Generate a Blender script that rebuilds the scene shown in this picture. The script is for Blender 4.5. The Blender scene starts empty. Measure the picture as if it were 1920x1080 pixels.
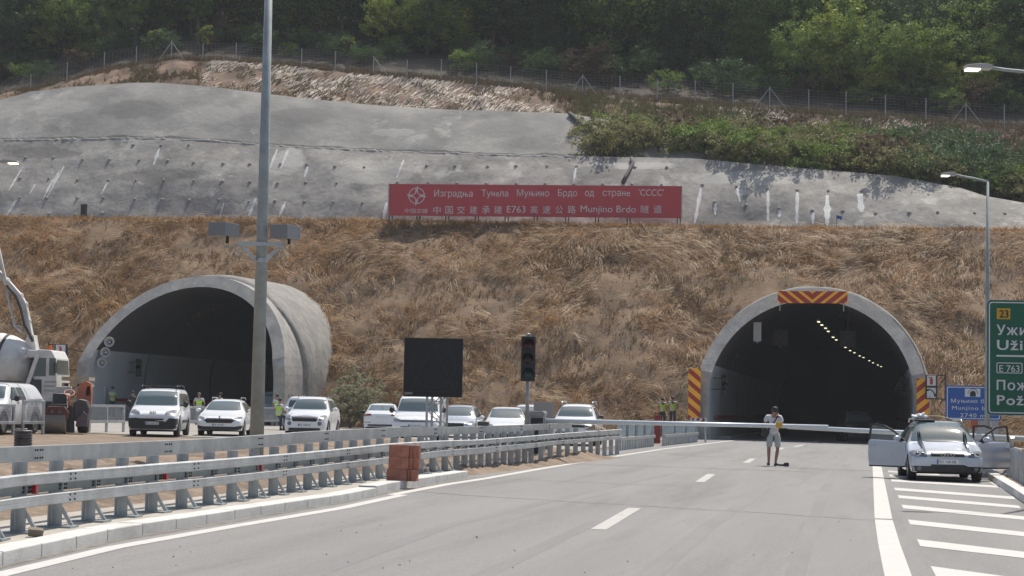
import bpy, bmesh, math, random
import numpy as np
from mathutils import Vector, Matrix, noise as mn
from mathutils.bvhtree import BVHTree
random.seed(7); RNG = np.random.default_rng(7)
scene = bpy.context.scene
COL = scene.collection
rad = math.radians

# ------------------------------------------------------------------ camera
F = 3500.0                       # focal length in photograph pixels (1920 wide)
HCAM = 1.55
YAW, PITCH, ROLL = math.atan(680/3500), math.atan(225/3500), 0.018
fw0 = Vector((-math.sin(YAW), math.cos(YAW), 0)); rt0 = Vector((math.cos(YAW), math.sin(YAW), 0))
fw = (fw0*math.cos(PITCH) + Vector((0, 0, 1))*math.sin(PITCH)).normalized()
up0 = rt0.cross(fw)
rt = rt0*math.cos(ROLL) + up0*math.sin(ROLL)
up = up0*math.cos(ROLL) - rt0*math.sin(ROLL)
CP = Vector((0, 0, HCAM))
cam = bpy.data.cameras.new('camera'); camo = bpy.data.objects.new('camera', cam); COL.objects.link(camo)
cam.sensor_width = 36; cam.lens = 36*F/1920; cam.clip_start = 0.2; cam.clip_end = 3000
mw = Matrix.Identity(4)
for i in range(3):
    mw[i][0], mw[i][1], mw[i][2], mw[i][3] = rt[i], up[i], -fw[i], CP[i]
camo.matrix_world = mw
scene.camera = camo

# ------------------------------------------------------------------ sky, sun, exposure
SUN_EL, SUN_AZ = rad(62), rad(16)        # azimuth measured from +Y towards +X
world = bpy.data.worlds.new('World'); scene.world = world; world.use_nodes = True
wn = world.node_tree.nodes; wl = world.node_tree.links
sky = wn.new('ShaderNodeTexSky'); sky.sky_type = 'NISHITA'; sky.sun_disc = False
sky.sun_elevation = SUN_EL; sky.sun_rotation = SUN_AZ; sky.dust_density = 2.0; sky.air_density = 1.0
wl.new(sky.outputs[0], wn['Background'].inputs[0]); wn['Background'].inputs[1].default_value = 0.10
sd = bpy.data.lights.new('sun', 'SUN'); sd.energy = 4.2; sd.angle = rad(0.55); sd.color = (1.0, 0.95, 0.87)
so = bpy.data.objects.new('sun', sd); COL.objects.link(so)
sv = Vector((math.cos(SUN_EL)*math.sin(SUN_AZ), math.cos(SUN_EL)*math.cos(SUN_AZ), math.sin(SUN_EL)))
so.rotation_euler = sv.to_track_quat('Z', 'Y').to_euler(); so.location = (0, 60, 80)
scene.view_settings.view_transform = 'Standard'; scene.view_settings.look = 'None'
scene.view_settings.exposure = 0.35; scene.view_settings.gamma = 1
scene.cycles.max_bounces = 6; scene.cycles.transparent_max_bounces = 12
scene.cycles.use_adaptive_sampling = True; scene.cycles.adaptive_threshold = 0.02

# ------------------------------------------------------------------ where a photograph point lies
def zg(x): return -0.01*x
def ray(px, py): return (rt*((px-960)/F) + up*((540-py)/F) + fw)
def gp(px, py, dz=0.0):                  # on the ground
    d = ray(px, py); t = (dz-0.01*CP.x-CP.z)/(d.z+0.01*d.x)
    return CP + d*t
def atZ(px, py, Z): return CP + ray(px, py)*Z          # at a distance along the view
def atY(px, py, Y): d = ray(px, py); return CP + d*(Y/d.y)
def interp(tab, x):
    xs = [t[0] for t in tab]; ys = [t[1] for t in tab]
    return float(np.interp(x, xs, ys))

# ------------------------------------------------------------------ materials
def _n(nt, t, **kw):
    n = nt.nodes.new(t)
    for k, v in kw.items(): setattr(n, k, v)
    return n
def mat(name, col, rough=0.6, metal=0.0, var=0.12, scale=3.0, bump=0.0, bscale=40.0, spec=0.5, island=0.0,
        col2=None, cscale=0.6, cpos=(0.4, 0.62), stretch=None, col3=None, c3scale=2.0, c3pos=(0.55, 0.7), emit=None, alpha=1.0, coat=0.0, trans=0.0, streak=None):
    m = bpy.data.materials.new(name); m.use_nodes = True; nt = m.node_tree; L = nt.links
    b = nt.nodes['Principled BSDF']
    b.inputs['Roughness'].default_value = rough; b.inputs['Metallic'].default_value = metal
    b.inputs['Specular IOR Level'].default_value = spec; b.inputs['Coat Weight'].default_value = coat
    b.inputs['Coat Roughness'].default_value = 0.05
    b.inputs['Alpha'].default_value = alpha
    if trans: b.inputs['Transmission Weight'].default_value = trans
    tc = _n(nt, 'ShaderNodeTexCoord'); vec = tc.outputs['Object']
    if stretch:
        mp = _n(nt, 'ShaderNodeMapping'); mp.inputs['Scale'].default_value = stretch; L.new(vec, mp.inputs[0]); svec = mp.outputs[0]
    else: svec = vec
    def nz(sc, det=6, v=None, ro=0.6):
        n = _n(nt, 'ShaderNodeTexNoise'); n.inputs['Scale'].default_value = sc; n.inputs['Detail'].default_value = det
        n.inputs['Roughness'].default_value = ro; L.new(v if v is not None else vec, n.inputs['Vector']); return n.outputs['Fac']
    rgb = _n(nt, 'ShaderNodeRGB'); rgb.outputs[0].default_value = (*col, 1); cur = rgb.outputs[0]
    def blend(cur, c, fac):
        mx = _n(nt, 'ShaderNodeMix', data_type='RGBA'); L.new(fac, mx.inputs[0]); L.new(cur, mx.inputs[6])
        mx.inputs[7].default_value = (*c, 1); return mx.outputs[2]
    def ramp(f, a, bb):
        r = _n(nt, 'ShaderNodeMapRange'); r.inputs[1].default_value = a; r.inputs[2].default_value = bb; r.clamp = True
        L.new(f, r.inputs[0]); return r.outputs[0]
    if col2: cur = blend(cur, col2, ramp(nz(cscale, 7, svec), *cpos))
    if col3: cur = blend(cur, col3, ramp(nz(c3scale, 8, svec, 0.7), *c3pos))
    if streak:                   # (colour, turn about Y, noise scale, thresholds): runs of stain slanting down a wall
        mp2 = _n(nt, 'ShaderNodeMapping'); mp2.inputs['Rotation'].default_value = (0, streak[1], 0); L.new(vec, mp2.inputs[0])
        mp3 = _n(nt, 'ShaderNodeMapping'); mp3.inputs['Scale'].default_value = (0.16, 0.3, 1.0); L.new(mp2.outputs[0], mp3.inputs[0])
        cur = blend(cur, streak[0], ramp(nz(streak[2], 9, mp3.outputs[0], 0.75), *streak[3]))
    if var or island:
        h = _n(nt, 'ShaderNodeHueSaturation'); L.new(cur, h.inputs['Color'])
        r = ramp(nz(scale, 8), 0.25, 0.75)
        mr = _n(nt, 'ShaderNodeMapRange'); mr.inputs[3].default_value = 1-var; mr.inputs[4].default_value = 1+var; L.new(r, mr.inputs[0])
        val = mr.outputs[0]
        if island:
            g = _n(nt, 'ShaderNodeNewGeometry')
            m2 = _n(nt, 'ShaderNodeMapRange'); m2.inputs[3].default_value = 1-island; m2.inputs[4].default_value = 1+island; L.new(g.outputs['Random Per Island'], m2.inputs[0])
            mu = _n(nt, 'ShaderNodeMath', operation='MULTIPLY'); L.new(val, mu.inputs[0]); L.new(m2.outputs[0], mu.inputs[1]); val = mu.outputs[0]
        L.new(val, h.inputs['Value']); cur = h.outputs[0]
    L.new(cur, b.inputs['Base Color'])
    if bump:
        bp = _n(nt, 'ShaderNodeBump'); bp.inputs['Strength'].default_value = bump; bp.inputs['Distance'].default_value = 0.05
        L.new(nz(bscale, 8), bp.inputs['Height']); L.new(bp.outputs[0], b.inputs['Normal'])
    if emit:
        b.inputs['Emission Color'].default_value = (*emit[0], 1); b.inputs['Emission Strength'].default_value = emit[1]
    return m
def worn_patch(m, c, rx, rz, col, rough=0.55):
    """a patch of another mix at a place of its own, with a ragged edge"""
    nt = m.node_tree; b = nt.nodes['Principled BSDF']; lk = b.inputs['Base Color'].links[0]; src = lk.from_socket
    tc = _n(nt, 'ShaderNodeTexCoord'); mp = _n(nt, 'ShaderNodeMapping', vector_type='TEXTURE'); mp.inputs['Location'].default_value = c; mp.inputs['Scale'].default_value = (rx, 60, rz); nt.links.new(tc.outputs['Object'], mp.inputs[0])
    ln = _n(nt, 'ShaderNodeVectorMath', operation='LENGTH'); nt.links.new(mp.outputs[0], ln.inputs[0])
    nz = _n(nt, 'ShaderNodeTexNoise'); nz.inputs['Scale'].default_value = 0.9; nz.inputs['Detail'].default_value = 8; nz.inputs['Roughness'].default_value = 0.7; nt.links.new(tc.outputs['Object'], nz.inputs['Vector'])
    ma = _n(nt, 'ShaderNodeMath', operation='MULTIPLY_ADD'); nt.links.new(nz.outputs['Fac'], ma.inputs[0]); ma.inputs[1].default_value = 2.4*rough; nt.links.new(ln.outputs['Value'], ma.inputs[2])
    r = _n(nt, 'ShaderNodeMapRange'); r.inputs[1].default_value = 1+1.2*rough+.08; r.inputs[2].default_value = 1+1.2*rough-.12; r.inputs[3].default_value = 0; r.inputs[4].default_value = .85; nt.links.new(ma.outputs[0], r.inputs[0])
    mx = _n(nt, 'ShaderNodeMix', data_type='RGBA'); nt.links.new(r.outputs[0], mx.inputs[0]); nt.links.new(src, mx.inputs[6]); mx.inputs[7].default_value = (*col, 1); nt.links.new(mx.outputs[2], b.inputs['Base Color'])
def leafmat(name, col, col2, island=0.35, cscale=0.35):
    m = mat(name, col, 0.6, var=0.15, scale=2.0, island=island, col2=col2, cscale=cscale, cpos=(0.4, 0.65), spec=0.3)
    nt = m.node_tree; b = nt.nodes['Principled BSDF']; out = nt.nodes['Material Output']
    src = b.inputs['Base Color'].links[0].from_socket
    tr = _n(nt, 'ShaderNodeBsdfTranslucent'); nt.links.new(src, tr.inputs[0])
    ms = _n(nt, 'ShaderNodeMixShader'); ms.inputs[0].default_value = 0.35
    nt.links.new(b.outputs[0], ms.inputs[1]); nt.links.new(tr.outputs[0], ms.inputs[2]); nt.links.new(ms.outputs[0], out.inputs[0])
    return m

# ------------------------------------------------------------------ mesh collecting
def frame(d, hint=Vector((0, 0, 1))):
    d = d.normalized(); a = d.cross(hint)
    if a.length < 1e-4: a = d.cross(Vector((1, 0, 0)))
    a.normalize(); return a, a.cross(d).normalized()
class MB:
    def __init__(s): s.v = []; s.f = []; s.mi = []; s.m = 0
    def add(s, vs, fs):
        o = len(s.v); s.v += [tuple(p) for p in vs]; s.f += [tuple(i+o for i in f) for f in fs]; s.mi += [s.m]*len(fs); return s
    def box(s, x0, x1, y0, y1, z0, z1):
        v = [(x, y, z) for x in (x0, x1) for y in (y0, y1) for z in (z0, z1)]
        return s.add(v, [(0, 1, 3, 2), (4, 6, 7, 5), (0, 4, 5, 1), (2, 3, 7, 6), (0, 2, 6, 4), (1, 5, 7, 3)])
    def beam(s, a, b, w, h, hint=Vector((0, 0, 1))):
        a = Vector(a); b = Vector(b); p, q = frame(b-a, hint)
        v = [e+p*(sx*w/2)+q*(sz*h/2) for e in (a, b) for sx, sz in ((-1, -1), (1, -1), (1, 1), (-1, 1))]
        return s.add(v, [(3, 2, 1, 0), (4, 5, 6, 7), (0, 1, 5, 4), (1, 2, 6, 5), (2, 3, 7, 6), (3, 0, 4, 7)])
    def tube(s, pts, r, n=8, caps=True):
        pts = [Vector(p) for p in pts]; rs = r if isinstance(r, (list, tuple)) else [r]*len(pts); v = []; f = []
        hint = Vector((0, 0, 1))
        for i, p in enumerate(pts):
            d = (pts[min(i+1, len(pts)-1)]-pts[max(i-1, 0)])
            if i == 0: p0, q0 = frame(d)
            else:
                dn = d.normalized(); p0 = (p0-dn*p0.dot(dn))
                if p0.length < 1e-5: p0, _ = frame(d)
                p0.normalize(); q0 = dn.cross(p0)*-1
            for k in range(n):
                a = 2*math.pi*k/n; v.append(p+p0*(rs[i]*math.cos(a))+q0*(rs[i]*math.sin(a)))
        for i in range(len(pts)-1):
            for k in range(n):
                f.append((i*n+k, i*n+(k+1) % n, (i+1)*n+(k+1) % n, (i+1)*n+k))
        if caps: f.append(tuple(range(n))[::-1]); f.append(tuple(range((len(pts)-1)*n, len(pts)*n)))
        return s.add(v, f)
    def lathe(s, prof, c=(0, 0, 0), axis=(0, 0, 1), n=24, closed=False):   # prof: (radius, along)
        ax = Vector(axis).normalized(); p, q = frame(ax, Vector((0, 0, 1)) if abs(ax.z) < 0.9 else Vector((1, 0, 0))); c = Vector(c); v = []; f = []
        for r, h in prof:
            for k in range(n):
                a = 2*math.pi*k/n; v.append(c+ax*h+p*(r*math.cos(a))+q*(r*math.sin(a)))
        m = len(prof)
        for i in range(m if closed else m-1):
            j = (i+1) % m
            for k in range(n): f.append((i*n+k, i*n+(k+1) % n, j*n+(k+1) % n, j*n+k))
        if not closed: f.append(tuple(range(n))[::-1]); f.append(tuple(range((m-1)*n, m*n)))
        return s.add(v, f)
    def prism(s, poly, y0, y1, ax=None):          # poly in (x,z), pushed along y; or with ax=(u,v,w,origin)
        n = len(poly)
        if ax is None: v = [(x, y0, z) for x, z in poly]+[(x, y1, z) for x, z in poly]
        else:
            u, w, d, o = ax; v = [o+u*a+w*b+d*y0 for a, b in poly]+[o+u*a+w*b+d*y1 for a, b in poly]
        f = [tuple(range(n)), tuple(range(n, 2*n))[::-1]]+[(i, i+n, (i+1) % n+n, (i+1) % n) for i in range(n)]
        return s.add(v, f)
    def sphere(s, c, r, n=10, m=7):
        c = Vector(c); r = Vector((r, r, r)) if not hasattr(r, '__len__') else Vector(r); v = [c+Vector((0, 0, r.z))]; f = []
        for i in range(1, m):
            t = math.pi*i/m
            for k in range(n):
                a = 2*math.pi*k/n; v.append(c+Vector((r.x*math.sin(t)*math.cos(a), r.y*math.sin(t)*math.sin(a), r.z*math.cos(t))))
        v.append(c-Vector((0, 0, r.z))); e = len(v)-1
        for k in range(n): f.append((0, 1+k, 1+(k+1) % n)); f.append((e, 1+(m-2)*n+(k+1) % n, 1+(m-2)*n+k))
        for i in range(m-2):
            for k in range(n): f.append((1+i*n+k, 1+(i+1)*n+k, 1+(i+1)*n+(k+1) % n, 1+i*n+(k+1) % n))
        return s.add(v, f)
    def build(s, name, m, parent=None, smooth=False, bevel=0, weld=False, fixn=True, sub=0):
        me = bpy.data.meshes.new(name); me.from_pydata(s.v, [], s.f)
        ms = m if isinstance(m, (list, tuple)) else [m]
        for x in ms: me.materials.append(x)
        if len(ms) > 1: me.polygons.foreach_set('material_index', s.mi)
        if fixn and len(s.f) < 60000:
            bm = bmesh.new(); bm.from_mesh(me)
            if weld: bmesh.ops.remove_doubles(bm, verts=bm.verts, dist=1e-4)
            bmesh.ops.recalc_face_normals(bm, faces=bm.faces); bm.to_mesh(me); bm.free()
        if smooth: me.polygons.foreach_set('use_smooth', [True]*len(me.polygons))
        o = bpy.data.objects.new(name, me); COL.objects.link(o)
        if parent: o.parent = parent
        if bevel:
            b = o.modifiers.new('Bevel', 'BEVEL'); b.width = bevel; b.segments = 2; b.limit_method = 'ANGLE'; b.angle_limit = rad(35)
        if sub:
            b = o.modifiers.new('Subd', 'SUBSURF'); b.levels = sub; b.render_levels = sub
        return o
def npmesh(name, V, Fq, m, parent=None, smooth=False):       # V (n,3); Fq list of equal-length index arrays
    me = bpy.data.meshes.new(name); V = np.asarray(V, np.float32)
    me.vertices.add(len(V)); me.vertices.foreach_set('co', V.ravel())
    loops = np.concatenate([q.ravel() for q in Fq]).astype(np.int32)
    tot = np.concatenate([np.full(len(q), q.shape[1]) for q in Fq]).astype(np.int32)
    st = np.concatenate([[0], np.cumsum(tot)[:-1]]).astype(np.int32)
    me.loops.add(len(loops)); me.loops.foreach_set('vertex_index', loops)
    me.polygons.add(len(tot)); me.polygons.foreach_set('loop_start', st); me.polygons.foreach_set('loop_total', tot)
    me.update(calc_edges=True); me.validate()
    for x in (m if isinstance(m, (list, tuple)) else [m]): me.materials.append(x)
    if smooth: me.polygons.foreach_set('use_smooth', [True]*len(me.polygons))
    o = bpy.data.objects.new(name, me); COL.objects.link(o)
    if parent: o.parent = parent
    return o
def tag(o, label=None, cat=None, group=None, kind=None):
    if label: o['label'] = label
    if cat: o['category'] = cat
    if group: o['group'] = group
    if kind: o['kind'] = kind
    return o
def thing(name, label, cat, loc=(0, 0, 0), rz=0.0, group=None):
    o = bpy.data.objects.new(name, None); COL.objects.link(o); o.empty_display_size = 0.2
    o.location = loc; o.rotation_euler = (0, 0, rz); return tag(o, label, cat, group)
def copy_tree(o, parent=None):
    c = o.copy(); COL.objects.link(c)
    if parent: c.parent = parent
    for ch in list(o.children): copy_tree(ch, c)
    return c
def _glyphs(st, space=1.0):
    cu = bpy.data.curves.new('t', 'FONT'); cu.body = st; cu.size = 1; cu.resolution_u = 3; cu.space_character = space
    t = bpy.data.objects.new('t', cu); COL.objects.link(t); bpy.context.view_layer.update()
    me = bpy.data.meshes.new_from_object(t.evaluated_get(bpy.context.evaluated_depsgraph_get())); bpy.data.objects.remove(t)
    V = [v.co.copy() for v in me.vertices]; Fc = [tuple(p.vertices) for p in me.polygons]; bpy.data.meshes.remove(me); return V, Fc
def _adv(st, space):
    mx = lambda q: max(v.x for v in _glyphs(q, space)[0])
    return mx(st+'l')-mx('l')
XH, STW = 0.53, 0.095
def _own(ch):                    # letters the built-in face cannot fill, drawn as bars and a bowl
    V, Fc = [], []
    def rect(x0, x1, y0, y1): o = len(V); V.extend([Vector(p) for p in ((x0, y0, 0), (x1, y0, 0), (x1, y1, 0), (x0, y1, 0))]); Fc.append((o, o+1, o+2, o+3))
    w = 0.46; rect(0.07, 0.07+STW, 0, XH); rect(w-STW, w, 0, XH); rect(0.07+STW, w-STW, XH*.43, XH*.43+STW*.85)
    if ch == 'њ':
        n = 12; c = (w, XH*.29)
        for k in range(n):
            a0, a1 = -math.pi/2+math.pi*k/n, -math.pi/2+math.pi*(k+1)/n; o = len(V)
            for a, f_ in ((a0, 1), (a1, 1), (a1, 0), (a0, 0)): rx, ry = (.24, XH*.29) if f_ else (.24-STW, XH*.29-STW*.8); V.append(Vector((c[0]+.02+rx*math.cos(a), c[1]+ry*math.sin(a), 0)))
            Fc.append((o, o+1, o+2, o+3))
        w += .24
    return V, Fc, w+.07
def text(s, size, m, parent, loc, rot=(math.pi/2, 0, 0), name='lettering', align='LEFT', ext=0.006, sx=1.0, space=1.0, bold=0.0):
    s = s.replace('е', 'e'); mb = MB(); x = 0; run = ''
    def flush(x, run):
        if not run: return x
        if run.strip(): V, Fc = _glyphs(run, space); mb.add([v+Vector((x, 0, 0)) for v in V], Fc)
        return x+_adv(run, space)
    for ch in s:
        if ch in 'нњ':
            x = flush(x, run); run = ''; V, Fc, a = _own(ch); mb.add([v+Vector((x, 0, 0)) for v in V], Fc); x += a+.07*(space-1)
        else: run += ch
    flush(x, run)
    mb.v = [(v[0]*size, v[1]*size, v[2]*size) for v in mb.v]
    if bold:
        V0, F0 = list(mb.v), list(mb.f)
        for i, (dx, dy) in enumerate(((bold, 0), (-bold, 0), (0, bold*.8), (0, -bold*.8))): mb.add([(v[0]+dx*size, v[1]+dy*size, (i+1)*.004) for v in V0], F0)
    o = mb.build(name, m, parent, fixn=False); md = o.modifiers.new('S', 'SOLIDIFY'); md.thickness = ext; md.offset = 0
    o.location = loc; o.rotation_euler = rot; o.scale = (sx, 1, 1); return o

# shared materials
galv = mat('galvanised steel', (0.42, 0.44, 0.45), 0.42, 0.75, var=0.14, scale=4, bump=0.05, bscale=30, col2=(0.52, 0.54, 0.55), cscale=2.5)
galv_dull = mat('weathered galvanised steel', (0.29, 0.325, 0.325), 0.55, 0.2, var=0.18, scale=5, col2=(0.34, 0.37, 0.365), cscale=2)
white_paint = mat('white car paint', (0.78, 0.79, 0.80), 0.28, 0, var=0.04, scale=2, coat=0.6)
silver_paint = mat('silver car paint', (0.50, 0.54, 0.60), 0.3, 0.35, var=0.05, scale=2, coat=0.7)
black_plastic = mat('black plastic', (0.025, 0.026, 0.028), 0.55, var=0.2)
dark_metal = mat('dark painted metal', (0.035, 0.036, 0.04), 0.5, 0.3, var=0.15)
rubber = mat('tyre rubber', (0.022, 0.021, 0.021), 0.85, var=0.3, scale=12)
glass_dark = mat('tinted car glass', (0.085, 0.12, 0.122), 0.06, 0, var=0.0, spec=0.9, coat=0.3)
white_mark = mat('white reflective sheet', (0.72, 0.72, 0.70), 0.5, var=0.05)
chrome = mat('chrome', (0.75, 0.76, 0.78), 0.15, 1.0, var=0.0)
plate_mat = mat('number plate white', (0.70, 0.71, 0.72), 0.4, var=0.05)
ink = mat('black lettering', (0.015, 0.015, 0.017), 0.6, var=0)
# ------------------------------------------------------------------ ground, road and kerb
dirt = mat('dry earth', (0.25, 0.185, 0.13), 0.95, var=0.25, scale=1.2, bump=0.7, bscale=9, col2=(0.16, 0.115, 0.08), cscale=1.6, col3=(0.36, 0.30, 0.235), c3scale=7, c3pos=(0.55, 0.72))
asphalt = mat('asphalt', (0.228, 0.222, 0.211), 0.85, var=0.22, scale=38, bump=0.35, bscale=70, col2=(0.265, 0.258, 0.245), cscale=0.9, cpos=(0.35, 0.7),
              col3=(0.165, 0.16, 0.154), c3scale=0.7, c3pos=(0.5, 0.75), stretch=(1.0, 0.07, 1.0), spec=0.3)
concrete_pale = mat('pale concrete', (0.44, 0.40, 0.345), 0.9, var=0.10, scale=2.2, bump=0.2, bscale=35, col2=(0.34, 0.31, 0.265), cscale=1.1)
kerb_mat = mat('kerb concrete', (0.60, 0.585, 0.55), 0.9, var=0.10, scale=3, bump=0.2, bscale=45, col2=(0.46, 0.45, 0.42), cscale=2.2, cpos=(0.5, 0.75))
line_paint = mat('road paint', (0.53, 0.51, 0.475), 0.8, var=0.06, scale=3, col2=(0.40, 0.385, 0.355), cscale=5.0, cpos=(0.62, 0.82), stretch=(1, 0.5, 1))

def gz(p, dz=0.0): return Vector((p[0], p[1], zg(p[0])+dz))
b = MB(); b.add([gz((x, y), -0.02) for x, y in ((-900, -300), (900, -300), (900, 1500), (-900, 1500))], [(0, 1, 2, 3)])
tag(b.build('ground', dirt), kind='structure')
def strip(polyL, polyR, dz, nsub=1):
    m = MB(); n = len(polyL)
    vs = []
    for a, c in zip(polyL, polyR): vs += [gz(a, dz), gz(c, dz)]
    m.add(vs, [(2*i, 2*i+1, 2*i+3, 2*i+2) for i in range(n-1)]); return m
# main carriageway reaching into the right-hand tunnel
kb_px = [(-260, 1130), (-120, 1093), (0, 1063), (213, 1013), (427, 977), (640, 943), (727, 923), (877, 897), (910, 894), (1000, 878), (1153, 853), (1240, 840), (1370, 824)]
kb = [gp(x, y) for x, y in kb_px]
road = MB()
road.add([gz(p, 0) for p in ((-9.5, -30), (14, -30), (9.0, 60), (8.6, 75), (3.4, 99), (3.2, 200), (-8.6, 200), (-8.8, 99), (-9.5, 60))], [tuple(range(9))])
tag(road.build('road', asphalt), kind='structure')
yard = MB(); yard.add([gz(p, 0.0) for p in ((-110, 80), (-24, 67), (-13, 60), (-10.0, 57), (-10.3, 97), (-30.5, 97), (-30.5, 200), (-43, 200), (-43, 97), (-110, 97))], [tuple(range(10))])
tag(yard.build('construction_yard_pavement', mat('dusty paving', (0.34, 0.325, 0.30), 0.9, var=0.12, scale=0.8, bump=0.2, bscale=25, col2=(0.27, 0.24, 0.20), cscale=0.4)), kind='structure')

# painted markings, each a sheet 4 mm above the asphalt
def px_strip(pxs, w_m, dz=0.004):
    P = [gp(*p) for p in pxs]; Ls = []; Rs = []
    for i, p in enumerate(P):
        d = (P[min(i+1, len(P)-1)]-P[max(i-1, 0)]); d.z = 0; d.normalize(); s = Vector((d.y, -d.x, 0))*w_m/2
        Ls.append(p-s); Rs.append(p+s)
    return Ls, Rs
m = MB()
for pxs, w in (([(-240, 1141), (0, 1078), (213, 1027), (427, 989), (640, 953), (755, 928)], 0.2),
               ([(735, 928), (840, 908), (910, 897.5), (1000, 881.5), (1153, 856), (1240, 842.5), (1375, 826)], 0.2),
               ([(1697, 1110), (1684, 1080), (1667, 1020), (1657, 975)], 0.26), ([(1656.5, 973), (1650, 920), (1644, 872), (1641, 838)], 0.26),):
    t = strip(*px_strip(pxs, w), 0.004); m.add(t.v, t.f)
tag(m.build('edge_lines', line_paint), kind='structure')
m = MB()
for a, c in (((1122, 993), (1190, 953)), ((1312, 904), (1334, 889)), ((1398, 868), (1412, 860)), ((1455, 845), (1468, 839.5)), ((1490, 838), (1507, 834)), ((1526, 829), (1534, 826.5)), ((800, 1160), (960, 1085))):
    A, B = gp(*a), gp(*c)
    t = strip([A-Vector((.1, 0, 0)), B-Vector((.1, 0, 0))], [A+Vector((.1, 0, 0)), B+Vector((.1, 0, 0))], 0.004); m.add(t.v, t.f)
tag(m.build('lane_dashes', mat('worn road paint', (0.45, 0.432, 0.40), .85, var=.08, scale=4, col2=(0.30, 0.29, 0.27), cscale=6, cpos=(.55, .75), stretch=(1, .5, 1))), kind='structure')
m = MB()
for (x0, y0, x1, y1, h) in ((1664, 884, 1760, 890, 3), (1667, 892, 1800, 900, 3.5), (1670, 901, 1872, 913, 4), (1676, 917, 1900, 934, 5), (1683, 931.5, 1910, 951, 5.5), (1690, 950, 1960, 976, 7), (1702, 979, 2010, 1012, 9), (1719, 1018, 2060, 1058, 13), (1745, 1072, 2110, 1122, 20), (1780, 1150, 2160, 1212, 30)):
    m.add([gz(p, 0.004) for p in (gp(x0, y0-h/2), gp(x1, y1-h/2), gp(x1+h*0.9, y1+h/2), gp(x0+h*0.5, y0+h/2))], [(0, 1, 2, 3)])
m.add([gz(gp(*p), 0.004) for p in ((1853, 903), (1872, 905), (2060, 985), (2000, 985))], [(0, 1, 2, 3)])
tag(m.build('hatched_markings', line_paint), kind='structure')
# tar joints and cracks across the lanes, thin dark seams
seam = mat('tar seam', (0.075, 0.075, 0.078), 0.8, var=0.2, scale=6)
m = MB()
for pts in ([(560, 905), (900, 931), (1240, 951), (1430, 962), (1653, 977)], [(1450, 877), (1560, 882), (1648, 884)], [(1230, 849), (1400, 861)], [(860, 893), (1100, 905), (1300, 912)]):
    P = []
    for i in range(len(pts)-1):
        for k in range(8):
            t = k/8; P.append((pts[i][0]*(1-t)+pts[i+1][0]*t, pts[i][1]*(1-t)+pts[i+1][1]*t+random.uniform(-.5, .5)))
    P.append(pts[-1]); t = strip(*px_strip(P, 0.035), 0.0025); m.add(t.v, t.f)
tag(m.build('tar_joints', seam), kind='structure')
tyre = mat('tyre marks', (0.192, 0.187, 0.178), .85, var=.12, scale=20, col2=(0.215, .208, .198), cscale=1.5, cpos=(.4, .6), stretch=(1, .15, 1))
m = MB()
for pts, w in (([(520, 1100), (840, 985), (1090, 925), (1260, 888)], .22), ([(840, 1110), (1080, 995), (1240, 925), (1350, 880)], .2), ([(1180, 1110), (1330, 985), (1440, 915)], .24), ([(1480, 1110), (1520, 990), (1555, 900), (1590, 850)], .2), ([(1240, 850), (1330, 858), (1400, 852)], .3), ([(1270, 866), (1340, 861), (1420, 868)], .2)):
    t = strip(*px_strip([p for p in pts], w), 0.0015); m.add(t.v, t.f)
tag(m.build('tyre_marks', tyre), kind='structure')
gut = mat('gutter dirt', (0.155, 0.14, 0.118), .95, var=.2, scale=8, col2=(0.22, .205, .18), cscale=2.5)
A_ = [gp(*p) for p in kb_px[:8]]; t = strip([p-Vector((.02, 0, 0)) for p in A_], [p+Vector((.10+.05*math.sin(i*2.1), 0, 0)) for i, p in enumerate(A_)], 0.003); tag(t.build('gutter_dirt', gut), kind='structure')
# loose grit and clods on the asphalt
m = MB()
for k in range(70):
    px, py = random.uniform(100, 1640), random.uniform(900, 1075)
    p = gp(px, py); r = random.uniform(0.003, 0.009)*(2 if random.random()<.06 else 1)
    if p.x < -7.2: continue
    m.sphere(gz(p, r*0.5), (r, r, r*0.7), 5, 4)
tag(m.build('road_grit', mat('grit', (0.12, 0.115, 0.105), 0.9)), 'scattered grit and small clods on the grey asphalt', 'grit', kind='stuff')

# kerb and walkway under the barrier
KBX = [(-260, 1130), (-120, 1093), (0, 1063), (213, 1013), (427, 977), (560, 955), (640, 943), (705, 929)]
KB2 = [(705, 927), (727, 922), (800, 909), (877, 896)]
def kerb_run(pxs, name, kind_label, h=0.13, w=0.3):
    P = [gp(*p) for p in pxs]; m = MB(); out = []
    tot = 0; L = [0]
    for i in range(len(P)-1): tot += (P[i+1]-P[i]).length; L.append(tot)
    n = max(1, round(tot/1.0))
    def at(s):
        return Vector((np.interp(s, L, [p.x for p in P]), np.interp(s, L, [p.y for p in P]), 0))
    for i in range(n):
        a, c = at(tot*i/n+0.006), at(tot*(i+1)/n-0.006); d = (c-a).normalized(); s = Vector((-d.y, d.x, 0))*w
        hh = h+random.uniform(-.004, .004)
        v = [gz(q, z) for q in (a, c, c+s, a+s) for z in (-0.05, hh)]
        m.add(v, [(0, 2, 3, 1), (2, 4, 5, 3), (4, 6, 7, 5), (6, 0, 1, 7), (1, 3, 5, 7)])
        out += [a+s, c+s]
    o = m.build(name, kerb_mat, bevel=0.012); tag(o, kind='structure'); return out
inner1 = kerb_run(KBX, 'kerb', ''); inner2 = kerb_run(KB2, 'kerb', '', 0.145)
wk = inner1+inner2
t = strip([p+Vector((-1.25, 0, 0)) for p in wk], wk, 0.115); tag(t.build('walkway', concrete_pale), kind='structure')
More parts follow.
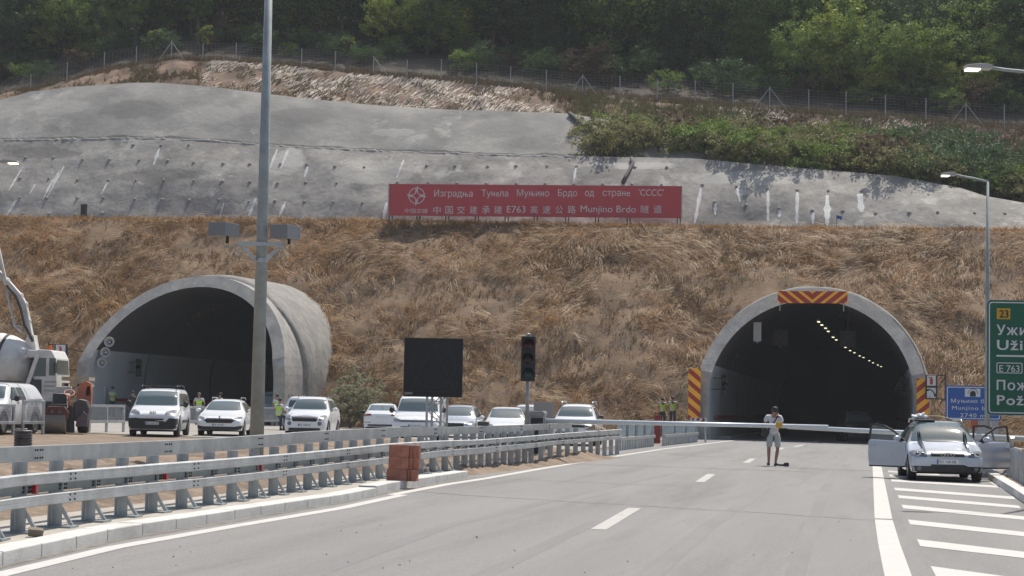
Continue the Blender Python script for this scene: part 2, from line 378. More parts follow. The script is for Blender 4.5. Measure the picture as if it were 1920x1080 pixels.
# right-hand verge, kerb and walkway
m = MB(); m.add([gz(p, 0.10) for p in (gp(1868, 893), gp(1925, 925), gp(2100, 1040), gp(2500, 1040), gp(2300, 880), gp(1900, 880))], [tuple(range(6))]); tag(m.build('verge', dirt), kind='structure')
m = MB(); P = [gp(1872, 899), gp(1925, 931), gp(2100, 1045)]
for i in range(2):
    a, c = P[i], P[i+1]; n = max(1, int((c-a).length/1.0))
    for k in range(n):
        p, q = a.lerp(c, k/n), a.lerp(c, (k+0.985)/n); s = Vector(((q-p).y, -(q-p).x, 0)).normalized()*0.25
        v = [gz(w, z) for w in (p, q, q+s, p+s) for z in (-0.05, 0.16)]
        m.add(v, [(0, 2, 3, 1), (2, 4, 5, 3), (4, 6, 7, 5), (6, 0, 1, 7), (1, 3, 5, 7)])
tag(m.build('kerb', kerb_mat, bevel=0.012), kind='structure')

# uneven earth bank behind and under the barrier
def patch(name, fn, nu, nv, material, kind='structure', smooth=True):
    V = np.array([fn(u/(nu-1), v/(nv-1)) for v in range(nv) for u in range(nu)], np.float32)
    q = np.array([(v*nu+u, v*nu+u+1, (v+1)*nu+u+1, (v+1)*nu+u) for v in range(nv-1) for u in range(nu-1)])
    o = npmesh(name, V, [q], material, smooth=smooth); tag(o, kind=kind); return o
def bank(u, v):
    y = 8+54*u; x = -9.35-12*v
    h = 0.05+0.28*math.sin(math.pi*min(1, v*1.3))+0.16*mn.fractal(Vector((x*0.7, y*0.7, 3)), 1, 2, 4)+0.08*mn.noise(Vector((x*3, y*3, 0)))
    if u > 0.93: h *= (1-u)/0.07
    if v > 0.9: h *= (1-v)/0.1
    if v < 0.08: h *= v/0.08
    return (x, y, zg(x)+h-0.015)
patch('earth_bank', bank, 240, 60, dirt)
def bank2(u, v):
    a = gp(790+390*u, 905-47*u); x = a.x-0.1-3.4*v; y = a.y+0.3
    h = (0.05+0.22*math.sin(math.pi*v)+0.10*mn.fractal(Vector((x*1.1, y*1.1, 7)), 1, 2, 4)+0.05*mn.noise(Vector((x*4, y*4, 0))))*min(1, v*8, (1-v)*6, u*12, (1-u)*12)
    return (x, y, zg(x)+h-0.006)
patch('earth_bank', bank2, 130, 40, dirt)

# ------------------------------------------------------------------ tunnels
conc = mat('portal concrete', (0.37, 0.35, 0.318), 0.9, var=0.2, scale=2.5, bump=0.5, bscale=9, col2=(0.28, 0.27, 0.255), cscale=0.9, col3=(0.47, 0.455, 0.43), c3scale=1.6, c3pos=(0.58, 0.72))
conc_rough = mat('sprayed collar concrete', (0.235, 0.225, 0.205), 0.95, var=0.2, scale=1.6, bump=0.7, bscale=5, col2=(0.28, 0.265, 0.24), cscale=0.8, col3=(0.18, 0.17, 0.155), c3scale=1.5)
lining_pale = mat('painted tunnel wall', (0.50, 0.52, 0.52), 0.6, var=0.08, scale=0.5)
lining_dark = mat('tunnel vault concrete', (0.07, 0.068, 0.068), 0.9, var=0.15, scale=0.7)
red_pipe = mat('red painted steel', (0.30, 0.035, 0.035), 0.5, var=0.15)
lampm = mat('tunnel lamp diffuser', (0.9, 0.9, 0.75), 0.4, var=0, emit=((1.0, 0.95, 0.66), 1.0))
RO, RI, ZC = 6.0, 5.32, 2.5
def arch(R, n=40):           # (x,z) from the left foot over the crown to the right foot
    P = [(-R*0.985, -0.4), (-R*0.992, 0.8), (-R, ZC-0.6)]
    for k in range(n+1):
        a = math.pi-math.pi*k/n; P.append((R*math.cos(a), ZC+R*math.sin(a)))
    return P+[(R, ZC-0.6), (R*0.992, 0.8), (R*0.985, -0.4)]
def face_y(z): return 0.0 if z < 3.4 else (z-3.4)*0.72
def loft(A, B, ya, yb):      # ya/yb: function of z or number
    m = MB(); n = len(A)
    fa = ya if callable(ya) else (lambda z: ya); fb = yb if callable(yb) else (lambda z: yb)
    m.add([(x, fa(z), z) for x, z in A]+[(x, fb(z), z) for x, z in B], [(i, i+1, n+i+1, n+i) for i in range(n-1)]); return m
TUN = {}
def portal(name, label, cx, cy, sidelabel):
    t = thing(name, label, 'tunnel portal', (cx, cy, zg(cx)))
    o, i_ = arch(RO), arch(RI)
    m = MB()
    for part in (loft(o, i_, face_y, face_y), loft(o, o, face_y, lambda z: max(face_y(z)+1.2, 3.6))): m.add(part.v, part.f)
    m.build('portal_ring', conc, t, weld=True)
    c0 = lambda z: max(face_y(z)+1.15, 3.55)
    m = MB()
    o2, o1 = arch(RO+0.34), arch(RO-0.02)
    # rough collar behind the smooth ring
    rows = [(RO-0.01, c0), (RO+0.13, c0), (RO+0.20, lambda z: c0(z)+0.35), (RO+0.26, lambda z: c0(z)+1.6), (RO+0.32, lambda z: c0(z)+3.5), (RO+0.36, lambda z: c0(z)+9)]
    V = []; Fc = []
    for j, (R, fy) in enumerate(rows):
        for x, z in arch(R): 
            d = 0.07*mn.noise(Vector((x*0.9+cx, z*0.9, j*1.7))) if j > 1 else 0
            V.append((x*(1+d/R), fy(z), z*(1+d/9)))
    nn = len(arch(RO))
    for j in range(len(rows)-1):
        for i in range(nn-1): Fc.append((j*nn+i, j*nn+i+1, (j+1)*nn+i+1, (j+1)*nn+i))
    m.add(V, Fc); m.build('collar', conc_rough, t, smooth=True)
    # vault and walls inside
    m = MB(); A = arch(RI); low = [p for p in A if p[1] <= 3.9]; n2 = len(low)//2
    L_ = A[:n2+1]; R_ = A[-n2-1:]; V_ = A[n2:len(A)-n2]
    f0 = face_y
    for poly in (L_, R_):
        w = loft(poly, poly, f0, 75.0); m.add(w.v, w.f)
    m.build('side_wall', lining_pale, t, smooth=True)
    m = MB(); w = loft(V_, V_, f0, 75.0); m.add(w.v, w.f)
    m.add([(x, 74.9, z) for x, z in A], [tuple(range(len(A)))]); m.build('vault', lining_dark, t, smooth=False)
    m = MB(); m.box(-RI+0.05, -RI+0.85, 4, 74, -0.05, 0.18); m.box(RI-0.85, RI-0.05, 4, 74, -0.05, 0.18); m.build('service_walkway', concrete_pale, t)
    m = MB()
    for sx in (-1, 1): m.box(sx*(RI-0.16)-0.06, sx*(RI-0.16)+0.06, 3.0, 60, 1.12, 1.32)
    m.build('hydrant_pipe', red_pipe, t)
    for y in (8.5, 20, 32):
        A = arch(RI-0.012, 24); w = loft(A, A, y, y+0.12); w.build('block_joint', seam, t)
    TUN[name] = (cx, cy); return t
LCX, LCY, RCX, RCY = -38.45, 100.0, -3.22, 98.7
RO, RI, ZC = 6.22, 5.54, 2.35
tl = portal('tunnel_portal', 'bare concrete tunnel portal without chevron boards, its right flank showing', LCX, LCY, '')
RO, RI, ZC = 5.98, 5.30, 2.32
tr = portal('tunnel_portal', 'concrete tunnel portal framed by orange and red chevron boards', RCX, RCY, '')

# ------------------------------------------------------------------ the cut hillside
soil = mat('bare slope soil', (0.165, 0.108, 0.066), 0.95, var=0.25, scale=1.5, bump=0.8, bscale=5, col2=(0.21, 0.138, 0.076), cscale=0.5, col3=(0.135, 0.10, 0.07), c3scale=1.8)
shot = mat('sprayed concrete', (0.335, 0.312, 0.278), 0.95, var=0.20, scale=2.2, bump=0.9, bscale=2.6, col2=(0.23, 0.215, 0.194), cscale=0.30, cpos=(0.45, 0.60),
           col3=(0.43, 0.405, 0.365), c3scale=0.42, c3pos=(0.56, 0.63), streak=((0.45, 0.43, 0.39), -0.95, 0.75, (0.60, 0.70)))
shot_up = mat('older sprayed concrete', (0.33, 0.312, 0.28), 0.95, var=0.18, scale=1.6, bump=0.9, bscale=2.2, col2=(0.235, 0.224, 0.206), cscale=0.2, cpos=(0.44, 0.60),
           col3=(0.40, 0.378, 0.34), c3scale=0.3, c3pos=(0.56, 0.66), streak=((0.22, 0.21, 0.192), -0.8, 0.45, (0.58, 0.72)))
forest_soil = mat('forest floor', (0.075, 0.052, 0.038), 0.95, var=0.3, scale=1.0, bump=0.8, bscale=4, col2=(0.05, 0.048, 0.028), cscale=0.5)
bank_soil = mat('brown cut bank', (0.20, 0.125, 0.082), 0.95, var=0.3, scale=1.3, bump=0.8, bscale=5, col2=(0.17, 0.12, 0.08), cscale=0.7, col3=(0.28, 0.20, 0.14), c3scale=2.5)
C_GRASS = [(-700, 398), (0, 408), (400, 411), (720, 414), (1000, 419), (1300, 425), (1920, 431), (2700, 440)]
C_LOW = [(-700, 262), (0, 262), (250, 258), (380, 262), (510, 272), (700, 282), (980, 291), (1100, 293), (1300, 297), (1500, 315), (1680, 330), (1800, 352), (1850, 368), (1920, 380), (2100, 405), (2700, 425)]
C_UP = [(-700, 330), (-150, 225), (0, 188), (55, 172), (130, 163), (250, 155), (300, 155), (400, 163), (560, 183), (700, 197), (830, 205), (960, 209), (1070, 213), (1120, 222), (1300, 250), (1500, 280), (1700, 305), (1850, 350), (2000, 395), (2700, 420)]
C_FEN = [(-700, 320), (-150, 215), (0, 180), (55, 170), (125, 155), (195, 130), (255, 122), (320, 113), (440, 117), (565, 128), (700, 142), (830, 153), (960, 164), (1025, 172), (1095, 180), (1235, 192), (1375, 203), (1515, 214), (1590, 219), (1735, 230), (1880, 241), (2000, 250), (2700, 300)]
Y_FOOT, Y_GR, Y_SB, Y_L, Y_U0, Y_U, Y_F0, Y_F = 104.0, 121.5, 124.0, 129.5, 131.5, 136.5, 138.0, 143.0
PXS = np.arange(-640, 2600, 9.0)
def col_pts(px):
    g = atY(px, interp(C_GRASS, px), Y_GR)
    ft = Vector((g.x*0.985, Y_FOOT, zg(g.x)-0.05))
    sb = Vector((g.x*1.01, Y_SB, g.z-0.25))
    lo = atY(px, interp(C_LOW, px), Y_L)
    u0 = Vector((lo.x*1.01, Y_U0, lo.z+0.05))
    pu = min(interp(C_UP, px), interp(C_LOW, px)-6)
    uu = atY(px, pu, Y_U); f0 = Vector((uu.x*1.005, Y_F0, uu.z+0.05))
    pf = min(interp(C_FEN, px), pu-3)
    ff = atY(px, pf, Y_F)
    t1 = Vector((ff.x*1.02, Y_F+4, ff.z+0.9)); t2 = Vector((ff.x*1.25, Y_F+70, ff.z+27)); t3 = Vector((ff.x*2.2, Y_F+260, ff.z+160))
    return [ft, g, sb, lo, u0, uu, f0, ff, t1, t2, t3]
COLS = [col_pts(px) for px in PXS]
def hill(name, i0, i1, n, material, amp, fscale, cut=False, convex=0.0, kind='structure', smooth=True):
    V = []; nu = len(PXS)
    for k in range(n+1):
        t = k/n
        for c in COLS:
            p = c[i0].lerp(c[i1], t)
            e = min(1, t*6, (1-t)*6)
            d = amp*e*(mn.fractal(Vector((p.x*fscale, p.z*fscale, p.y*fscale*0.3)), 1, 2.1, 5)) + convex*math.sin(math.pi*t)
            V.append((p.x, p.y-0.7*d, p.z+0.7*d))
    Vn = np.array(V, np.float32)
    q = np.array([(k*nu+u, k*nu+u+1, (k+1)*nu+u+1, (k+1)*nu+u) for k in range(n) for u in range(nu-1)])
    if cut:
        keep = np.ones(len(q), bool)
        for cx, cy in TUN_LIST:
            lx = Vn[:, 0]-cx; lz = Vn[:, 2]-zg(cx)-ZC
            inside = np.where(lz > 0, np.hypot(lx, lz), np.abs(lx)) < (6.12 if cx < -20 else 5.8)
            keep &= ~inside[q].all(axis=1)
        q = q[keep]
    o = npmesh(name, Vn, [q], material, smooth=smooth); tag(o, kind=kind); return o, Vn, q
TUN_LIST = [(LCX, LCY), (RCX, RCY)]
slope_o, SV, SQ = hill('hillside_slope', 0, 1, 60, soil, 0.45, 0.35, cut=True, convex=0.5)
hill('hill_berm', 1, 2, 2, soil, 0.0, 1)
low_o, LV, LQ = hill('sprayed_concrete_wall', 2, 3, 30, shot, 0.22, 0.3, convex=0.3, kind='')
tag(low_o, 'lower grey sprayed concrete wall studded with rock bolts behind the red banner', 'retaining wall')
hill('hill_berm', 3, 4, 2, shot, 0.05, 1)
up_o, UV_, UQ = hill('sprayed_concrete_wall', 4, 5, 20, shot_up, 0.22, 0.13, convex=0.15, kind='')
tag(up_o, 'upper humped grey sprayed concrete wall below the brown cut bank', 'retaining wall')
hill('hill_berm', 5, 6, 2, bank_soil, 0.1, 1)
bank_o, BV, BQ = hill('cut_bank', 6, 7, 16, bank_soil, 0.5, 0.5)
ter_o, TV_, TQ = hill('hill_terrace', 7, 8, 4, forest_soil, 0.3, 0.5)
wood_o, WV, WQ = hill('wooded_hill', 8, 9, 30, forest_soil, 1.0, 0.15)
hill('wooded_hill', 9, 10, 6, forest_soil, 3.0, 0.03)
def col_at(px): 
    return col_pts(px)

for px, py, w, h, c in ((690, 322, 82, 27, (.43, .405, .36)), (530, 300, 36, 32, (.47, .445, .40)), (405, 312, 28, 14, (.42, .395, .35)), (1400, 330, 120, 15, (.41, .39, .35)), (1180, 305, 90, 8, (.45, .43, .39)), (60, 282, 80, 14, (.20, .188, .17)), (300, 330, 90, 14, (.21, .197, .178)), (1120, 318, 40, 16, (.22, .207, .187))):
    p = atY(px, py, 127); k = 127/F; worn_patch(shot, p, w*k, h*k, c)
for px, py, w, h, c in ((250, 205, 70, 22, (.22, .21, .19)), (560, 215, 70, 18, (.21, .20, .183)), (930, 240, 60, 20, (.24, .228, .207)), (110, 200, 70, 16, (.37, .35, .315)), (400, 215, 60, 20, (.38, .36, .322)), (740, 250, 50, 9, (.40, .378, .34))):
    p = atY(px, py, 134); k = 134/F; worn_patch(shot_up, p, w*k, h*k, c)
# ------------------------------------------------------------------ dry grass lying on the slope
def leaf_quads(P, D, N, Ln, W, m, name, parent=None, bend=0.25):
    """blades: base P, direction D, side from N, as a quad and a tip triangle"""
    n = len(P); S = np.cross(D, N); S /= (np.linalg.norm(S, axis=1, keepdims=True)+1e-9)
    mid = P+D*(Ln*0.55)[:, None]; tip = P+D*Ln[:, None]-N*(Ln*bend)[:, None]
    w = W[:, None]*S
    V = np.stack([P-w, P+w, mid+w*0.7, mid-w*0.7, tip], 1).reshape(-1, 3)
    b = np.arange(n)[:, None]*5
    q = b+np.array([[0, 1, 2, 3]]); t = b+np.array([[3, 2, 4]])
    return npmesh(name, V, [q, t], m, parent)
def vnoise(P, s, o=0.0, oct=3):
    return np.array([mn.fractal(Vector((p[0]*s+o, p[1]*s, p[2]*s)), 1, 2, oct) for p in P])
straw = leafmat('dry grass', (0.42, 0.232, 0.078), (0.265, 0.152, 0.064), island=0.32, cscale=0.28)
straw_tip = leafmat('bleached grass', (0.54, 0.42, 0.27), (0.43, 0.30, 0.155), island=0.35, cscale=0.8)
def sample_faces(V, q, n, wfn=None):
    A, B, C, D = V[q[:, 0]], V[q[:, 1]], V[q[:, 2]], V[q[:, 3]]
    nr = np.cross(C-A, D-B); ar = np.linalg.norm(nr, axis=1); nr /= ar[:, None]+1e-9
    nr *= np.sign(nr[:, 2:3]+1e-9)
    cen = (A+B+C+D)/4; w = ar.copy()
    if wfn is not None: w *= wfn(cen)
    idx = RNG.choice(len(q), n, p=w/w.sum()); u = RNG.random((n, 1)); v = RNG.random((n, 1))
    P = (A[idx]*(1-u)+B[idx]*u)*(1-v)+(D[idx]*(1-u)+C[idx]*u)*v
    return P, nr[idx], idx
def in_view(cen): 
    d = cen-np.array([0, 0, HCAM]); zc = d@np.array(fw); px = 960+F*(d@np.array(rt))/zc
    return ((px > -330) & (px < 2250)).astype(float)*1.0+0.04
def grass_weight(cen):
    nz = np.array([mn.fractal(Vector((c[0]*0.22, c[2]*0.3, 5)), 1, 2, 3) for c in cen])
    w = np.clip(0.55+1.7*nz, 0.06, 1.8)
    z = cen[:, 2]; d = cen-np.array([0, 0, HCAM]); px = 960+F*(d@np.array(rt))/(d@np.array(fw))
    bare = np.clip((8.5-z)/4, 0, 1)*np.clip((px-760)/150, 0, 1)*np.clip((1330-px)/120, 0, 1)    # stony ground between the portals
    w *= (1-0.5*bare); w *= np.where(z > 11, 1.35, 1)
    return w*in_view(cen)
Pp, Nn, _ = sample_faces(SV, SQ, 17000, grass_weight)       # tussocks
nb = 19
flow = np.array([mn.fractal(Vector((p[0]*0.16, p[2]*0.22, 11)), 1, 2, 3) for p in Pp])*2.6
down = np.array([0, -0.80, -0.6]); right = np.array([1.0, 0, 0])
base = down[None]*np.cos(flow)[:, None]+right[None]*np.sin(flow)[:, None]
tuft = RNG.random(len(Pp)); up_amt = np.where(tuft > 0.8, RNG.uniform(0.3, 0.9, len(Pp)), RNG.uniform(0.0, 0.28, len(Pp)))
R_ = lambda n: RNG.normal(size=(n, 3))
P = np.repeat(Pp, nb, 0)+R_(len(Pp)*nb)*0.17; N = np.repeat(Nn, nb, 0)
D = np.repeat(base, nb, 0)+R_(len(P))*0.36+N*np.repeat(up_amt, nb)[:, None]
D /= np.linalg.norm(D, axis=1, keepdims=True)
Ln = np.repeat(RNG.uniform(0.22, 0.6, len(Pp)), nb)*RNG.uniform(0.6, 1.2, len(P)); W = RNG.uniform(0.006, 0.016, len(P))
og = leaf_quads(P+N*0.03, D, N, Ln, W, straw, 'dry_grass'); tag(og, 'matted golden dry grass lying over the slope around both portals', 'grass', kind='stuff')
# bleached trails of flattened grass, long and combed
Pp, Nn, _ = sample_faces(SV, SQ, 1900, grass_weight); nb = 16
flow = np.array([mn.fractal(Vector((p[0]*0.12, p[2]*0.2, 31)), 1, 2, 3) for p in Pp])*3.2
base = down[None]*np.cos(flow)[:, None]+right[None]*np.sin(flow)[:, None]
P = np.repeat(Pp, nb, 0)+R_(len(Pp)*nb)*0.16; N = np.repeat(Nn, nb, 0); D = np.repeat(base, nb, 0)+R_(len(P))*0.16+N*0.12
D /= np.linalg.norm(D, axis=1, keepdims=True)
og = leaf_quads(P+N*0.10, D, N, RNG.uniform(0.5, 1.2, len(P)), RNG.uniform(0.008, 0.018, len(P)), straw_tip, 'dry_grass')
tag(og, 'pale bleached straw combed flat in streaks across the slope', 'grass', kind='stuff')
# upright fringe on the crest
px = RNG.uniform(-300, 2250, 12000); cr = np.array([[*(atY(x, interp(C_GRASS, x), Y_GR))] for x in px])
cr[:, 1] += RNG.uniform(-0.9, 1.2, len(px)); cr[:, 2] -= 0.12
D = np.tile([0, -0.1, 1.0], (len(px), 1))+R_(len(px))*0.5; D /= np.linalg.norm(D, axis=1, keepdims=True)
hgt = 0.22+0.22*np.array([max(0, mn.noise(Vector((c[0]*0.6, 1, 1)))+0.4) for c in cr])
og = leaf_quads(cr, D, np.tile([0, -1.0, 0], (len(px), 1)), hgt*RNG.uniform(0.6, 1.3, len(px)), RNG.uniform(0.010, 0.022, len(px)), straw, 'dry_grass')
tag(og, 'fringe of brown grass along the crest below the sprayed concrete', 'grass', kind='stuff')
# pale stones in the bare soil
stone = mat('pale stone', (0.46, 0.40, 0.33), 0.9, var=0.3, scale=6, island=0.3)
Pp, Nn, _ = sample_faces(SV, SQ, 2600, lambda c: in_view(c)*np.clip((9-c[:, 2])/6, 0.08, 1))
m = MB()
for p in Pp:
    r = random.uniform(0.015, 0.055)*(1.8 if random.random() < 0.04 else 1); m.sphere(p, (r, r*random.uniform(.6, 1), r*random.uniform(.4, .8)), 5, 4)
tag(m.build('loose_stones', stone), 'pale loose stones scattered over the bare lower slope', 'stones', kind='stuff')

# ------------------------------------------------------------------ slanting pale rock splinters in the cut bank
rockm = mat('pale split rock', (0.58, 0.50, 0.41), 0.9, var=0.25, scale=3, island=0.35)
def rock_w(cen):
    d = cen-np.array([0, 0, HCAM]); px = 960+F*(d@np.array(rt))/(d@np.array(fw))
    nz = np.array([mn.fractal(Vector((c[0]*0.25, c[2]*0.6, 2)), 1, 2, 3) for c in cen])
    reg = ((px > 385) & (px < 1035))*1.0+((px > 1300) & (px < 1780))*0.9
    return np.clip(0.5+1.6*nz, 0.01, 2)*reg+1e-5
Pp, Nn, ii = sample_faces(BV, BQ, 3400, rock_w)
m = MB()
for p, n in zip(Pp, Nn):
    p = Vector(p); n = Vector(n); e = Vector((0.55, 0, 0)); L = random.uniform(0.25, 0.85); w = random.uniform(0.025, 0.065)
    dn = n.cross(Vector((1, 0, 0))); dn = dn if dn.z > 0 else -dn
    d = (dn+Vector((0.34+random.uniform(-.05, .05), 0, 0))).normalized()
    m.beam(p-d*L/2+n*0.03, p+d*L/2+n*0.03, w, random.uniform(.04, .08), n)
tag(m.build('rock_splinters', rockm), 'pale slanting rock splinters showing in the brown cut bank', 'rock', kind='stuff')

weed = leafmat('brown weeds', (0.155, 0.105, 0.062), (0.115, 0.105, 0.048), island=.4, cscale=.4)
weed_g = leafmat('green weeds', (0.12, 0.14, 0.05), (0.17, 0.16, 0.075), island=.4, cscale=.5)
def px_of(cen): d = cen-np.array([0, 0, HCAM]); return 960+F*(d@np.array(rt))/(d@np.array(fw))
def patchy(cen, s, o): return np.array([mn.fractal(Vector((c[0]*s, c[2]*s*2, o)), 1, 2, 3) for c in cen])
def weeds(V, Q, n, wf, m, lab, h=(.2, .5)):
    P, N, _ = sample_faces(V, Q, n, wf); P = np.repeat(P, 7, 0)+RNG.normal(size=(n*7, 3))*.08; D = np.tile([0, -.15, 1.0], (len(P), 1))+RNG.normal(size=(len(P), 3))*.6; D /= np.linalg.norm(D, axis=1, keepdims=True)
    o = leaf_quads(P-np.array([0, 0, .05]), D, np.tile([0, -1.0, 0.001], (len(P), 1)), RNG.uniform(*h, len(P)), RNG.uniform(.012, .03, len(P)), m, 'weeds'); tag(o, lab, 'weeds', kind='stuff')
weeds(SV, SQ, 9000, lambda c: in_view(c)*np.clip(.4+1.6*patchy(c, .25, 17), .03, 2), leafmat('brown withered weeds', (.25, .165, .085), (.19, .12, .065), island=.35, cscale=.5), 'withered brown weeds mixed into the dry grass of the slope', (.12, .35))
weeds(SV, SQ, 700, lambda c: in_view(c)*np.clip(3*patchy(c, .12, 27)-.3, .0, 2)+1e-6, weed_g, 'few green weeds among the dry grass of the slope', (.15, .4))
weeds(TV_, TQ, 7000, lambda c: in_view(c)*np.clip(.6+1.3*patchy(c, .3, 3), .1, 2), weed, 'brown dry weeds on the terrace along the wire fence', (.2, .6))
weeds(BV, BQ, 3500, lambda c: in_view(c)*(np.clip(.1+1.6*patchy(c, .3, 9), .02, 2)*np.where((px_of(c) > 385) & (px_of(c) < 1035), .35, 1.3)), weed, 'brown weeds dotting the cut bank below the wire fence')
weeds(BV, BQ, 4500, lambda c: in_view(c)*(np.clip(px_of(c)-1020, 0, 60)/60*np.clip(.5+patchy(c, .3, 5), .1, 2)+.03), weed_g, 'green weeds covering the bank above the shrubs', (.2, .55))

# ------------------------------------------------------------------ trees and shrubs
bark = mat('bark', (0.12, 0.10, 0.08), 0.9, var=0.25, scale=6)
G = [leafmat('leaf green', (0.145, 0.225, 0.048), (0.22, 0.285, 0.062)), leafmat('leaf dark green', (0.058, 0.112, 0.048), (0.10, 0.150, 0.050)),
     leafmat('leaf bright green', (0.25, 0.315, 0.055), (0.33, 0.36, 0.08)), leafmat('leaf olive', (0.20, 0.205, 0.080), (0.27, 0.25, 0.115)),
     leafmat('leaf rust', (0.125, 0.078, 0.050), (0.12, 0.10, 0.05)), leafmat('leaf grey green', (0.25, 0.25, 0.15), (0.34, 0.31, 0.20))]
def crown_mesh(seed, H, Wd, base_h, m, nclump=90, per=46, leaf=(0.12, 0.24), name='crown', flat=1.0):
    r = np.random.default_rng(seed); cs = []
    lob = r.normal(size=(7, 3)); lob /= np.linalg.norm(lob, axis=1, keepdims=True); amp = r.uniform(-0.28, 0.32, 7)
    while len(cs) < nclump:
        d = r.normal(size=3); d /= np.linalg.norm(d)
        R = 1+sum(a*max(0, d@l)**3 for a, l in zip(amp, lob)); q = r.random()**0.45
        c = d*R*q; c = np.array([c[0]*Wd/2, c[1]*Wd/2*flat, base_h+(H-base_h)/2*(1+c[2])])
        cs.append(np.append(c, (0.35+0.75*r.random())*Wd*0.11))
    cs = np.array(cs); n = nclump*per
    d = r.normal(size=(n, 3)); d /= np.linalg.norm(d, axis=1, keepdims=True)
    C = np.repeat(cs[:, :3], per, 0); S = np.repeat(cs[:, 3], per)
    P = C+d*(S*r.random(n)**0.5)[:, None]*np.array([1.25, 1.25, 0.8])
    N = r.normal(size=(n, 3))+np.array([0, -0.15, 0.9]); N /= np.linalg.norm(N, axis=1, keepdims=True)
    T = np.cross(N, r.normal(size=(n, 3))); T /= np.linalg.norm(T, axis=1, keepdims=True); B = np.cross(N, T)
    l = r.uniform(*leaf, n)[:, None]; w = l*0.5
    V = np.stack([P-T*l*0.5, P+B*w*0.5, P+T*l*0.5-N*l*0.12, P-B*w*0.5], 1).reshape(-1, 3)
    q = np.arange(n)[:, None]*4+np.array([[0, 1, 2, 3]])
    o = npmesh(name, V, [q], m); return o, cs
def trunk_mesh(seed, cs, H, base_h, r0, name='trunk'):
    r = random.Random(seed); m = MB(); top = Vector((r.uniform(-.3, .3), r.uniform(-.3, .3), base_h+(H-base_h)*0.62))
    m.tube([(0, 0, -0.3), (r.uniform(-.1, .1), r.uniform(-.1, .1), base_h*0.6), (top.x*0.6, top.y*0.6, base_h+(H-base_h)*0.3), top], [r0, r0*0.8, r0*0.55, r0*0.2], 7)
    for c in cs[:: max(1, len(cs)//14)]:
        t = r.uniform(0.3, 0.85); a = Vector((0, 0, base_h*0.6)).lerp(top, t); e = Vector(c[:3]); mid = a.lerp(e, 0.5)+Vector((0, 0, 0.15))
        m.tube([a, mid, e], [r0*0.3, r0*0.18, r0*0.06], 5)
    return m.build(name, bark, smooth=True)
def make_tree(seed, H, Wd, base_h, mi, nm, label, cat, **kw):
    t = thing(nm, label, cat); o, cs = crown_mesh(seed, H, Wd, base_h, G[mi], **kw); o.parent = t
    k = trunk_mesh(seed, cs, H, base_h, kw.get('r0', 0.05+H*0.014)); k.parent = t; return t
PROTO = {}
for key, (H, Wd, bh, mi, ncl) in dict(green=(9.5, 7.5, 0.6, 0, 170), dark=(11, 7.5, 0.5, 1, 190), bright=(6.5, 5.0, 0.8, 2, 110), slim=(8.5, 3.6, 2.2, 0, 70), rust=(2.6, 3.2, 0.2, 4, 50), olive=(2.2, 3.2, 0.1, 3, 60), under=(3.0, 4.2, 0.1, 1, 70), sapling=(3.2, 1.5, 0.9, 2, 22), darkbush=(2.2, 3.4, 0.1, 0, 60), grey=(3.0, 2.6, 0.1, 5, 60)).items():
    for v in range(2 if key in ('green', 'dark', 'olive', 'under', 'bright') else 1):
        tree = H > 4 or key == 'sapling'
        PROTO[key, v] = make_tree(hash((len(PROTO), H)) % 9999, H, Wd, bh, mi, 'tree' if tree else 'shrub', 'x', 'tree' if tree else 'shrub', nclump=ncl, leaf=(0.15, 0.30) if tree else (0.09, 0.2))
USED = set()
def plant(key, loc, s=1.0, label='', group=None, rz=None, sz=None):
    v = random.choice([k for k in PROTO if k[0] == key]); o = PROTO[v]
    if v in USED: o = copy_tree(o)
    else: USED.add(v)
    o.location = loc; o.scale = (s, s, s*(sz or random.uniform(0.88, 1.12))); o.rotation_euler = (0, 0, random.uniform(0, 6.28) if rz is None else rz)
    tag(o, label, None, group); return o
def hillY(px, Y):              # ground of the wooded hill at a given distance
    c = col_pts(px)
    for a, b_ in ((7, 8), (8, 9)):
        if c[a].y <= Y <= c[b_].y:
            return c[a].lerp(c[b_], (Y-c[a].y)/(c[b_].y-c[a].y))
    return c[7]
LBL = dict(green='full mid green broadleaf tree in the wood above the wire fence', dark='dark green tree in the shaded wood above the wire fence',
           bright='light yellow green tree at the edge of the wood', slim='slender green tree standing among the darker wood', rust='low reddish brown bush behind the wire fence',
           under='dark green undergrowth bush behind the wire fence', sapling='thin pale green sapling at the edge of the wood', darkbush='green bush behind the wire fence')
GRP = 'trees and bushes of the wood above the fence'
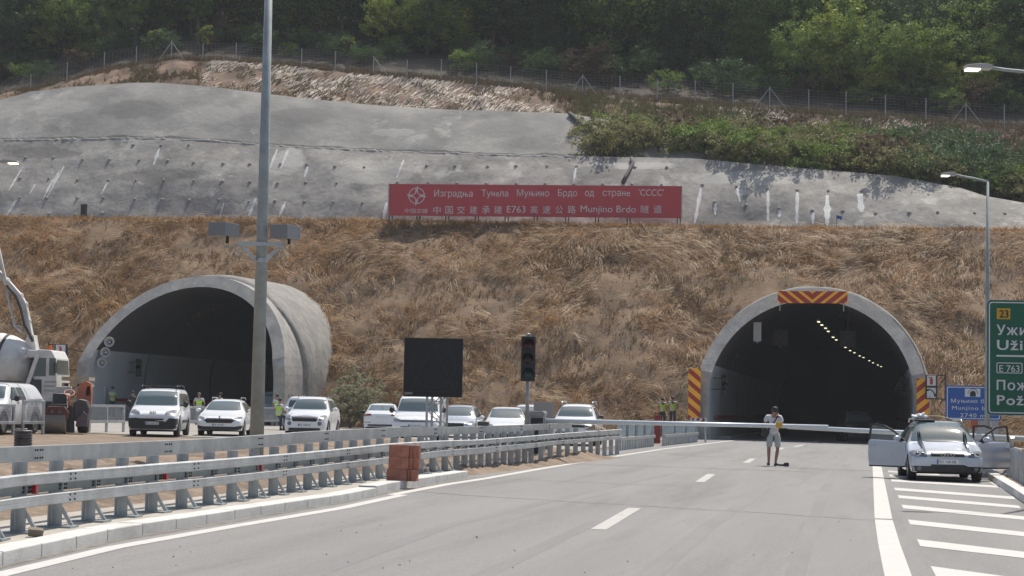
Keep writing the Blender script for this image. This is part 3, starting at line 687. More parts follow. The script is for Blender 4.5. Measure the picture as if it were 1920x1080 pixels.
# front row placed as the photo shows it: (kind, px, distance Y, scale)
front = [('bright', 40, 158, 1.1), ('green', 130, 156, 0.85), ('slim', 215, 153, 0.9), ('green', 270, 158, 0.9), ('slim', 330, 155, 0.8), ('green', 400, 160, 0.9), ('sapling', 268, 149.5, 1.0), ('sapling', 365, 150, 0.9),
         ('bright', 470, 163, 0.9), ('green', 560, 159, 0.9), ('sapling', 632, 150.5, 0.85), ('bright', 690, 155, 0.95), ('green', 770, 156, 0.72), ('bright', 830, 157, 0.8), ('green', 890, 160, 0.9), ('dark', 980, 162, 1.0), ('green', 1060, 163, .8),
         ('slim', 1200, 161, 0.75), ('rust', 1100, 152, 1.4), ('rust', 1065, 151, 1.0), ('green', 1290, 163, 1.0), ('under', 1010, 151, 1.0), ('under', 1160, 152, 1.0), ('under', 1350, 151, 1.1), ('green', 1400, 157, 0.6),
         ('green', 1500, 152.5, 0.72), ('bright', 1560, 153.5, 1.15), ('green', 1620, 153, 0.8), ('bright', 1545, 152, 0.62), ('green', 1690, 152, 0.75), ('bright', 1650, 151, 0.7), ('green', 1760, 154, .8), ('bright', 1735, 153.5, 1.05), ('bright', 1780, 152, 0.6), ('bright', 1850, 152.5, 0.7), ('green', 1900, 155, 0.8), ('rust', 1500, 150.5, 0.9), ('rust', 1830, 150.5, 1.1),
         ('rust', 1720, 150, 0.9), ('green', 1800, 160, 0.9), ('dark', 1960, 158, 1.0), ('dark', -60, 156, 1.0), ('dark', -150, 152, .9), ('green', -230, 158, 1), ('green', 2050, 154, .9), ('dark', 2160, 158, 1)]
for k, px, Y, s in front: plant(k, hillY(px, Y)-Vector((0, 0, 0.2)), s, LBL[k], GRP)
for i in range(90):            # ranks behind
    px = -160+i*25+random.uniform(-20, 20); Y = [159, 163, 167][i % 3]+random.uniform(-2, 2)
    k = random.choice(['dark', 'green']); plant(k, hillY(px, Y), random.uniform(0.9, 1.15), LBL[k], GRP)
for i in range(80):            # a closed dark understorey between the trunks
    px = -140+i*27+random.uniform(-15, 15); Y = [160, 165, 170][i % 3]+random.uniform(-2, 2)
    plant('under', hillY(px, Y)-Vector((0, 0, 0.3)), random.uniform(1.2, 1.7), 'dark green bush filling the wood between the tree trunks', GRP)
for i in range(110):            # undergrowth along the fence
    px = random.uniform(-200, 2100); Y = random.uniform(149.3, 158); k = random.choice(['under', 'under', 'darkbush', 'darkbush', 'under', 'rust'])
    plant(k, hillY(px, Y)-Vector((0, 0, 0.15)), random.uniform(0.55, 1.0), LBL[k], GRP)
# shrubs overgrowing the right-hand end of the sprayed concrete
GB = 'shrubs overgrowing the sprayed concrete'
def bermpt(px, py, Y): return atY(px, py, Y)
for i in range(128):
    px = 1082+i*7.3+random.uniform(-10, 10); lo = interp(C_LOW, px); top = interp([(1080, 238), (1130, 215), (1250, 222), (1430, 218), (1500, 235), (1700, 262), (1900, 300), (2100, 330)], px)
    t = random.random()**0.8; py = lo-6+(top+32-lo)*t; Y = 130.2+9.5*t
    k = random.choice(['olive', 'olive', 'olive', 'darkbush']) if px < 1660 else random.choice(['under', 'darkbush', 'darkbush', 'olive'])
    if random.random() < 0.03: k = 'rust'
    lab = {'olive': 'olive green shrub overgrowing the sprayed concrete', 'darkbush': 'mid green shrub overgrowing the sprayed concrete', 'under': 'dark green shrub overgrowing the shaded end of the concrete', 'rust': 'rusty brown shrub overgrowing the sprayed concrete'}[k]
    plant(k, bermpt(px, py, Y)-Vector((0, 0, 0.95)), random.uniform(0.85, 1.4), lab, GB)
# grey-green shrubs by the left-hand portal
for i, (px, py, Y, s) in enumerate(((655, 792, 101, 1.05), (692, 790, 101, 0.9), (668, 765, 104.5, 0.95), (640, 772, 105, .7))):
    plant('grey', atY(px, py, Y)-Vector((0, 0, 0.4)), s, 'grey green dusty shrub at the slope foot beside the bare portal', 'shrubs beside the bare portal')
for k, o in PROTO.items():
    if k not in USED: 
        for ch in list(o.children): bpy.data.objects.remove(ch)
        bpy.data.objects.remove(o)
# clumps of weeds
for px, py, Y in ((518, 268, 130.6), (550, 268, 130.6), (380, 148, 139), (300, 150, 138.5), (330, 146, 139), (210, 163, 139), (25, 186, 139)):
    pass
# ------------------------------------------------------------------ crash barriers
class Path:
    def __init__(s, pts): s.p = [Vector((q.x, q.y, 0)) for q in pts]; s.L = [0]; [s.L.append(s.L[-1]+(s.p[i+1]-s.p[i]).length) for i in range(len(pts)-1)]
    def at(s, t): return Vector((float(np.interp(t, s.L, [p.x for p in s.p])), float(np.interp(t, s.L, [p.y for p in s.p])), 0))
    def tan(s, t): d = s.at(min(t+.3, s.L[-1]))-s.at(max(t-.3, 0)); return d.normalized()
    def hit(s, px):            # arc length where the view ray of a column crosses the path
        d = ray(px, 800); n = Vector((d.y, -d.x, 0)); best = None
        for i in range(len(s.p)-1):
            a, c = n.dot(s.p[i]), n.dot(s.p[i+1])
            if a*c <= 0 and a != c: best = s.L[i]+(s.L[i+1]-s.L[i])*a/(a-c)
        return best
base = Path([gp(x, y, 0.11) for x, y in ((-230, 1062), (-60, 1018), (10, 1003), (143, 981), (262, 963), (360, 950), (447, 937), (520, 926), (600, 913), (700, 898), (800, 886), (880, 877), (990, 866), (1060, 857), (1157, 845))])
def z_at(path, px, py, off=0.0):
    t = path.hit(px); p = path.at(t); tn = path.tan(t); p = p+Vector((tn.y, -tn.x, 0))*off
    d = ray(px, py); k = p.y/d.y; return t, HCAM+d.z*k
def rail(name, tab, off, depth, parent, m, splice=4.0, round_=True, bolts=True):
    T = []; 
    for px, yt, yb in tab:
        t, zt = z_at(base, px, yt, off); _, zb = z_at(base, px, yb, off); T.append((t, zt, zb))
    T.sort(); t0, t1 = T[0][0], T[-1][0]; mb = MB(); n = int((t1-t0)/0.5); rows = []
    for i in range(n+1):
        t = t0+(t1-t0)*i/n; zt = np.interp(t, [a[0] for a in T], [a[1] for a in T]); zb = np.interp(t, [a[0] for a in T], [a[2] for a in T])
        p = base.at(t); tn = base.tan(t); s = Vector((tn.y, -tn.x, 0)); h = zt-zb
        prof = [(0, zb+h*.12), (depth*0.55, zb), (depth, zb+h*.10), (depth, zb+h*.42), (depth*0.93, zb+h*.5), (depth, zb+h*.58), (depth, zb+h*.88), (depth*0.6, zt), (0, zt-h*.04), (0.004, zb+h*.5)]
        if not round_: prof = [(0, zb), (depth, zb), (depth, zt), (0, zt)]
        rows.append([p+s*(off+a)+Vector((0, 0, z)) for a, z in prof])
    k = len(rows[0]); v = [q for r in rows for q in r]; f = []
    for i in range(n):
        for j in range(k): f.append((i*k+j, i*k+(j+1) % k, (i+1)*k+(j+1) % k, (i+1)*k+j))
    f += [tuple(range(k)), tuple(range(n*k, n*k+k))]
    mb.add(v, f); o = mb.build(name, m, parent)
    if bolts:
        b = MB(); t = t0+0.7; sp = MB()
        while t < t1-0.3:
            zt = np.interp(t, [a[0] for a in T], [a[1] for a in T]); zb = np.interp(t, [a[0] for a in T], [a[2] for a in T])
            tn = base.tan(t); s = Vector((tn.y, -tn.x, 0)); p = base.at(t)+s*(off+depth)
            for da in (-0.10, -0.04, 0.04, 0.10) if not round_ else (-0.07, 0.07):
                for fz in ((0.25, 0.75) if not round_ else (0.3, 0.72)):
                    c = p+tn*da+Vector((0, 0, zb+(zt-zb)*fz)); b.lathe([(0.012, 0), (0.012, 0.008), (0.006, 0.012)], c, s, 6)
            a = p+tn*0.012+s*0.0015; 
            sp.add([a+Vector((0, 0, zb+.004)), a+tn*0.012+Vector((0, 0, zb+.004)), a+tn*0.012+Vector((0, 0, zt-.004)), a+Vector((0, 0, zt-.004))], [(0, 1, 2, 3)])
            t += splice
        tag(b.build('bolts', dark_metal, o), kind='stuff'); 
    return o, T
gr = thing('crash_barrier', 'long galvanised crash barrier on strutted posts along the left kerb', 'crash barrier', base.at(0))
gr.location = (0, 0, 0)
LOWR = [(-200, 965, 992), (0, 932, 955), (213, 908, 931), (427, 888, 905), (600, 869, 883), (727, 855, 868), (813, 843, 857), (883, 838, 852), (1026, 826, 834.5), (1156, 816.5, 823)]
UPR = [(-200, 918, 944), (0, 890, 913), (213, 873, 895), (427, 857, 876), (600, 843, 858), (727, 830, 845), (800, 826, 839), (883, 824, 834), (1026, 813, 822), (1156, 804, 813.5)]
TOPR = [(-200, 858, 890), (0, 842, 872), (213, 833, 862), (427, 823, 848), (600, 810, 831), (727, 803.5, 823), (775, 801, 819), (870, 801, 815), (1026, 795.5, 806.5), (1085, 793.5, 803)]
SPC = [(a, ub+1, lt-1) for (a, ut, ub), (_, lt, lb) in zip(UPR, LOWR)]
_, TL = rail('lower_rail', LOWR, 0.10, 0.09, gr, galv)
_, TU = rail('upper_rail', UPR, 0.10, 0.09, gr, galv)
_, TT = rail('top_beam', TOPR, -0.30, 0.10, gr, galv, round_=False)
rail('spacer_beam', SPC, 0.05, 0.03, gr, galv_dull, round_=False, splice=1.0)
t_end = base.hit(1156); t = base.hit(-170)+0.2; brick_t = base.hit(800)
top_end = TT[-1][0]; pm = MB()
while t < t_end:
    p = base.at(t); tn = base.tan(t); s = Vector((tn.y, -tn.x, 0)); zb = zg(p.x)+(0.115 if t < brick_t+1.5 else -0.1)
    zl = float(np.interp(t, [a[0] for a in TU], [a[2] for a in TU])); zt = float(np.interp(t, [a[0] for a in TT], [a[2] for a in TT]))
    mb = MB(); w = 0.07
    hh = (zt+0.02 if t < top_end else zl)
    # channel section post, its web facing the road
    mb.beam(p+s*0.045+Vector((0, 0, zb)), p+s*0.045+Vector((0, 0, hh)), 0.008, 2*w, s)
    for e in (-1, 1): mb.beam(p+tn*e*w+s*0.0+Vector((0, 0, zb)), p+tn*e*w+Vector((0, 0, hh)), 0.008, 0.085, tn)
    post = mb.build('post', galv, gr)
    if t < brick_t+1.5:
        q = MB(); q.beam(p-s*0.14+Vector((0, 0, zb+0.010)), p+s*0.26+Vector((0, 0, zb+0.010)), 0.26, 0.02, Vector((0, 0, 1))); q.build('base_plate', galv_dull, post)
        q = MB(); q.beam(p+s*0.065+tn*0.02+Vector((0, 0, zl-0.08-0.14)), p+s*0.22+tn*0.02+Vector((0, 0, zb+0.02)), 0.035, 0.03, tn); q.build('strut', galv, post)
    t += 1.0 if t < base.hit(850) else (0.72 if t < base.hit(985) else 1.35)
redm = mat('red reflector', (0.45, 0.02, 0.03), 0.3, var=0.05, coat=0.5)
for px, py in ((47, 917), (295, 892), (475, 875)):
    t, z = z_at(base, px, py, 0.1); p = base.at(t); tn = base.tan(t); s = Vector((tn.y, -tn.x, 0)); q = MB()
    c = p+s*0.13+Vector((0, 0, z)); q.beam(c-Vector((0, 0, .045)), c+Vector((0, 0, .045)), 0.075, 0.05, s); q.build('reflector', redm, gr, bevel=0.006)
# parapets with translucent panels in front of the right-hand portal
screen = mat('blue grey translucent panel', (0.34, 0.42, 0.46), 0.25, var=0.05, scale=2)
def parapet(a, c, label, h=0.95, n=5, extra=None):
    A, B = gp(*a), gp(*c); d = (B-A); L = d.length; rz = math.atan2(d.y, d.x); t = thing('parapet', label, 'parapet', (A.x, A.y, zg(A.x)), rz)
    for i in range(n): 
        x = L*i/(n-1); q = MB(); q.box(x-0.05, x+0.05, -0.04, 0.04, -.03, h); q.build('post', galv, t)
    q = MB(); q.box(0.06, L-0.06, 0.05, 0.06, 0.48, h-0.04); q.build('panel', screen, t)
    q = MB(); q.box(-0.05, L+0.05, -0.11, -0.045, 0.36, 0.47); q.build('rail', galv, t, bevel=0.012)
    q = MB(); q.box(-0.05, L+0.05, -0.11, -0.045, h-0.02, h+0.06); q.build('top_rail', galv, t, bevel=0.012)
    k = MB(); x = 0.5
    while x < L-0.2: k.box(x-0.045, x+0.045, -0.035, 0.035, 0, 0.36); x += 0.62
    for i in range(len(k.v)//8): 
        q = MB(); q.add(k.v[i*8:i*8+8], [(0, 1, 3, 2), (4, 6, 7, 5), (0, 4, 5, 1), (2, 3, 7, 6), (0, 2, 6, 4), (1, 5, 7, 3)]); q.build('short_post', galv, t)
    return t
parapet((1159, 845), (1224, 837), 'galvanised parapet with pale blue panels joining the end of the crash barrier')
parapet((1243, 836), (1306, 829), 'short galvanised parapet with panels beside the left chevron board', n=4)
# right-hand barrier, cut off by the edge of the view
A, B = gp(1893, 893, 0.1), gp(2010, 962, 0.1); d = B-A; t = thing('crash_barrier', 'galvanised crash barrier with a slanting end brace beside the silver estate', 'crash barrier', (A.x, A.y, zg(A.x)+0.1), math.atan2(d.y, d.x)); L = d.length
for z0, z1, nm in ((0.36, 0.47, 'lower_rail'), (0.60, 0.74, 'upper_rail')):
    q = MB(); q.box(0.35, L, 0.06, 0.13, z0, z1); q.build(nm, galv, t, bevel=0.02)
k = 0.2
while k < L: q = MB(); q.box(k-0.06, k+0.06, -0.05, 0.05, -.05, 0.72); q.build('post', galv, t); k += 1.0
q = MB(); q.beam((-0.25, 0.0, 0.0), (0.32, 0.05, 0.98), 0.09, 0.06); q.build('end_brace', galv, t)
q = MB(); q.box(-0.4, -0.1, -0.1, 0.14, -0.1, 0.05); q.build('base_plate', galv_dull, t)
card = mat('brown cardboard', (0.46, 0.31, 0.19), 0.85, var=0.12, scale=5)
bx = A.lerp(B, 0.45); q = MB(); q.box(-0.22, 0.22, -0.15, 0.15, 0.0, 0.07); q.box(-0.2, 0.2, -0.145, -0.12, 0.07, 0.12)
o = q.build('cardboard', card); o.location = (bx.x+0.08, bx.y, zg(bx.x)+0.845); o.rotation_euler = (0, 0, 0.3); tag(o, 'flattened brown cardboard lying on the barrier beside the silver estate', 'cardboard')

# ------------------------------------------------------------------ boards and signs
def plane_rect(pl, pr, pt, Z, rz):
    """bottom-left, bottom-right and top-left pixels -> origin, width, height on an upright plane turned by rz"""
    O = atZ(*pl, Z); u = Vector((math.cos(rz), math.sin(rz), 0)); n = Vector((-u.y, u.x, 0))
    dr = ray(*pr); k = n.dot(O-CP)/n.dot(dr); R = CP+dr*k; dt = ray(*pt); k2 = n.dot(O-CP)/n.dot(dt); T = CP+dt*k2
    return O, (R-O).dot(u), T.z-O.z
def rrect(x0, x1, z0, z1, r, n=4):
    P = []
    for cx, cz, a0 in ((x1-r, z1-r, 0), (x0+r, z1-r, 90), (x0+r, z0+r, 180), (x1-r, z0+r, 270)):
        for k in range(n+1): a = rad(a0+90*k/n); P.append((cx+r*math.cos(a), cz+r*math.sin(a)))
    return P
def ringprism(m, out, inn, y0, y1):
    n = len(out); v = [(x, y, z) for y in (y0, y1) for x, z in out+inn]; f = []
    for i in range(n):
        j = (i+1) % n
        f += [(i, j, n+j, n+i), (2*n+i, 3*n+i, 3*n+j, 2*n+j), (i, 2*n+i, 2*n+j, j), (n+i, n+j, 3*n+j, 3*n+i)]
    m.add(v, f)
red_ban = mat('red banner cloth', (0.50, 0.075, 0.085), 0.7, var=0.06, scale=1.5)
ban_ink = mat('pale banner lettering', (0.66, 0.62, 0.62), 0.7, var=0)
Zb = 125.5; O, Wb, Hb = plane_rect((729, 404), (1277, 411), (730, 345), Zb, YAW*0.55)
bn = thing('banner', 'long red banner with white Cyrillic and Chinese lettering on the slope crest', 'banner', O, YAW*0.55)
q = MB(); q.box(0, Wb, 0, 0.06, 0, Hb); q.build('board', red_ban, bn)
q = MB(); q.box(-0.06, 0.0, -0.02, 0.1, -0.02, Hb+0.06); q.box(Wb, Wb+0.06, -0.02, 0.1, -0.02, Hb+0.06); q.box(-0.06, Wb+0.06, 0.062, 0.1, Hb-0.1, Hb+0.02); q.build('frame', galv_dull, bn)
for x in (0.12, 2.0, 3.95, 5.95, 7.95, 9.9, 12.0, 14.0, 16.1, Wb-0.15):
    for dx in (-0.1, 0.1):
        q = MB(); q.beam((x+dx, 0.09, Hb*0.9), (x+dx, 0.09, -0.75), 0.07, 0.07); q.build('leg', dark_metal, bn)
s_b = Hb/61.0                  # metres per photograph pixel on the banner
def bx_(px): return (px-729)*Wb/548
def bz_(py, px): return (404+(px-729)*7/548-py)*Hb/59.5
for w, x0, x1 in (('Изградња', 813, 887), ('Тунела', 903, 954), ('Муњино', 969, 1031), ('Брдо', 1046, 1083), ('од', 1097, 1115), ('стране', 1130, 1182), ("'CCCC'", 1197, 1244)):
    o = text(w, 1.0, ban_ink, bn, (bx_(x0), -0.01, bz_(369.0, (x0+x1)/2)), name='lettering', bold=0.0)
    k = bx_(x1)-bx_(x0); wd = max(v.co.x for v in o.data.vertices); hh = 0.45; o.scale = (k/wd, hh/0.72, 1)
for w, x0, x1 in (('中', 813, 827), ('国', 836, 850), ('交', 858, 873), ('建', 882, 896), ('承', 905, 920), ('建', 928, 943), ('E763', 952, 987), ('高', 996, 1010), ('速', 1019, 1034), ('公', 1043, 1057), ('路', 1066, 1081), ('Munjino Brdo', 1090, 1193), ('隧', 1202, 1217), ('道', 1226, 1241)):
    o = text(w, 1.0, ban_ink, bn, (0, 0, 0), name='lettering', bold=0.0)
    xs = [v.co.x for v in o.data.vertices]; ys = [v.co.y for v in o.data.vertices]; k = (bx_(x1)-bx_(x0))/(max(xs)-min(xs))
    kh = 0.52/(max(ys)-min(ys)) if len(w) == 1 else 0.47/0.72
    o.scale = (k, kh, 1); o.location = (bx_(x0)-min(xs)*k, -0.01, bz_(401.5, (x0+x1)/2)-(min(ys)*kh if len(w) == 1 else -0.07))
o = text('中国交建', 1.0, ban_ink, bn, (0, 0, 0), name='lettering', bold=0.0); xs = [v.co.x for v in o.data.vertices]; k = (bx_(803)-bx_(759))/(max(xs)-min(xs)); o.scale = (k, k*0.8, 1); o.location = (bx_(759)-min(xs)*k, -0.01, bz_(399, 780))
cx, cz, rr = bx_(781), bz_(367, 781), 0.53
q = MB(); q.lathe([(rr*0.95, -0.012), (rr*1.05, -0.012), (rr*1.05, 0.0), (rr*0.95, 0.0)], (cx, 0, cz), (0, 1, 0), 40, closed=True)
def arc_bar(m, pts, w): 
    for i in range(len(pts)-1): m.beam((cx+pts[i][0], -0.012, cz+pts[i][1]), (cx+pts[i+1][0], -0.012, cz+pts[i+1][1]), w, 0.016, Vector((0, 1, 0)))
for k in range(4):
    a = k*math.pi/2; ca, sa = math.cos(a), math.sin(a)
    for pts in ([(0.05, 0.66), (0.05, 0.3), (0.09, 0.17), (0.17, 0.09), (0.30, 0.06), (0.5, 0.06)], [(-0.02, 0.5), (-0.02, 0.22)]):
        arc_bar(q, [(x*ca-z*sa, x*sa+z*ca) for x, z in pts], 0.055)
q.build('emblem', ban_ink, bn)
# chevron boards
chev_y = mat('orange reflective sheet', (0.95, 0.46, 0.03), 0.45, var=0.06); chev_r = mat('red reflective sheet', (0.40, 0.035, 0.02), 0.45, var=0.06)
def clip_poly(P, x0, x1, z0, z1):
    for ax, lim, sg in ((0, x0, 1), (0, x1, -1), (1, z0, 1), (1, z1, -1)):
        R = []
        for i in range(len(P)):
            a, c = P[i], P[(i+1) % len(P)]; da, dc = sg*(a[ax]-lim), sg*(c[ax]-lim)
            if da >= 0: R.append(a)
            if da*dc < 0: t = da/(da-dc); R.append((a[0]+(c[0]-a[0])*t, a[1]+(c[1]-a[1])*t))
        P = R
        if len(P) < 3: return None
    return P
def chevron(label, pl, pr, pt, Y, mode, cat='chevron board'):
    Z = (atY(*pl, Y)-CP).dot(fw); O, W, H = plane_rect(pl, pr, pt, Z, 0.0); t = thing('chevron_board', label, cat, O)
    q = MB(); q.box(0, W, 0, 0.05, 0, H); q.build('board', chev_y, t)
    q = MB(); p = 0.62; w = 0.30
    for k in range(-12, 14):
        if mode == 'v':
            for sg in (-1, 1):
                x = W/2+sg*(k*p); P = [(x, 0), (x+w*1.3, 0), (x+w*1.3+sg*H*1.25, H), (x+sg*H*1.25, H)] if sg > 0 else [(x-w*1.3, 0), (x, 0), (x-H*1.25, H), (x-w*1.3-H*1.25, H)]
                c = clip_poly(P, W/2 if sg > 0 else 0.0, W if sg > 0 else W/2, 0, H)
                if c: q.prism(c, -0.006, -0.001)
        else:
            z = k*p; sl = 0.85*W*(1 if mode == 'r' else -1); c = clip_poly([(0, z), (W, z+sl), (W, z+sl+w), (0, z+w)], 0, W, 0, H)
            if c: q.prism(c, -0.006, -0.001)
    q.build('stripes', chev_r, t); return t, W, H
t, W, H = chevron('orange and red chevron board across the crown of the portal', (1458, 568), (1589, 571), (1458, 545.5), RCY+1.2, 'v')
for x in (0.12, W-0.2): 
    q = MB(); q.beam((x, 0.06, 0.05), (x, 0.06, -0.42), 0.05, 0.05); q.beam((x, 0.06, 0.1), (x, 2.6, 0.1), 0.05, 0.05); q.build('bracket', galv_dull, t)
for lab, a, b_, c, md in (('tall striped board at the left foot of the portal, by the two workers', (1290, 787), (1313, 788), (1291, 690.5), 'l'), ('tall striped board at the right foot of the portal, behind the phone sign', (1718.5, 783), (1742.5, 784), (1719, 709.5), 'r')):
    t, W, H = chevron(lab, a, b_, c, RCY-0.25, md)
    q = MB(); q.box(W*0.3, W*0.3+0.07, 0.052, 0.12, -1.75, H); q.box(W*0.7-0.07, W*0.7, 0.052, 0.12, -1.75, H); q.build('posts', galv_dull, t)
# fire and phone signs on bracket frames
sig_w = mat('white sign sheet', (0.62, 0.62, 0.62), 0.5, var=0.04); sig_red = mat('red sign sheet', (0.42, 0.05, 0.045), 0.5, var=0)
def ext_phone(label, px0, px1, pyb, pyt, side, Y, phone=True):
    Z = (atY(px0, pyb, Y)-CP).dot(fw); O, W, H = plane_rect((px0, pyb), (px1, pyb+0.3), (px0, pyt), Z, 0.0); t = thing('emergency_sign', label, 'sign', O)
    q = MB(); q.box(0, W, 0, 0.16, 0, H); q.build('case', black_plastic, t, bevel=0.02)
    hs = H/2
    for i, nm in enumerate(('phone', 'fire')):
        z0 = i*hs+0.06; q = MB(); q.box(0.08, W-0.08, -0.012, 0.0, z0+0.01, z0+hs-0.1); face = q.build('face', sig_w, t)
        q = MB(); cx = W/2; cz = z0+(hs-0.09)/2
        if nm == 'fire':
            q.prism(rrect(cx-0.075, cx+0.075, cz-0.2, cz+0.12, 0.05), -0.02, -0.013); q.prism([(cx-0.04, cz+.12), (cx+.04, cz+.12), (cx+.04, cz+.18), (cx-.16, cz+.18), (cx-.16, cz+.14), (cx-.04, cz+.14)], -0.02, -0.013); q.build('extinguisher_symbol', sig_red, face)
        elif phone:
            pts = [(-0.2, 0.16), (-0.08, 0.17), (0.06, 0.10), (0.15, -0.02), (0.18, -0.15)]
            q.tube([(cx+a, -0.02, cz+b_) for a, b_ in pts], 0.03, 6); q.sphere((cx-0.19, -0.02, cz+0.14), (0.08, .02, .055)); q.sphere((cx+0.18, -0.02, cz-0.12), (0.055, .02, .085)); q.build('phone_symbol', ink, face)
            text('112', 0.12, ink, face, (cx-0.2, -0.016, cz-0.24))
    e = W if side > 0 else 0; x1 = e+side*0.40
    q = MB(); q.beam((x1, 0.08, -0.12), (x1, 0.08, H+0.1), 0.07, 0.07); q.beam((e, 0.08, H-0.02), (x1, 0.08, H-0.02), 0.05, 0.05); q.beam((e, 0.08, 0.02), (x1, 0.08, 0.02), 0.05, 0.05)
    for z in (0.1, H-0.1): q.beam((x1, 0.1, z), (x1, 5.5, z-0.2), 0.05, 0.05)
    q.build('bracket', dark_metal, t); return t
ext_phone('black framed fire extinguisher and telephone sign beside the right portal', 1735, 1757.5, 748.5, 702.5, 1, RCY-0.6)
ext_phone('black framed fire extinguisher sign behind the mixer truck cab', 101, 124, 690, 645, -1, 97)
# blue tunnel sign
blue = mat('blue sign sheet', (0.025, 0.10, 0.36), 0.45, var=0.05); green = mat('green sign sheet', (0.0, 0.105, 0.058), 0.45, var=0.05); yel = mat('yellow sign sheet', (0.62, 0.36, 0.03), 0.45, var=0.03)
let = mat('white sign lettering', (0.66, 0.68, 0.68), 0.5, var=0)
O, W, H = plane_rect((1773, 787), (1877, 791.5), (1773.5, 722.5), 78.0, YAW*0.6); bs = thing('tunnel_sign', 'blue tunnel sign giving a length of 2740 m', 'sign', O, YAW*0.6)
q = MB(); q.prism(rrect(0, W, 0, H, 0.07), 0, 0.05); q.build('board', blue, bs)
q = MB(); ringprism(q, rrect(0.05, W-0.05, 0.05, H-0.05, 0.06), rrect(0.085, W-0.085, 0.085, H-0.085, 0.05), -0.006, -0.001); q.build('border', let, bs)
k = W/104.0
def bsx(px): return (px-1773)*k
def bsz(py): return (789-py)*k
q = MB(); q.box(bsx(1809), bsx(1838), -0.006, -0.001, bsz(744.5), bsz(729)); pict = q.build('pictogram', let, bs)
q = MB(); cx, cz = bsx(1824), bsz(744); P = [(cx-.12, cz)]+[(cx+.12*math.cos(math.pi-math.pi*i/10), cz+.12+.12*math.sin(math.pi*i/10)) for i in range(11)]+[(cx+.12, cz)]; q.prism(P, -0.012, -0.007)
oa = [(cx+.20*math.cos(math.pi-math.pi*i/10), cz+.12+.20*math.sin(math.pi*i/10)) for i in range(11)]
for i in range(10): q.beam((oa[i][0], -0.01, oa[i][1]), (oa[i+1][0], -0.01, oa[i+1][1]), 0.02, 0.006, Vector((0, 1, 0)))
q.build('tunnel_symbol', ink, pict)
for s_, x0, x1, zb, hp in (('Муњино брдо', 1782, 1869, 756.2, 6.6), ('Munjino brdo', 1784, 1869, 769.5, 6.6), ('2740 m', 1800, 1847, 783.5, 6.8)):
    o = text(s_, 1, let, bs, (0, 0, 0), bold=0.007, space=1.15); xs = [v.co.x for v in o.data.vertices]; kk = (bsx(x1)-bsx(x0))/(max(xs)-min(xs)); o.scale = (kk, hp*k/0.72*1.15, 1); o.location = (bsx(x0), -0.008, bsz(zb))
q = MB(); q.box(0.35, 0.47, 0.052, 0.16, -2.3, H*0.9); q.build('post', galv, bs); q = MB(); q.box(W-0.5, W-0.38, 0.052, 0.16, -2.3, H*0.9); q.build('post', galv, bs)
# orange red plate and grey cabinet under the blue sign
q = MB(); q.box(0, 1.15, 0, 0.5, 0, 1.65); q.box(-0.04, 1.19, -0.04, 0.54, 1.65, 1.7)
gcab = mat('grey cabinet paint', (0.40, 0.38, 0.37), 0.5, var=0.06)
pz = atZ(1822, 830, 82); cb = thing('roadside_cabinet', 'grey roadside cabinet with an orange plate below the blue tunnel sign', 'cabinet', (pz.x, pz.y, zg(pz.x)), YAW*.5)
q.build('body', gcab, cb, bevel=0.015); q = MB(); q.prism([(0.1+0.17*math.cos(a*math.pi/8), 1.25+0.3*math.sin(a*math.pi/8)) for a in range(16)], -0.02, -0.002); q.build('plate', mat('orange red plate', (0.50, 0.11, 0.035), 0.5), cb)
# green direction sign
O, W, H = plane_rect((1850.5, 777.5), (2085, 783), (1848, 562.5), 50.0, YAW*0.75); gs = thing('direction_sign', 'large green direction sign with white Cyrillic and Latin town names', 'sign', O, YAW*0.75)
k = H/215.0
def gx(px): return (px-1850)*k
def gz_(py): return (778-py)*k
q = MB(); q.prism(rrect(0, W, 0, H, 0.11), 0, 0.05); q.build('board', green, gs)
q = MB(); ringprism(q, rrect(-0.012, W+0.012, -0.012, H+0.012, 0.115), rrect(0.002, W-0.002, 0.002, H-0.002, 0.11), -0.012, 0.055); q.build('rim', galv_dull, gs)
q = MB(); ringprism(q, rrect(0.045, W-0.045, 0.045, H-0.045, 0.08), rrect(0.075, W-0.075, 0.075, H-0.075, 0.06), -0.006, -0.001); q.build('border', let, gs)
q = MB(); q.box(gx(1868), gx(1893), -0.006, -0.001, gz_(598.5), gz_(578)); yb = q.build('route_panel', yel, gs)
def fit(s_, x0, x1, ybase, cap, par, m=let, bold=0.014, sp=1.0):
    o = text(s_, 1, m, par, (0, 0, 0), bold=bold, space=sp); xs = [v.co.x for v in o.data.vertices]; kk = (gx(x1)-gx(x0))/(max(xs)-min(xs)); o.scale = (kk, cap*k/0.72, 1); o.location = (gx(x0)-min(xs)*kk, -0.014, gz_(ybase)); return o
fit('23', 1872.5, 1889.5, 595.5, 14.5, yb, ink, 0.01)
fit('Ужице', 1867.5, 1956, 628, 18.5, gs, bold=0.02, sp=1.12); fit('Užice', 1868, 1952, 656, 19, gs, bold=0.02, sp=1.12)
fit('Пожега', 1867.5, 1968, 731, 18, gs, bold=0.02, sp=1.12); fit('Požega', 1868, 1966, 759, 18.5, gs, bold=0.02, sp=1.12)
q = MB(); q.box(gx(1867.5), gx(2070), -0.008, -0.001, gz_(669), gz_(665.8)); q.build('divider', let, gs)
q = MB(); ringprism(q, rrect(gx(1867.5), gx(1915.5), gz_(700), gz_(680), 0.04), rrect(gx(1869), gx(1914), gz_(698.5), gz_(681.5), 0.03), -0.008, -0.001); q.build('route_panel', let, gs)
fit('E 763', 1872.5, 1910, 697, 12.5, gs, bold=0.004)
for x in (W*0.45, W*0.85): q = MB(); q.box(x, x+0.14, 0.052, 0.2, -O.z-0.3, H*0.95); q.build('post', galv, gs)
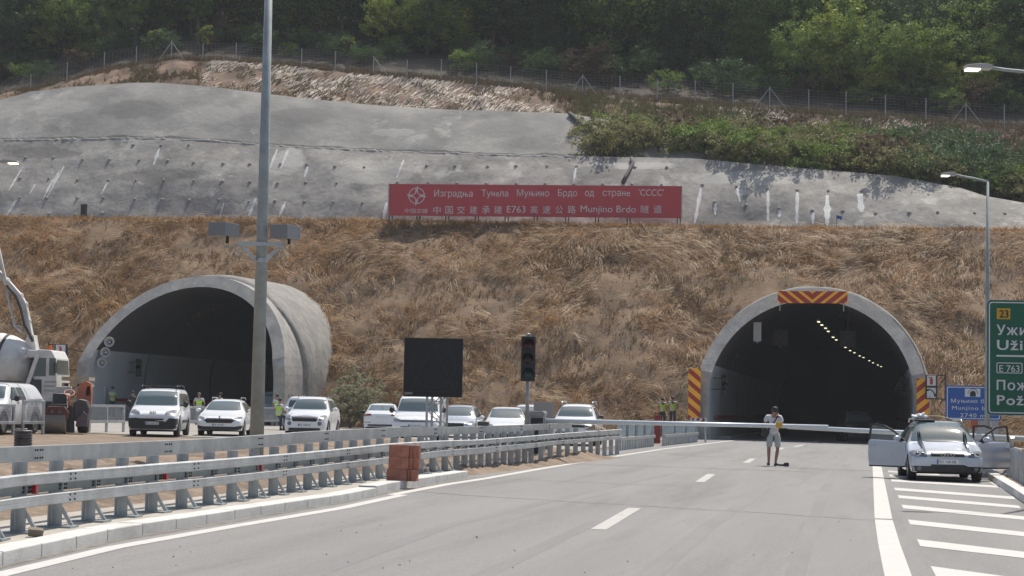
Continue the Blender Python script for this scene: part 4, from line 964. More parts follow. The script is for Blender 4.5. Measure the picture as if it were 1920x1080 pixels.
# black matrix board on a lattice stand
vms_m = mat('black matrix panel', (0.012, 0.012, 0.013), 0.6, var=0.25, scale=60); led = mat('unlit diodes', (0.022, 0.022, 0.023), 0.6)
vp = gp(806, 876); Zv = (vp-CP).dot(fw); O, W, H = plane_rect((757, 742.5), (865.5, 745), (760, 634), Zv, YAW*0.9)
vm = thing('message_board', 'blank black matrix message board on a lattice stand', 'message board', O, YAW*0.9)
q = MB(); q.box(0, W, 0, 0.18, 0, H); q.build('housing', vms_m, vm, bevel=0.006)
q = MB(); ringprism(q, rrect(-0.012, W+0.012, -0.012, H+0.012, 0.01, 1), rrect(0.012, W-0.012, 0.012, H-0.012, 0.008, 1), -0.008, 0.05); q.build('frame', dark_metal, vm)
q = MB(); cx, cz = W/2, H*0.52
q.lathe([(0.50, -0.003), (0.535, -0.003), (0.535, 0), (0.50, 0)], (cx, -0.002, cz), (0, 1, 0), 40, closed=True)
for a, c in (((0.15, 0.12), (W/2, H-0.12)), ((W/2, H-0.12), (W-0.15, 0.12)), ((0.15, 0.12), (W-0.15, 0.12))): q.beam((a[0], -0.004, a[1]), (c[0], -0.004, c[1]), 0.03, 0.004, Vector((0, 1, 0)))
q.build('diode_pattern', led, vm)
text('DMV', 0.09, let, vm, (0.02, -0.012, 0.035), bold=0.0)
zb = -(O.z-zg(O.x)); x0, x1, y1 = W*0.40, W*0.64, 0.12
for (x, y) in ((x0, 0.1), (x1, 0.1), (x0+.1, 0.5), (x1+.13, 0.5)):
    q = MB(); q.beam((x, y, zb), (x, y, 0.25 if y < .3 else 0.1), 0.055, 0.055); q.build('leg', galv, vm)
z = zb; sg = 0; q = MB()
while z < -0.2:
    a, c = ((x0, x1) if sg % 2 == 0 else (x1, x0)); q.beam((a, 0.1, z), (c, 0.1, z+0.34), 0.025, 0.025); q.beam((a+.1, 0.5, z), (c+.1, 0.5, z+0.34), 0.025, 0.025); q.beam((x1, 0.1, z), (x1+.13, 0.5, z+0.34), 0.025, 0.025); z += 0.34; sg += 1
for z in (zb+0.06, -0.6, -0.12): q.beam((x0, 0.1, z), (x1, 0.1, z), 0.03, 0.03)
q.build('lattice', galv, vm)

# ------------------------------------------------------------------ signals
def signal_head(parent, m_body, x=0, y=0, z=0, s=1.0):
    q = MB(); q.prism(rrect(x-0.17*s, x+0.17*s, z, z+1.07*s, 0.03*s), y, y+0.16*s); body = q.build('housing', m_body, parent, bevel=0.008)
    for i, c in enumerate(((0.012, 0.03, 0.03), (0.045, 0.028, 0.012), (0.10, 0.012, 0.01))):
        zc = z+(0.19+0.345*i)*s; q = MB(); q.lathe([(0.0, -0.045*s), (0.07*s, -0.035*s), (0.125*s, -0.004*s), (0.13*s, 0.0)], (x, y-0.002, zc), (0, 1, 0), 18); q.build('lens', SIGM[i], body, smooth=True)
        q = MB(); n = 14; v = []
        for k in range(n+1):
            a = rad(-20)+rad(220)*k/n; 
            for yy, r in ((y, .15*s), (y-0.2*s*(0.45+0.55*math.sin(max(0.0, min(math.pi, a)))), .145*s)): v.append((x+r*math.cos(a), yy, zc+r*math.sin(a)))
        q.add(v, [(2*k, 2*k+1, 2*k+3, 2*k+2) for k in range(n)]); vz = q.build('visor', m_body, body); sm = vz.modifiers.new('Solid', 'SOLIDIFY'); sm.thickness = 0.006
    return body
SIGM = [mat('green lens', (0.015, 0.035, 0.04), 0.25, var=0), mat('amber lens', (0.025, 0.012, 0.008), 0.25, var=0), mat('red lens', (0.05, 0.008, 0.008), 0.25, var=0)]
P = gp(987, 867); t = thing('traffic_light', 'unlit three lens traffic light on a grey pole behind the crash barrier', 'traffic light', (P.x, P.y, zg(P.x)), YAW)
zt = atZ(986, 715, (P-CP).dot(fw)).z-zg(P.x)
signal_head(t, black_plastic, 0, -0.10, zt, 1.14)
q = MB(); q.tube([(0, 0.12, 0), (0, 0.12, zt+1.26)], 0.05, 12); q.build('pole', galv_dull, t, smooth=True)
q = MB(); q.lathe([(0.06, 0), (0.06, 0.03), (0.02, 0.05)], (0, 0.12, zt+1.26), (0, 0, 1), 12); q.beam((0, .07, zt+.2), (0, 0.12, zt+.2), .05, .05); q.beam((0, .07, zt+.9), (0, 0.12, zt+.9), .05, .05); q.build('bracket', galv_dull, t)
# signals, horns and hanging boxes inside the portals
def inside(portal_, x, y, z): return Vector((portal_[0]+x, portal_[1]+y, zg(portal_[0])+z))
LP, RP = (LCX, LCY), (RCX, RCY)
def on_wall(P0, px, py, gap, RIi, y0=1.0, y1=60):
    best = None
    for k in range(600):
        Y = P0[1]+y0+(y1-y0)*k/600; p = atY(px, py, Y); dx, dz = p.x-P0[0], p.z-zg(P0[0])-2.35; r = math.hypot(dx, dz) if dz > 0 else abs(dx); e = abs(r-(RIi-gap))
        if best is None or e < best[0]: best = (e, p)
    return best[1]
on_wall_ = on_wall
for P0, px, py, Y, lab in ((LP, 259, 706, LCY+9, 'unlit traffic light on the side wall inside the bare portal'), (RP, 1358, 739, RCY+3.2, 'unlit traffic light on the left wall inside the chevron portal'), (RP, 1692, 741, RCY+6, 'unlit traffic light on the right wall deep inside the chevron portal')):
    p = atY(px, py, Y) if px > 1600 else on_wall_(P0, px, py, .7, 5.54 if px < 1000 else 5.30); t = thing('traffic_light', lab, 'traffic light', p, YAW); signal_head(t, black_plastic, 0, 0, 0)
    q = MB(); sx = -1 if px < 1600 else 1
    for z in (0.25, 0.85): q.beam((0, 0.1, z), (sx*1.0, 0.1, z), 0.05, 0.05)
    q.build('bracket', dark_metal, t)
gcab_ = mat('pale door paint', (.55, .56, .55), .5)
horn_m = mat('grey horn', (0.40, 0.40, 0.39), 0.5, var=0.05)
def horn(p, lab, grp, s=1.0):
    t = thing('horn_loudspeaker', lab, 'loudspeaker', p, YAW, grp)
    q = MB(); q.lathe([(0.29*s, 0), (0.30*s, 0.03), (0.16*s, 0.2), (0.09*s, 0.42), (0.075*s, 0.42), (0.13*s, 0.2), (0.24*s, 0.045)], (0, 0, 0), (0, 1, 0), 24, closed=True); q.build('horn', horn_m, t, smooth=True)
    q = MB(); q.sphere((0, 0.12, 0), 0.06*s); q.build('driver', white_mark, t, smooth=True); q = MB(); q.beam((0, 0.3, 0), (-0.6*s, 0.3, 0), 0.05, 0.05); q.build('bracket', dark_metal, t)
for px, py, w in ((204.5, 641, 'topmost of three round grey horns on the bare portal wall'), (197, 660.5, 'middle of three round grey horns on the bare portal wall'), (190.5, 680, 'lowest of three round grey horns on the bare portal wall')): horn(on_wall(LP, px, py, .42, 5.54, -1, 30), w, 'horns on the portal wall')
a, c_ = on_wall(LP, 196, 740, .02, 5.54), on_wall(LP, 213, 740, .02, 5.54); q = MB(); q.beam(Vector((LCX-5.54+.03, a.y, 1.25)), Vector((LCX-5.54+.03, c_.y, 1.25)), .06, 2.2); o = q.build('niche_door', gcab_, tl); o.location = (-LCX, -LCY, -zg(LCX)); 
for px, py, w in ((404, 664, 'topmost small horn deep inside the bare portal'), (397, 679, 'middle small horn deep inside the bare portal'), (390.5, 695, 'lowest small horn deep inside the bare portal')): horn(atY(px, py, LCY+30), w, 'horns deep in the tunnel', 0.8)
def hangbox(nm, lab, cat, px, py, w, h, d, Y, m, drop):
    p = atY(px, py, Y); t = thing(nm, lab, cat, p); q = MB(); q.box(-w/2, w/2, 0, d, -h, 0); q.build('case', m, t, bevel=0.02); q = MB(); q.beam((0, d/2, -0.02), (0, d/2, drop), 0.05, 0.05); q.build('hanger', dark_metal, t); q = MB(); q.lathe([(0.05, 0), (0.08, -0.05), (0.0, -.12)], (0, d/2, -h), (0, 0, 1), 10); q.build('fitting', galv_dull, t); return t
hangbox('camera_case', 'pale grey box hanging under the vault of the chevron portal', 'camera', 1420, 604, 0.42, 1.05, 0.4, RCY+3.4, mat('pale grey case', (0.42, 0.43, 0.42), 0.5), 0.9)
lane_m = mat('dark lane signal', (0.022, 0.023, 0.026), 0.5)
for px, py, Y, lab, dr in ((1463, 618, RCY+12, 'dark square lane signal hanging above the left lane of the chevron portal', 1.6), (1590, 620, RCY+12, 'dark square lane signal hanging above the right lane of the chevron portal', 1.6), (350, 590, LCY+14, 'dark square lane signal hanging inside the bare portal', 2.0)):
    t = hangbox('lane_signal', lab, 'lane signal', px, py, 0.95, 0.95, 0.2, Y, lane_m, dr)
    q = MB()
    for sg in (-1, 1): q.beam((-0.3, -0.01, -0.47-0.3*sg), (0.3, -0.01, -0.47+0.3*sg), 0.05, 0.01, Vector((0, 1, 0)))
    q.build('diode_cross', mat('unlit cross', (0.05, 0.05, 0.055), 0.5), t)
lit = [(1535, 603), (1541, 609), (1548, 615), (1553, 621), (1562, 632), (1568, 637), (1579, 647), (1585, 651), (1594, 657), (1602, 661), (1612, 667), (1619, 670), (1630, 676), (1637, 680), (1646, 684), (1652, 687)]
for i, (px, py) in enumerate(lit):
    Y = RCY+9+i*3.3; p = atY(px, py, Y); 
    lt = thing('tunnel_lamp', 'lit pale yellow lamp in the row along the tunnel vault', 'lamp', p, 0, 'lamps along the tunnel vault'); q = MB(); q.box(-.075, .075, -.5, .5, -0.03, 0.0); q.build('diffuser', lampm, lt); q = MB(); q.box(-.1, .1, -.55, .55, 0.002, 0.12); q.build('case', dark_metal, lt)
m_ = MB(); 

# ------------------------------------------------------------------ boom gates, cabinets, brick stack
boomm = mat('white boom paint', (0.66, 0.69, 0.70), 0.35, 0.1, var=0.05)
P = gp(1003, 866); rb = 0.0
bm_ = thing('boom_gate', 'boom gate with a dark cabinet, its pale arm lowered across the lanes', 'boom gate', (P.x, P.y, zg(P.x)), rb)
Zc = (P-CP).dot(fw); hz = atZ(1022, 789, Zc).z-zg(P.x)
q = MB(); q.box(-0.28, 0.26, -0.2, 0.2, -0.02, hz+0.12); q.build('cabinet', gcab, bm_, bevel=0.02)
q = MB(); q.prism(rrect(-0.30, 0.28, hz+0.12, hz+0.26, 0.06), -0.22, 0.22); q.build('lid', mat('grey lid', (0.30, 0.29, 0.29), 0.5), bm_, bevel=0.01)
q = MB(); q.box(-0.10, 0.24, -0.212, -0.201, 0.0, hz+0.08); q.build('door', black_plastic, bm_)
tipP = None
n = Vector((0, 1, 0)); dr = ray(1553, 800.5); kk = P.y/dr.y; tip = CP+dr*kk; L1 = tip.x-P.x
q = MB(); q.tube([(0.2, -0.02, hz), (L1, -0.02, tip.z-zg(P.x))], [0.065, 0.055], 12); q.build('arm', boomm, bm_, smooth=True)
q = MB(); q.lathe([(0.08, 0), (0.095, 0.02), (0.095, 0.05), (0.07, 0.07)], (atY(1461, 797, P.y-0.1).x-P.x, -0.10, atY(1461, 797, P.y-0.1).z-zg(P.x)), (0, -1, 0), 16); q.build('warning_lamp', mat('amber lamp', (0.60, 0.36, 0.05), 0.35), bm_)
q = MB(); q.beam((0.05, -0.1, hz), (0.3, -0.1, hz), 0.14, 0.2); q.build('arm_clamp', galv_dull, bm_, bevel=0.01)
A, B = atZ(1477, 800.5, 53.0), atZ(1975, 825.5, 50.5)
b2 = thing('boom_gate', 'boom gate on the right verge, its pale arm passing behind the silver estate', 'boom gate', (B.x, B.y, zg(B.x)), math.atan2(A.y-B.y, A.x-B.x)); L2 = math.hypot(A.x-B.x, A.y-B.y)
q = MB(); q.tube([(0, 0, B.z-zg(B.x)), (L2, 0, A.z-zg(B.x))], [0.08, 0.06], 12); q.build('arm', boomm, b2, smooth=True)
q = MB(); q.box(-0.3, 0.2, 0.1, 0.5, 0.1, 1.2); q.build('cabinet', gcab, b2, bevel=0.02)
P = gp(1018, 858); cz = atZ(1018, 753, (P-CP).dot(fw)).z-zg(P.x); w_ = 0.60
t = thing('electrical_cabinet', 'pale grey ribbed electrical cabinet behind the boom gate', 'cabinet', (P.x, P.y, zg(P.x)), YAW)
q = MB(); q.box(-w_/2, w_/2, 0, 0.45, 0, cz-0.04); q.build('body', gcab, t, bevel=0.01); q = MB(); q.box(-w_/2-.03, w_/2+.03, -.03, .48, cz-0.04, cz); q.build('roof', gcab, t)
q = MB()
for i in range(9): q.box(-w_/2+.04+i*.06, -w_/2+.055+i*.06, -0.012, -0.001, 0.2, cz-0.1)
q.build('ribs', gcab, t)
brick = mat('terracotta block', (0.36, 0.135, 0.088), 0.9, var=0.14, scale=6, bump=0.2, bscale=60, col2=(0.44, 0.20, 0.14), cscale=3)
B0 = gp(724.5, 901.5, 0.13); S = (B0-CP).dot(fw)/F; rzb = YAW-0.14
def block(nm, w, d, h, x, y, z, lab):
    t = thing(nm, lab, 'block', (0, 0, 0), rzb, 'terracotta blocks stacked by the barrier'); q = MB(); q.box(0, w, 0, d, 0, h); core = q.build('body', brick, t, bevel=0.004)
    q = MB()
    for i in range(int(d/0.03)-1): q.box(w+0.0005, w+0.006, 0.012+i*0.03, 0.03+i*0.03, 0.004, h-0.004)
    q.build('ribs', brick, t)
    u = Vector((math.cos(rzb), math.sin(rzb), 0)); v = Vector((-u.y, u.x, 0)); t.location = B0+u*x+v*y+Vector((0, 0, z)); return t
hr = 22.2*S; rows = ('bottom', 'middle', 'top')
for r_ in range(3):
    x = [0.0, 0.03, 0.035][r_]; z = r_*(hr+0.004)
    block('terracotta_block', 38*S, 0.25, hr, x, 0, z, 'wide terracotta block facing the road in the %s row of the stack' % rows[r_])
    x += 38*S+0.012; block('terracotta_block', 6.5*S, 0.24, hr-0.004, x, 0.02, z, 'narrow terracotta block next to the wide one in the %s row' % rows[r_])
    x += 6.5*S+0.012; block('terracotta_block', 9*S, 0.27, hr, x, -0.03 if r_ != 1 else 0.01, z, 'narrow terracotta block at the right end of the %s row' % rows[r_])
# corrugated pipe stub in the earth bank
P = gp(42, 866, 0.2); S = (P-CP).dot(fw)/F; q = MB(); prof = []
for i in range(12): prof += [(15.5*S, i*5.4*S), (17*S, (i*5.4+1.5)*S), (17*S, (i*5.4+3.6)*S), (15.5*S, (i*5.4+5)*S)]
q.lathe(prof, (P.x, P.y, P.z-0.05), (0, 0, 1), 24); o = q.build('corrugated_pipe', mat('dark corrugated plastic', (0.06, 0.062, 0.066), 0.5, var=0.3, scale=8, col2=(0.13, 0.12, 0.11), cscale=4)); tag(o, 'upright dark corrugated pipe stub in the earth bank', 'pipe')
# cardboard and paper on the barrier end, dark box on the beam
t_ = base.hit(1112); p = base.at(t_); z = np.interp(t_, [a[0] for a in TU], [a[1] for a in TU])
q = MB(); q.add([(-0.25, -0.12, 0), (0.05, -0.12, 0.16), (0.05, 0.12, 0.16), (-0.25, 0.12, 0), (0.05, -.12, 0.0), (0.4, -.12, 0.02), (0.4, .12, 0.02), (0.05, .12, 0.0)], [(0, 1, 2, 3), (1, 5, 6, 2), (4, 5, 6, 7), (0, 4, 1), (3, 2, 7)]); o = q.build('cardboard_box', card); sm = o.modifiers.new('S', 'SOLIDIFY'); sm.thickness = 0.008
o.location = (p.x, p.y, z+0.012); tag(o, 'torn brown cardboard box resting on the end of the barrier', 'box')
q = MB(); q.box(-0.1, 0.12, -0.05, 0.05, 0, 0.03); o = q.build('paper_bag', white_mark, bevel=0.01); t_ = base.hit(1086); p = base.at(t_); o.location = (p.x+.1, p.y, np.interp(t_, [a[0] for a in TU], [a[1] for a in TU])+0.004); tag(o, 'crumpled white paper beside the cardboard on the barrier', 'paper')
t_ = base.hit(926); p = base.at(t_); zt = np.interp(t_, [a[0] for a in TT], [a[1] for a in TT]); q = MB(); q.box(-0.13, 0.13, -0.08, 0.08, 0, 0.1); o = q.build('tool_box', mat('drab box', (0.10, 0.10, 0.08), 0.6), bevel=0.015); o.location = (p.x-.25, p.y, zt+.004); tag(o, 'small drab box left on the top beam of the barrier', 'box')
P = gp(66, 1004, 0.13); q = MB(); q.box(-0.07, 0.07, -0.05, 0.05, 0, 0.07); o = q.build('broken_brick', mat('drab brick', (0.20, 0.17, 0.13), 0.9)); o.location = P; o.rotation_euler = (0.2, 0.1, 0.5); tag(o, 'broken brick lying at the foot of the nearest barrier posts', 'brick')
# rubble by the right kerb
P = gp(1862, 893, .02); q = MB()
for i in range(9):
    r = random.uniform(0.06, 0.17); q.sphere((P.x+random.uniform(-.35, .45), P.y+random.uniform(-.2, 0.6), zg(P.x)+r*0.6), (r, r*.8, r*random.uniform(.6, 1.1)), 6, 4)
tag(q.build('rubble', mat('concrete rubble', (0.40, 0.385, 0.36), 0.95, var=0.2, scale=5)), 'lumps of broken concrete beside the open right door of the silver estate', 'rubble', kind='stuff')

# ------------------------------------------------------------------ poles and lamps
P = gp(479.5, 893, 0.1); Zp = (P-CP).dot(fw); S = Zp/F
cp = thing('camera_pole', 'tall tapered grey pole carrying two camera boxes on a bracket', 'pole', (P.x, P.y, zg(P.x)), YAW)
q = MB(); q.tube([(0, 0, -0.1), (0, 0, 10.8)], [14.1*S, 6.3*S], 24); q.build('shaft', galv_dull, cp, smooth=True)
def lz(py): return atZ(485, py, Zp).z-zg(P.x)
def lx(px, py): return (px-(501-22*py/815))*S
q = MB()
for sg in (-1, 1):
    xe = lx(443, 457) if sg < 0 else lx(533, 457)
    q.beam((0, -0.12, lz(456)), (xe, -0.12, lz(456)), 0.06, 0.07); q.beam((xe*0.85, -0.12, lz(458)), (sg*0.10, -0.12, lz(486)), 0.055, 0.06)
q.lathe([(12.2*S, -0.04), (12.6*S, -0.04), (12.6*S, 0.04), (12.2*S, 0.04)], (0, 0, lz(456)), (0, 0, 1), 20, closed=True); q.lathe([(12.5*S, -0.04), (12.9*S, -0.04), (12.9*S, 0.04), (12.5*S, 0.04)], (0, 0, lz(486)), (0, 0, 1), 20, closed=True)
q.build('bracket', galv, cp)
cam_m = mat('camera box paint', (0.21, 0.22, 0.23), 0.5, var=0.05)
for sg, pxc, pyt, pyb in ((-1, 428, 418, 443), (1, 544, 420, 446)):
    x = lx(pxc, 430); w = 0.24; q = MB(); h = (pyb-pyt)*S
    q.box(-w, w*0.55, -0.35, 0.12, 0, h); 
    o = q.build('camera_box', cam_m, cp, bevel=0.006); o.location = (x, -0.02, lz(pyb)); o.rotation_euler = (0, 0, -0.42)
    q = MB(); q.beam((x-.02, -0.12, lz(456)), (x-.02, -0.12, lz(pyb)+.01), 0.05, 0.05); q.build('camera_mount', dark_metal, cp)
    q = MB(); pts = [(x-0.1, -0.2, lz(pyb)), (x-0.12, -0.2, lz(pyb+12)), (x-0.02, -0.2, lz(pyb+22)), (x+0.12*-sg, -0.2, lz(pyb+18)), (x-0.25*sg, -0.16, lz(pyb+40)), (sg*0.12, -0.13, lz(488))]
    q.tube(pts, 0.012, 6); q.tube([(x+0.2*-sg+.08*math.cos(a), -0.15, lz(pyb+26)+.09*math.sin(a)) for a in np.linspace(0, 6.28, 14)], 0.012, 5); q.build('cable', horn_m, cp)
lamp_on = mat('lit lamp lens', (0.9, 0.85, 0.7), 0.3, var=0, emit=((1, 0.93, 0.75), 1.3))
def street_lamp(lab, pole_px, foot_py, Z, head_px, head_py, arm_py, light=1):
    f = atZ(pole_px, foot_py, Z); t = thing('street_lamp', lab, 'street lamp', (f.x, f.y, zg(f.x)), YAW); S = Z/F; g = -zg(f.x)
    zt = atZ(pole_px+2, arm_py, Z).z+g; zh = atZ(head_px, head_py, Z).z+g; xh = (head_px-pole_px-2)*S
    q = MB(); q.tube([(0, 0, 0), (0, 0, zt)], [0.085, 0.04], 12); q.build('pole', galv_dull, t, smooth=True)
    q = MB(); q.tube([(0, 0, zt-.05), (-0.02*np.sign(-xh), 0, zt), (xh*0.3, 0, zt+(zh-zt)*0.45), (xh*0.6, 0, zt+(zh-zt)*0.8), (xh*0.8, 0, zh+0.02)], 0.032, 8); q.build('arm', galv_dull, t, smooth=True)
    q = MB(); a = xh*0.78; q.prism([(a, zh-0.02), (a, zh+0.05), (a+(xh-a)*0.4, zh+0.08), (xh*1.1, zh+0.05), (xh*1.12, zh-0.01)], -0.13, 0.13); hd = q.build('head', horn_m, t, bevel=0.01)
    q = MB(); x0, x1 = sorted((xh*0.93, xh*1.1)); q.box(x0, x1, -0.11, 0.11, zh-0.045, zh-0.012); q.build('lens', lamp_on, hd); return t
street_lamp('street lamp standing behind the green direction sign', 1851, 878, 52.0, 1774, 323.5, 336)
street_lamp('nearer street lamp whose arm reaches in from the right edge, highest of the lamps', 1975, 880, 34.0, 1826, 119, 132)
street_lamp('street lamp whose lit tip shows at the left edge', -95, 850, 55.0, 6, 300, 312)
# small marker posts on the crest
p = atY(157, 404, Y_GR+0.6); q = MB(); q.box(-0.19, 0.19, -0.12, 0.12, -0.4, 0.72); q.box(-0.21, 0.21, -0.14, 0.14, 0.72, 0.78); o = q.build('marker_box', dark_metal); o.location = p; tag(o, 'small black box standing on the crest above the bare portal', 'box')
p = atY(1568, 428, Y_GR+0.8); t = thing('marker_flag', 'small blue flag on a stick above the chevron portal', 'flag', p); q = MB(); q.tube([(0, 0, -.3), (0.03, 0, 0.85)], 0.02, 6); q.build('stick', dark_metal, t); q = MB(); q.add([(0.03, 0, 0.85), (0.2, 0.04, 0.8), (0.38, 0, 0.76), (0.33, 0, 0.55), (0.17, -.03, 0.6), (0.02, 0, 0.62)], [(0, 1, 4, 5), (1, 2, 3, 4)]); q.build('cloth', mat('blue cloth', (0.03, 0.11, 0.42), 0.7), t)

# ------------------------------------------------------------------ rock bolts, drips and drains on the sprayed concrete
def low_pt(px, py):
    d = ray(px, py); h, n = LOWBVH.ray_cast(CP, d)[:2]; return h, n
LOWBVH = BVHTree.FromPolygons([tuple(v) for v in LV], [tuple(q) for q in LQ]); UPBVH = BVHTree.FromPolygons([tuple(v) for v in UV_], [tuple(q) for q in UQ])
boltp = []
for i in range(13): boltp.append((47+i*53+random.uniform(-3, 3), 296+i*1.4+random.uniform(-2, 2)))
for i in range(12): boltp.append((41+i*53.5+random.uniform(-3, 3), 334+i*1.0+random.uniform(-2, 2)))
for i in range(13): boltp.append((36+i*53.5+random.uniform(-3, 3), 369+i*0.9+random.uniform(-2, 2)))
for i in range(4): boltp.append((42+i*50, 401+random.uniform(-1, 2)))
for i in range(9): boltp.append((800+i*56+random.uniform(-3, 3), 311+i*0.4+random.uniform(-1, 1)))
for i in range(3): boltp.append((250+i*52, 272+random.uniform(-1, 1)))
boltp += [(1317, 347), (1381, 350), (1439, 354), (1495, 357), (1553, 358), (1615, 359), (1340, 379), (1399, 385), (1461, 391), (1523, 395), (1580, 396), (1642, 400), (1705, 399), (1758, 398), (1827, 400), (1884, 401), (745, 342), (803, 343), (857, 344), (912, 345), (968, 345), (1022, 345), (1076, 346), (1130, 346), (1185, 346), (1240, 347)]
bolt_m = mat('mortar bolt head', (0.33, 0.315, 0.285), 0.9, var=0.2); lime = mat('lime streak', (0.60, 0.59, 0.56), 0.9, var=0.12, scale=4)
for px, py in boltp[:100]:
    h, n = low_pt(px, py)
    if h is None: continue
    s = random.uniform(0.55, 0.85); q = MB(); q.lathe([(0.20*s, -0.06), (0.17*s, 0.05), (0.09*s, 0.09), (0.03*s, 0.13)], h, (n+Vector((0, -0.3, -0.1))).normalized(), 7); q.build('bolt_head', bolt_m, low_o)
def drip(px, py, w, ln, slant=0.0, bv=None, m=None):
    bv = bv or LOWBVH; P = []; n = 9; L_, R2 = [], []
    for i in range(n+1):
        t = i/n; ww = w*(0.25+0.75*math.sin(math.pi*min(1, 0.15+t*0.8)))*random.uniform(0.6, 1.3)
        for sg, lst in ((-1, L_), (1, R2)):
            h, nn = bv.ray_cast(CP, ray(px+slant*t*ln+sg*ww/2, py+t*ln))[:2]
            if h is None: return
            lst.append(h+nn*(0.012 if nn.y < 0 else -0.012))
    q = MB(); q.add(L_+R2, [(i, i+1, n+2+i, n+1+i) for i in range(n)]); o = q.build('lime_streak', m or lime, low_o if bv is LOWBVH else up_o)
for a in ((1315, 349, 8, 70, -.18), (1341, 381, 6, 22, 0), (1382, 352, 6, 28, .2), (1440, 357, 6, 60, 0), (1461, 393, 8, 15, 0), (1524, 398, 8, 22, 0), (1551, 366, 12, 58, 0), (1612, 364, 14, 34, .1), (1495, 360, 8, 60, -.02), (1340, 300, 4, 1, 0), (1080, 313, 5, 28, -.15),
          (120, 312, 4, 60, -.55), (112, 318, 4, 30, -.5), (40, 318, 4, 40, -.6), (66, 346, 4, 18, -.6), (100, 335, 4, 40, -.5), (30, 375, 6, 30, -.6), (505, 276, 7, 50, -.4), (520, 280, 5, 40, -.4), (540, 282, 6, 35, -.4), (577, 312, 6, 20, -.3), (300, 275, 6, 35, -.35), (205, 335, 4, 30, -.5), (480, 372, 6, 40, -.4), (535, 378, 5, 30, -.4), (420, 380, 3, 28, -.3), (757, 300, 5, 34, -.4), (725, 380, 8, 30, -.2)): drip(*a)
lime_rim = mat('pale concrete lip', (.52, .50, .455), .9, var=.2, scale=2)
pale_patch = mat('pale sprayed patch', (0.40, 0.385, 0.35), .95, var=.15, scale=1.5, bump=.4, bscale=5, col2=(0.31, .295, .27), cscale=.9); dark_patch = mat('damp stain', (0.20, 0.19, 0.175), .9, var=.15, scale=1.2, col2=(0.26, .25, .23), cscale=.8)
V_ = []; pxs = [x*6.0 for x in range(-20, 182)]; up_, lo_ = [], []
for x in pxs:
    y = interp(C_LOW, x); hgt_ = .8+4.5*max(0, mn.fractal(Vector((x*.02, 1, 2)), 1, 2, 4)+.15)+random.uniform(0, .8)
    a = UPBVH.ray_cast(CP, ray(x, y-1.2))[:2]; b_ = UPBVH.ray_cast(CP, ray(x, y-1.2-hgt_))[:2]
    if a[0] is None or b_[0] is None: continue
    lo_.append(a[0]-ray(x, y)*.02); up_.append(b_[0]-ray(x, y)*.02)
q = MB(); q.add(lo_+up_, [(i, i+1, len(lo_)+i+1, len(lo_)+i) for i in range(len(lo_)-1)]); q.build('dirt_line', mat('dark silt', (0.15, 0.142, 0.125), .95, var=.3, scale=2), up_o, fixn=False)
q = MB(); q.tube([atY(x, interp(C_LOW, x)+1.6, Y_L-.02)+Vector((0, 0, random.uniform(-.05, .05))) for x in pxs], [random.uniform(.05, .11) for x in pxs], 7); q.build('rim', lime_rim, low_o, smooth=True)
drain = mat('dark drain hose', (0.09, 0.085, 0.08), 0.8, var=0.2)
def hose(pts, bv, r, lab, nm='drain_hose'):
    P = []
    for px, py in pts:
        h, n = bv.ray_cast(CP, ray(px, py))[:2]
        if h is not None: P.append(h+(n if n.y < 0 else -n)*r)
    q = MB(); q.tube(P, r, 8); o = q.build(nm, drain, smooth=True); tag(o, lab, 'hose')
hose([(1184, 299), (1187, 308), (1180, 322), (1173, 334), (1168, 345)], LOWBVH, 0.13, 'dark drain hose hanging down the lower concrete wall above the banner')
hose([(1068, 216), (1076, 223), (1083, 231), (1091, 241), (1098, 250)], UPBVH, 0.16, 'dark hose at the right end of the upper concrete wall, by the shrubs')

# ------------------------------------------------------------------ wire fence on the terrace
fposts = [(-60, 205, 45), (57, 172, 36), (125, 157, 42), (195, 132, 37), (255, 123, 38), (321, 116, 42), (380, 115, 36), (442, 120, 42), (565, 131, 42), (628, 136, 42), (700, 141, 38), (763, 146, 36), (827, 152, 43), (893, 156, 40), (957, 164, 42), (1024, 174, 45), (1092, 181, 44), (1162, 185, 45), (1232, 192, 46), (1303, 199, 50), (1374, 202, 48), (1443, 203, 43), (1516, 214, 48), (1586, 220, 50), (1660, 223, 48), (1736, 227, 45), (1811, 234, 44), (1883, 242, 48), (1960, 250, 48), (2060, 262, 48)]
fn = thing('wire_fence', 'wire mesh fence on metal posts along the top of the cut bank', 'fence', (0, 0, 0)); tops = []
fen_m = mat('fence post steel', (0.36, 0.36, 0.35), 0.5, 0.3); wire_m = mat('fence wire', (0.30, 0.29, 0.27), 0.5, 0.3)
for px, py, h in fposts:
    p = atY(px, py+2, Y_F+0.3); tp = atY(px+h*0.018, py-h+2, Y_F+0.3); tops.append((p, tp)); q = MB(); q.tube([p-Vector((0, 0, .3)), Vector((p.x, p.y, tp.z))], 0.045, 7); q.build('post', fen_m, fn)
q = MB()
for i in range(len(tops)-1):
    (a, at_), (c, ct) = tops[i], tops[i+1]
    for k in range(9): t = 0.05+k*0.115; q.beam(a.lerp(Vector((a.x, a.y, at_.z)), t), c.lerp(Vector((c.x, c.y, ct.z)), t), 0.010, 0.010)
    m = int((c-a).length/0.32)
    for k in range(1, m): q.beam(a.lerp(c, k/m), a.lerp(c, k/m)+Vector((0, 0, (at_.z-a.z)*(1-k/m)+(ct.z-c.z)*k/m-0.05)), 0.007, 0.007)
q.build('mesh', wire_m, fn, fixn=False)
for px, sides in ((321, (1, -1)), (700, (1,)), (1092, (1, -1)), (1443, (1, -1)), (1811, (1, -1))):
    i = [f[0] for f in fposts].index(px); a, tp = tops[i]
    for s in sides: q = MB(); q.beam(Vector((a.x, a.y, tp.z-.1)), a+Vector((s*1.45, 0.0, -0.25)), 0.06, 0.06); q.build('brace', fen_m, fn)
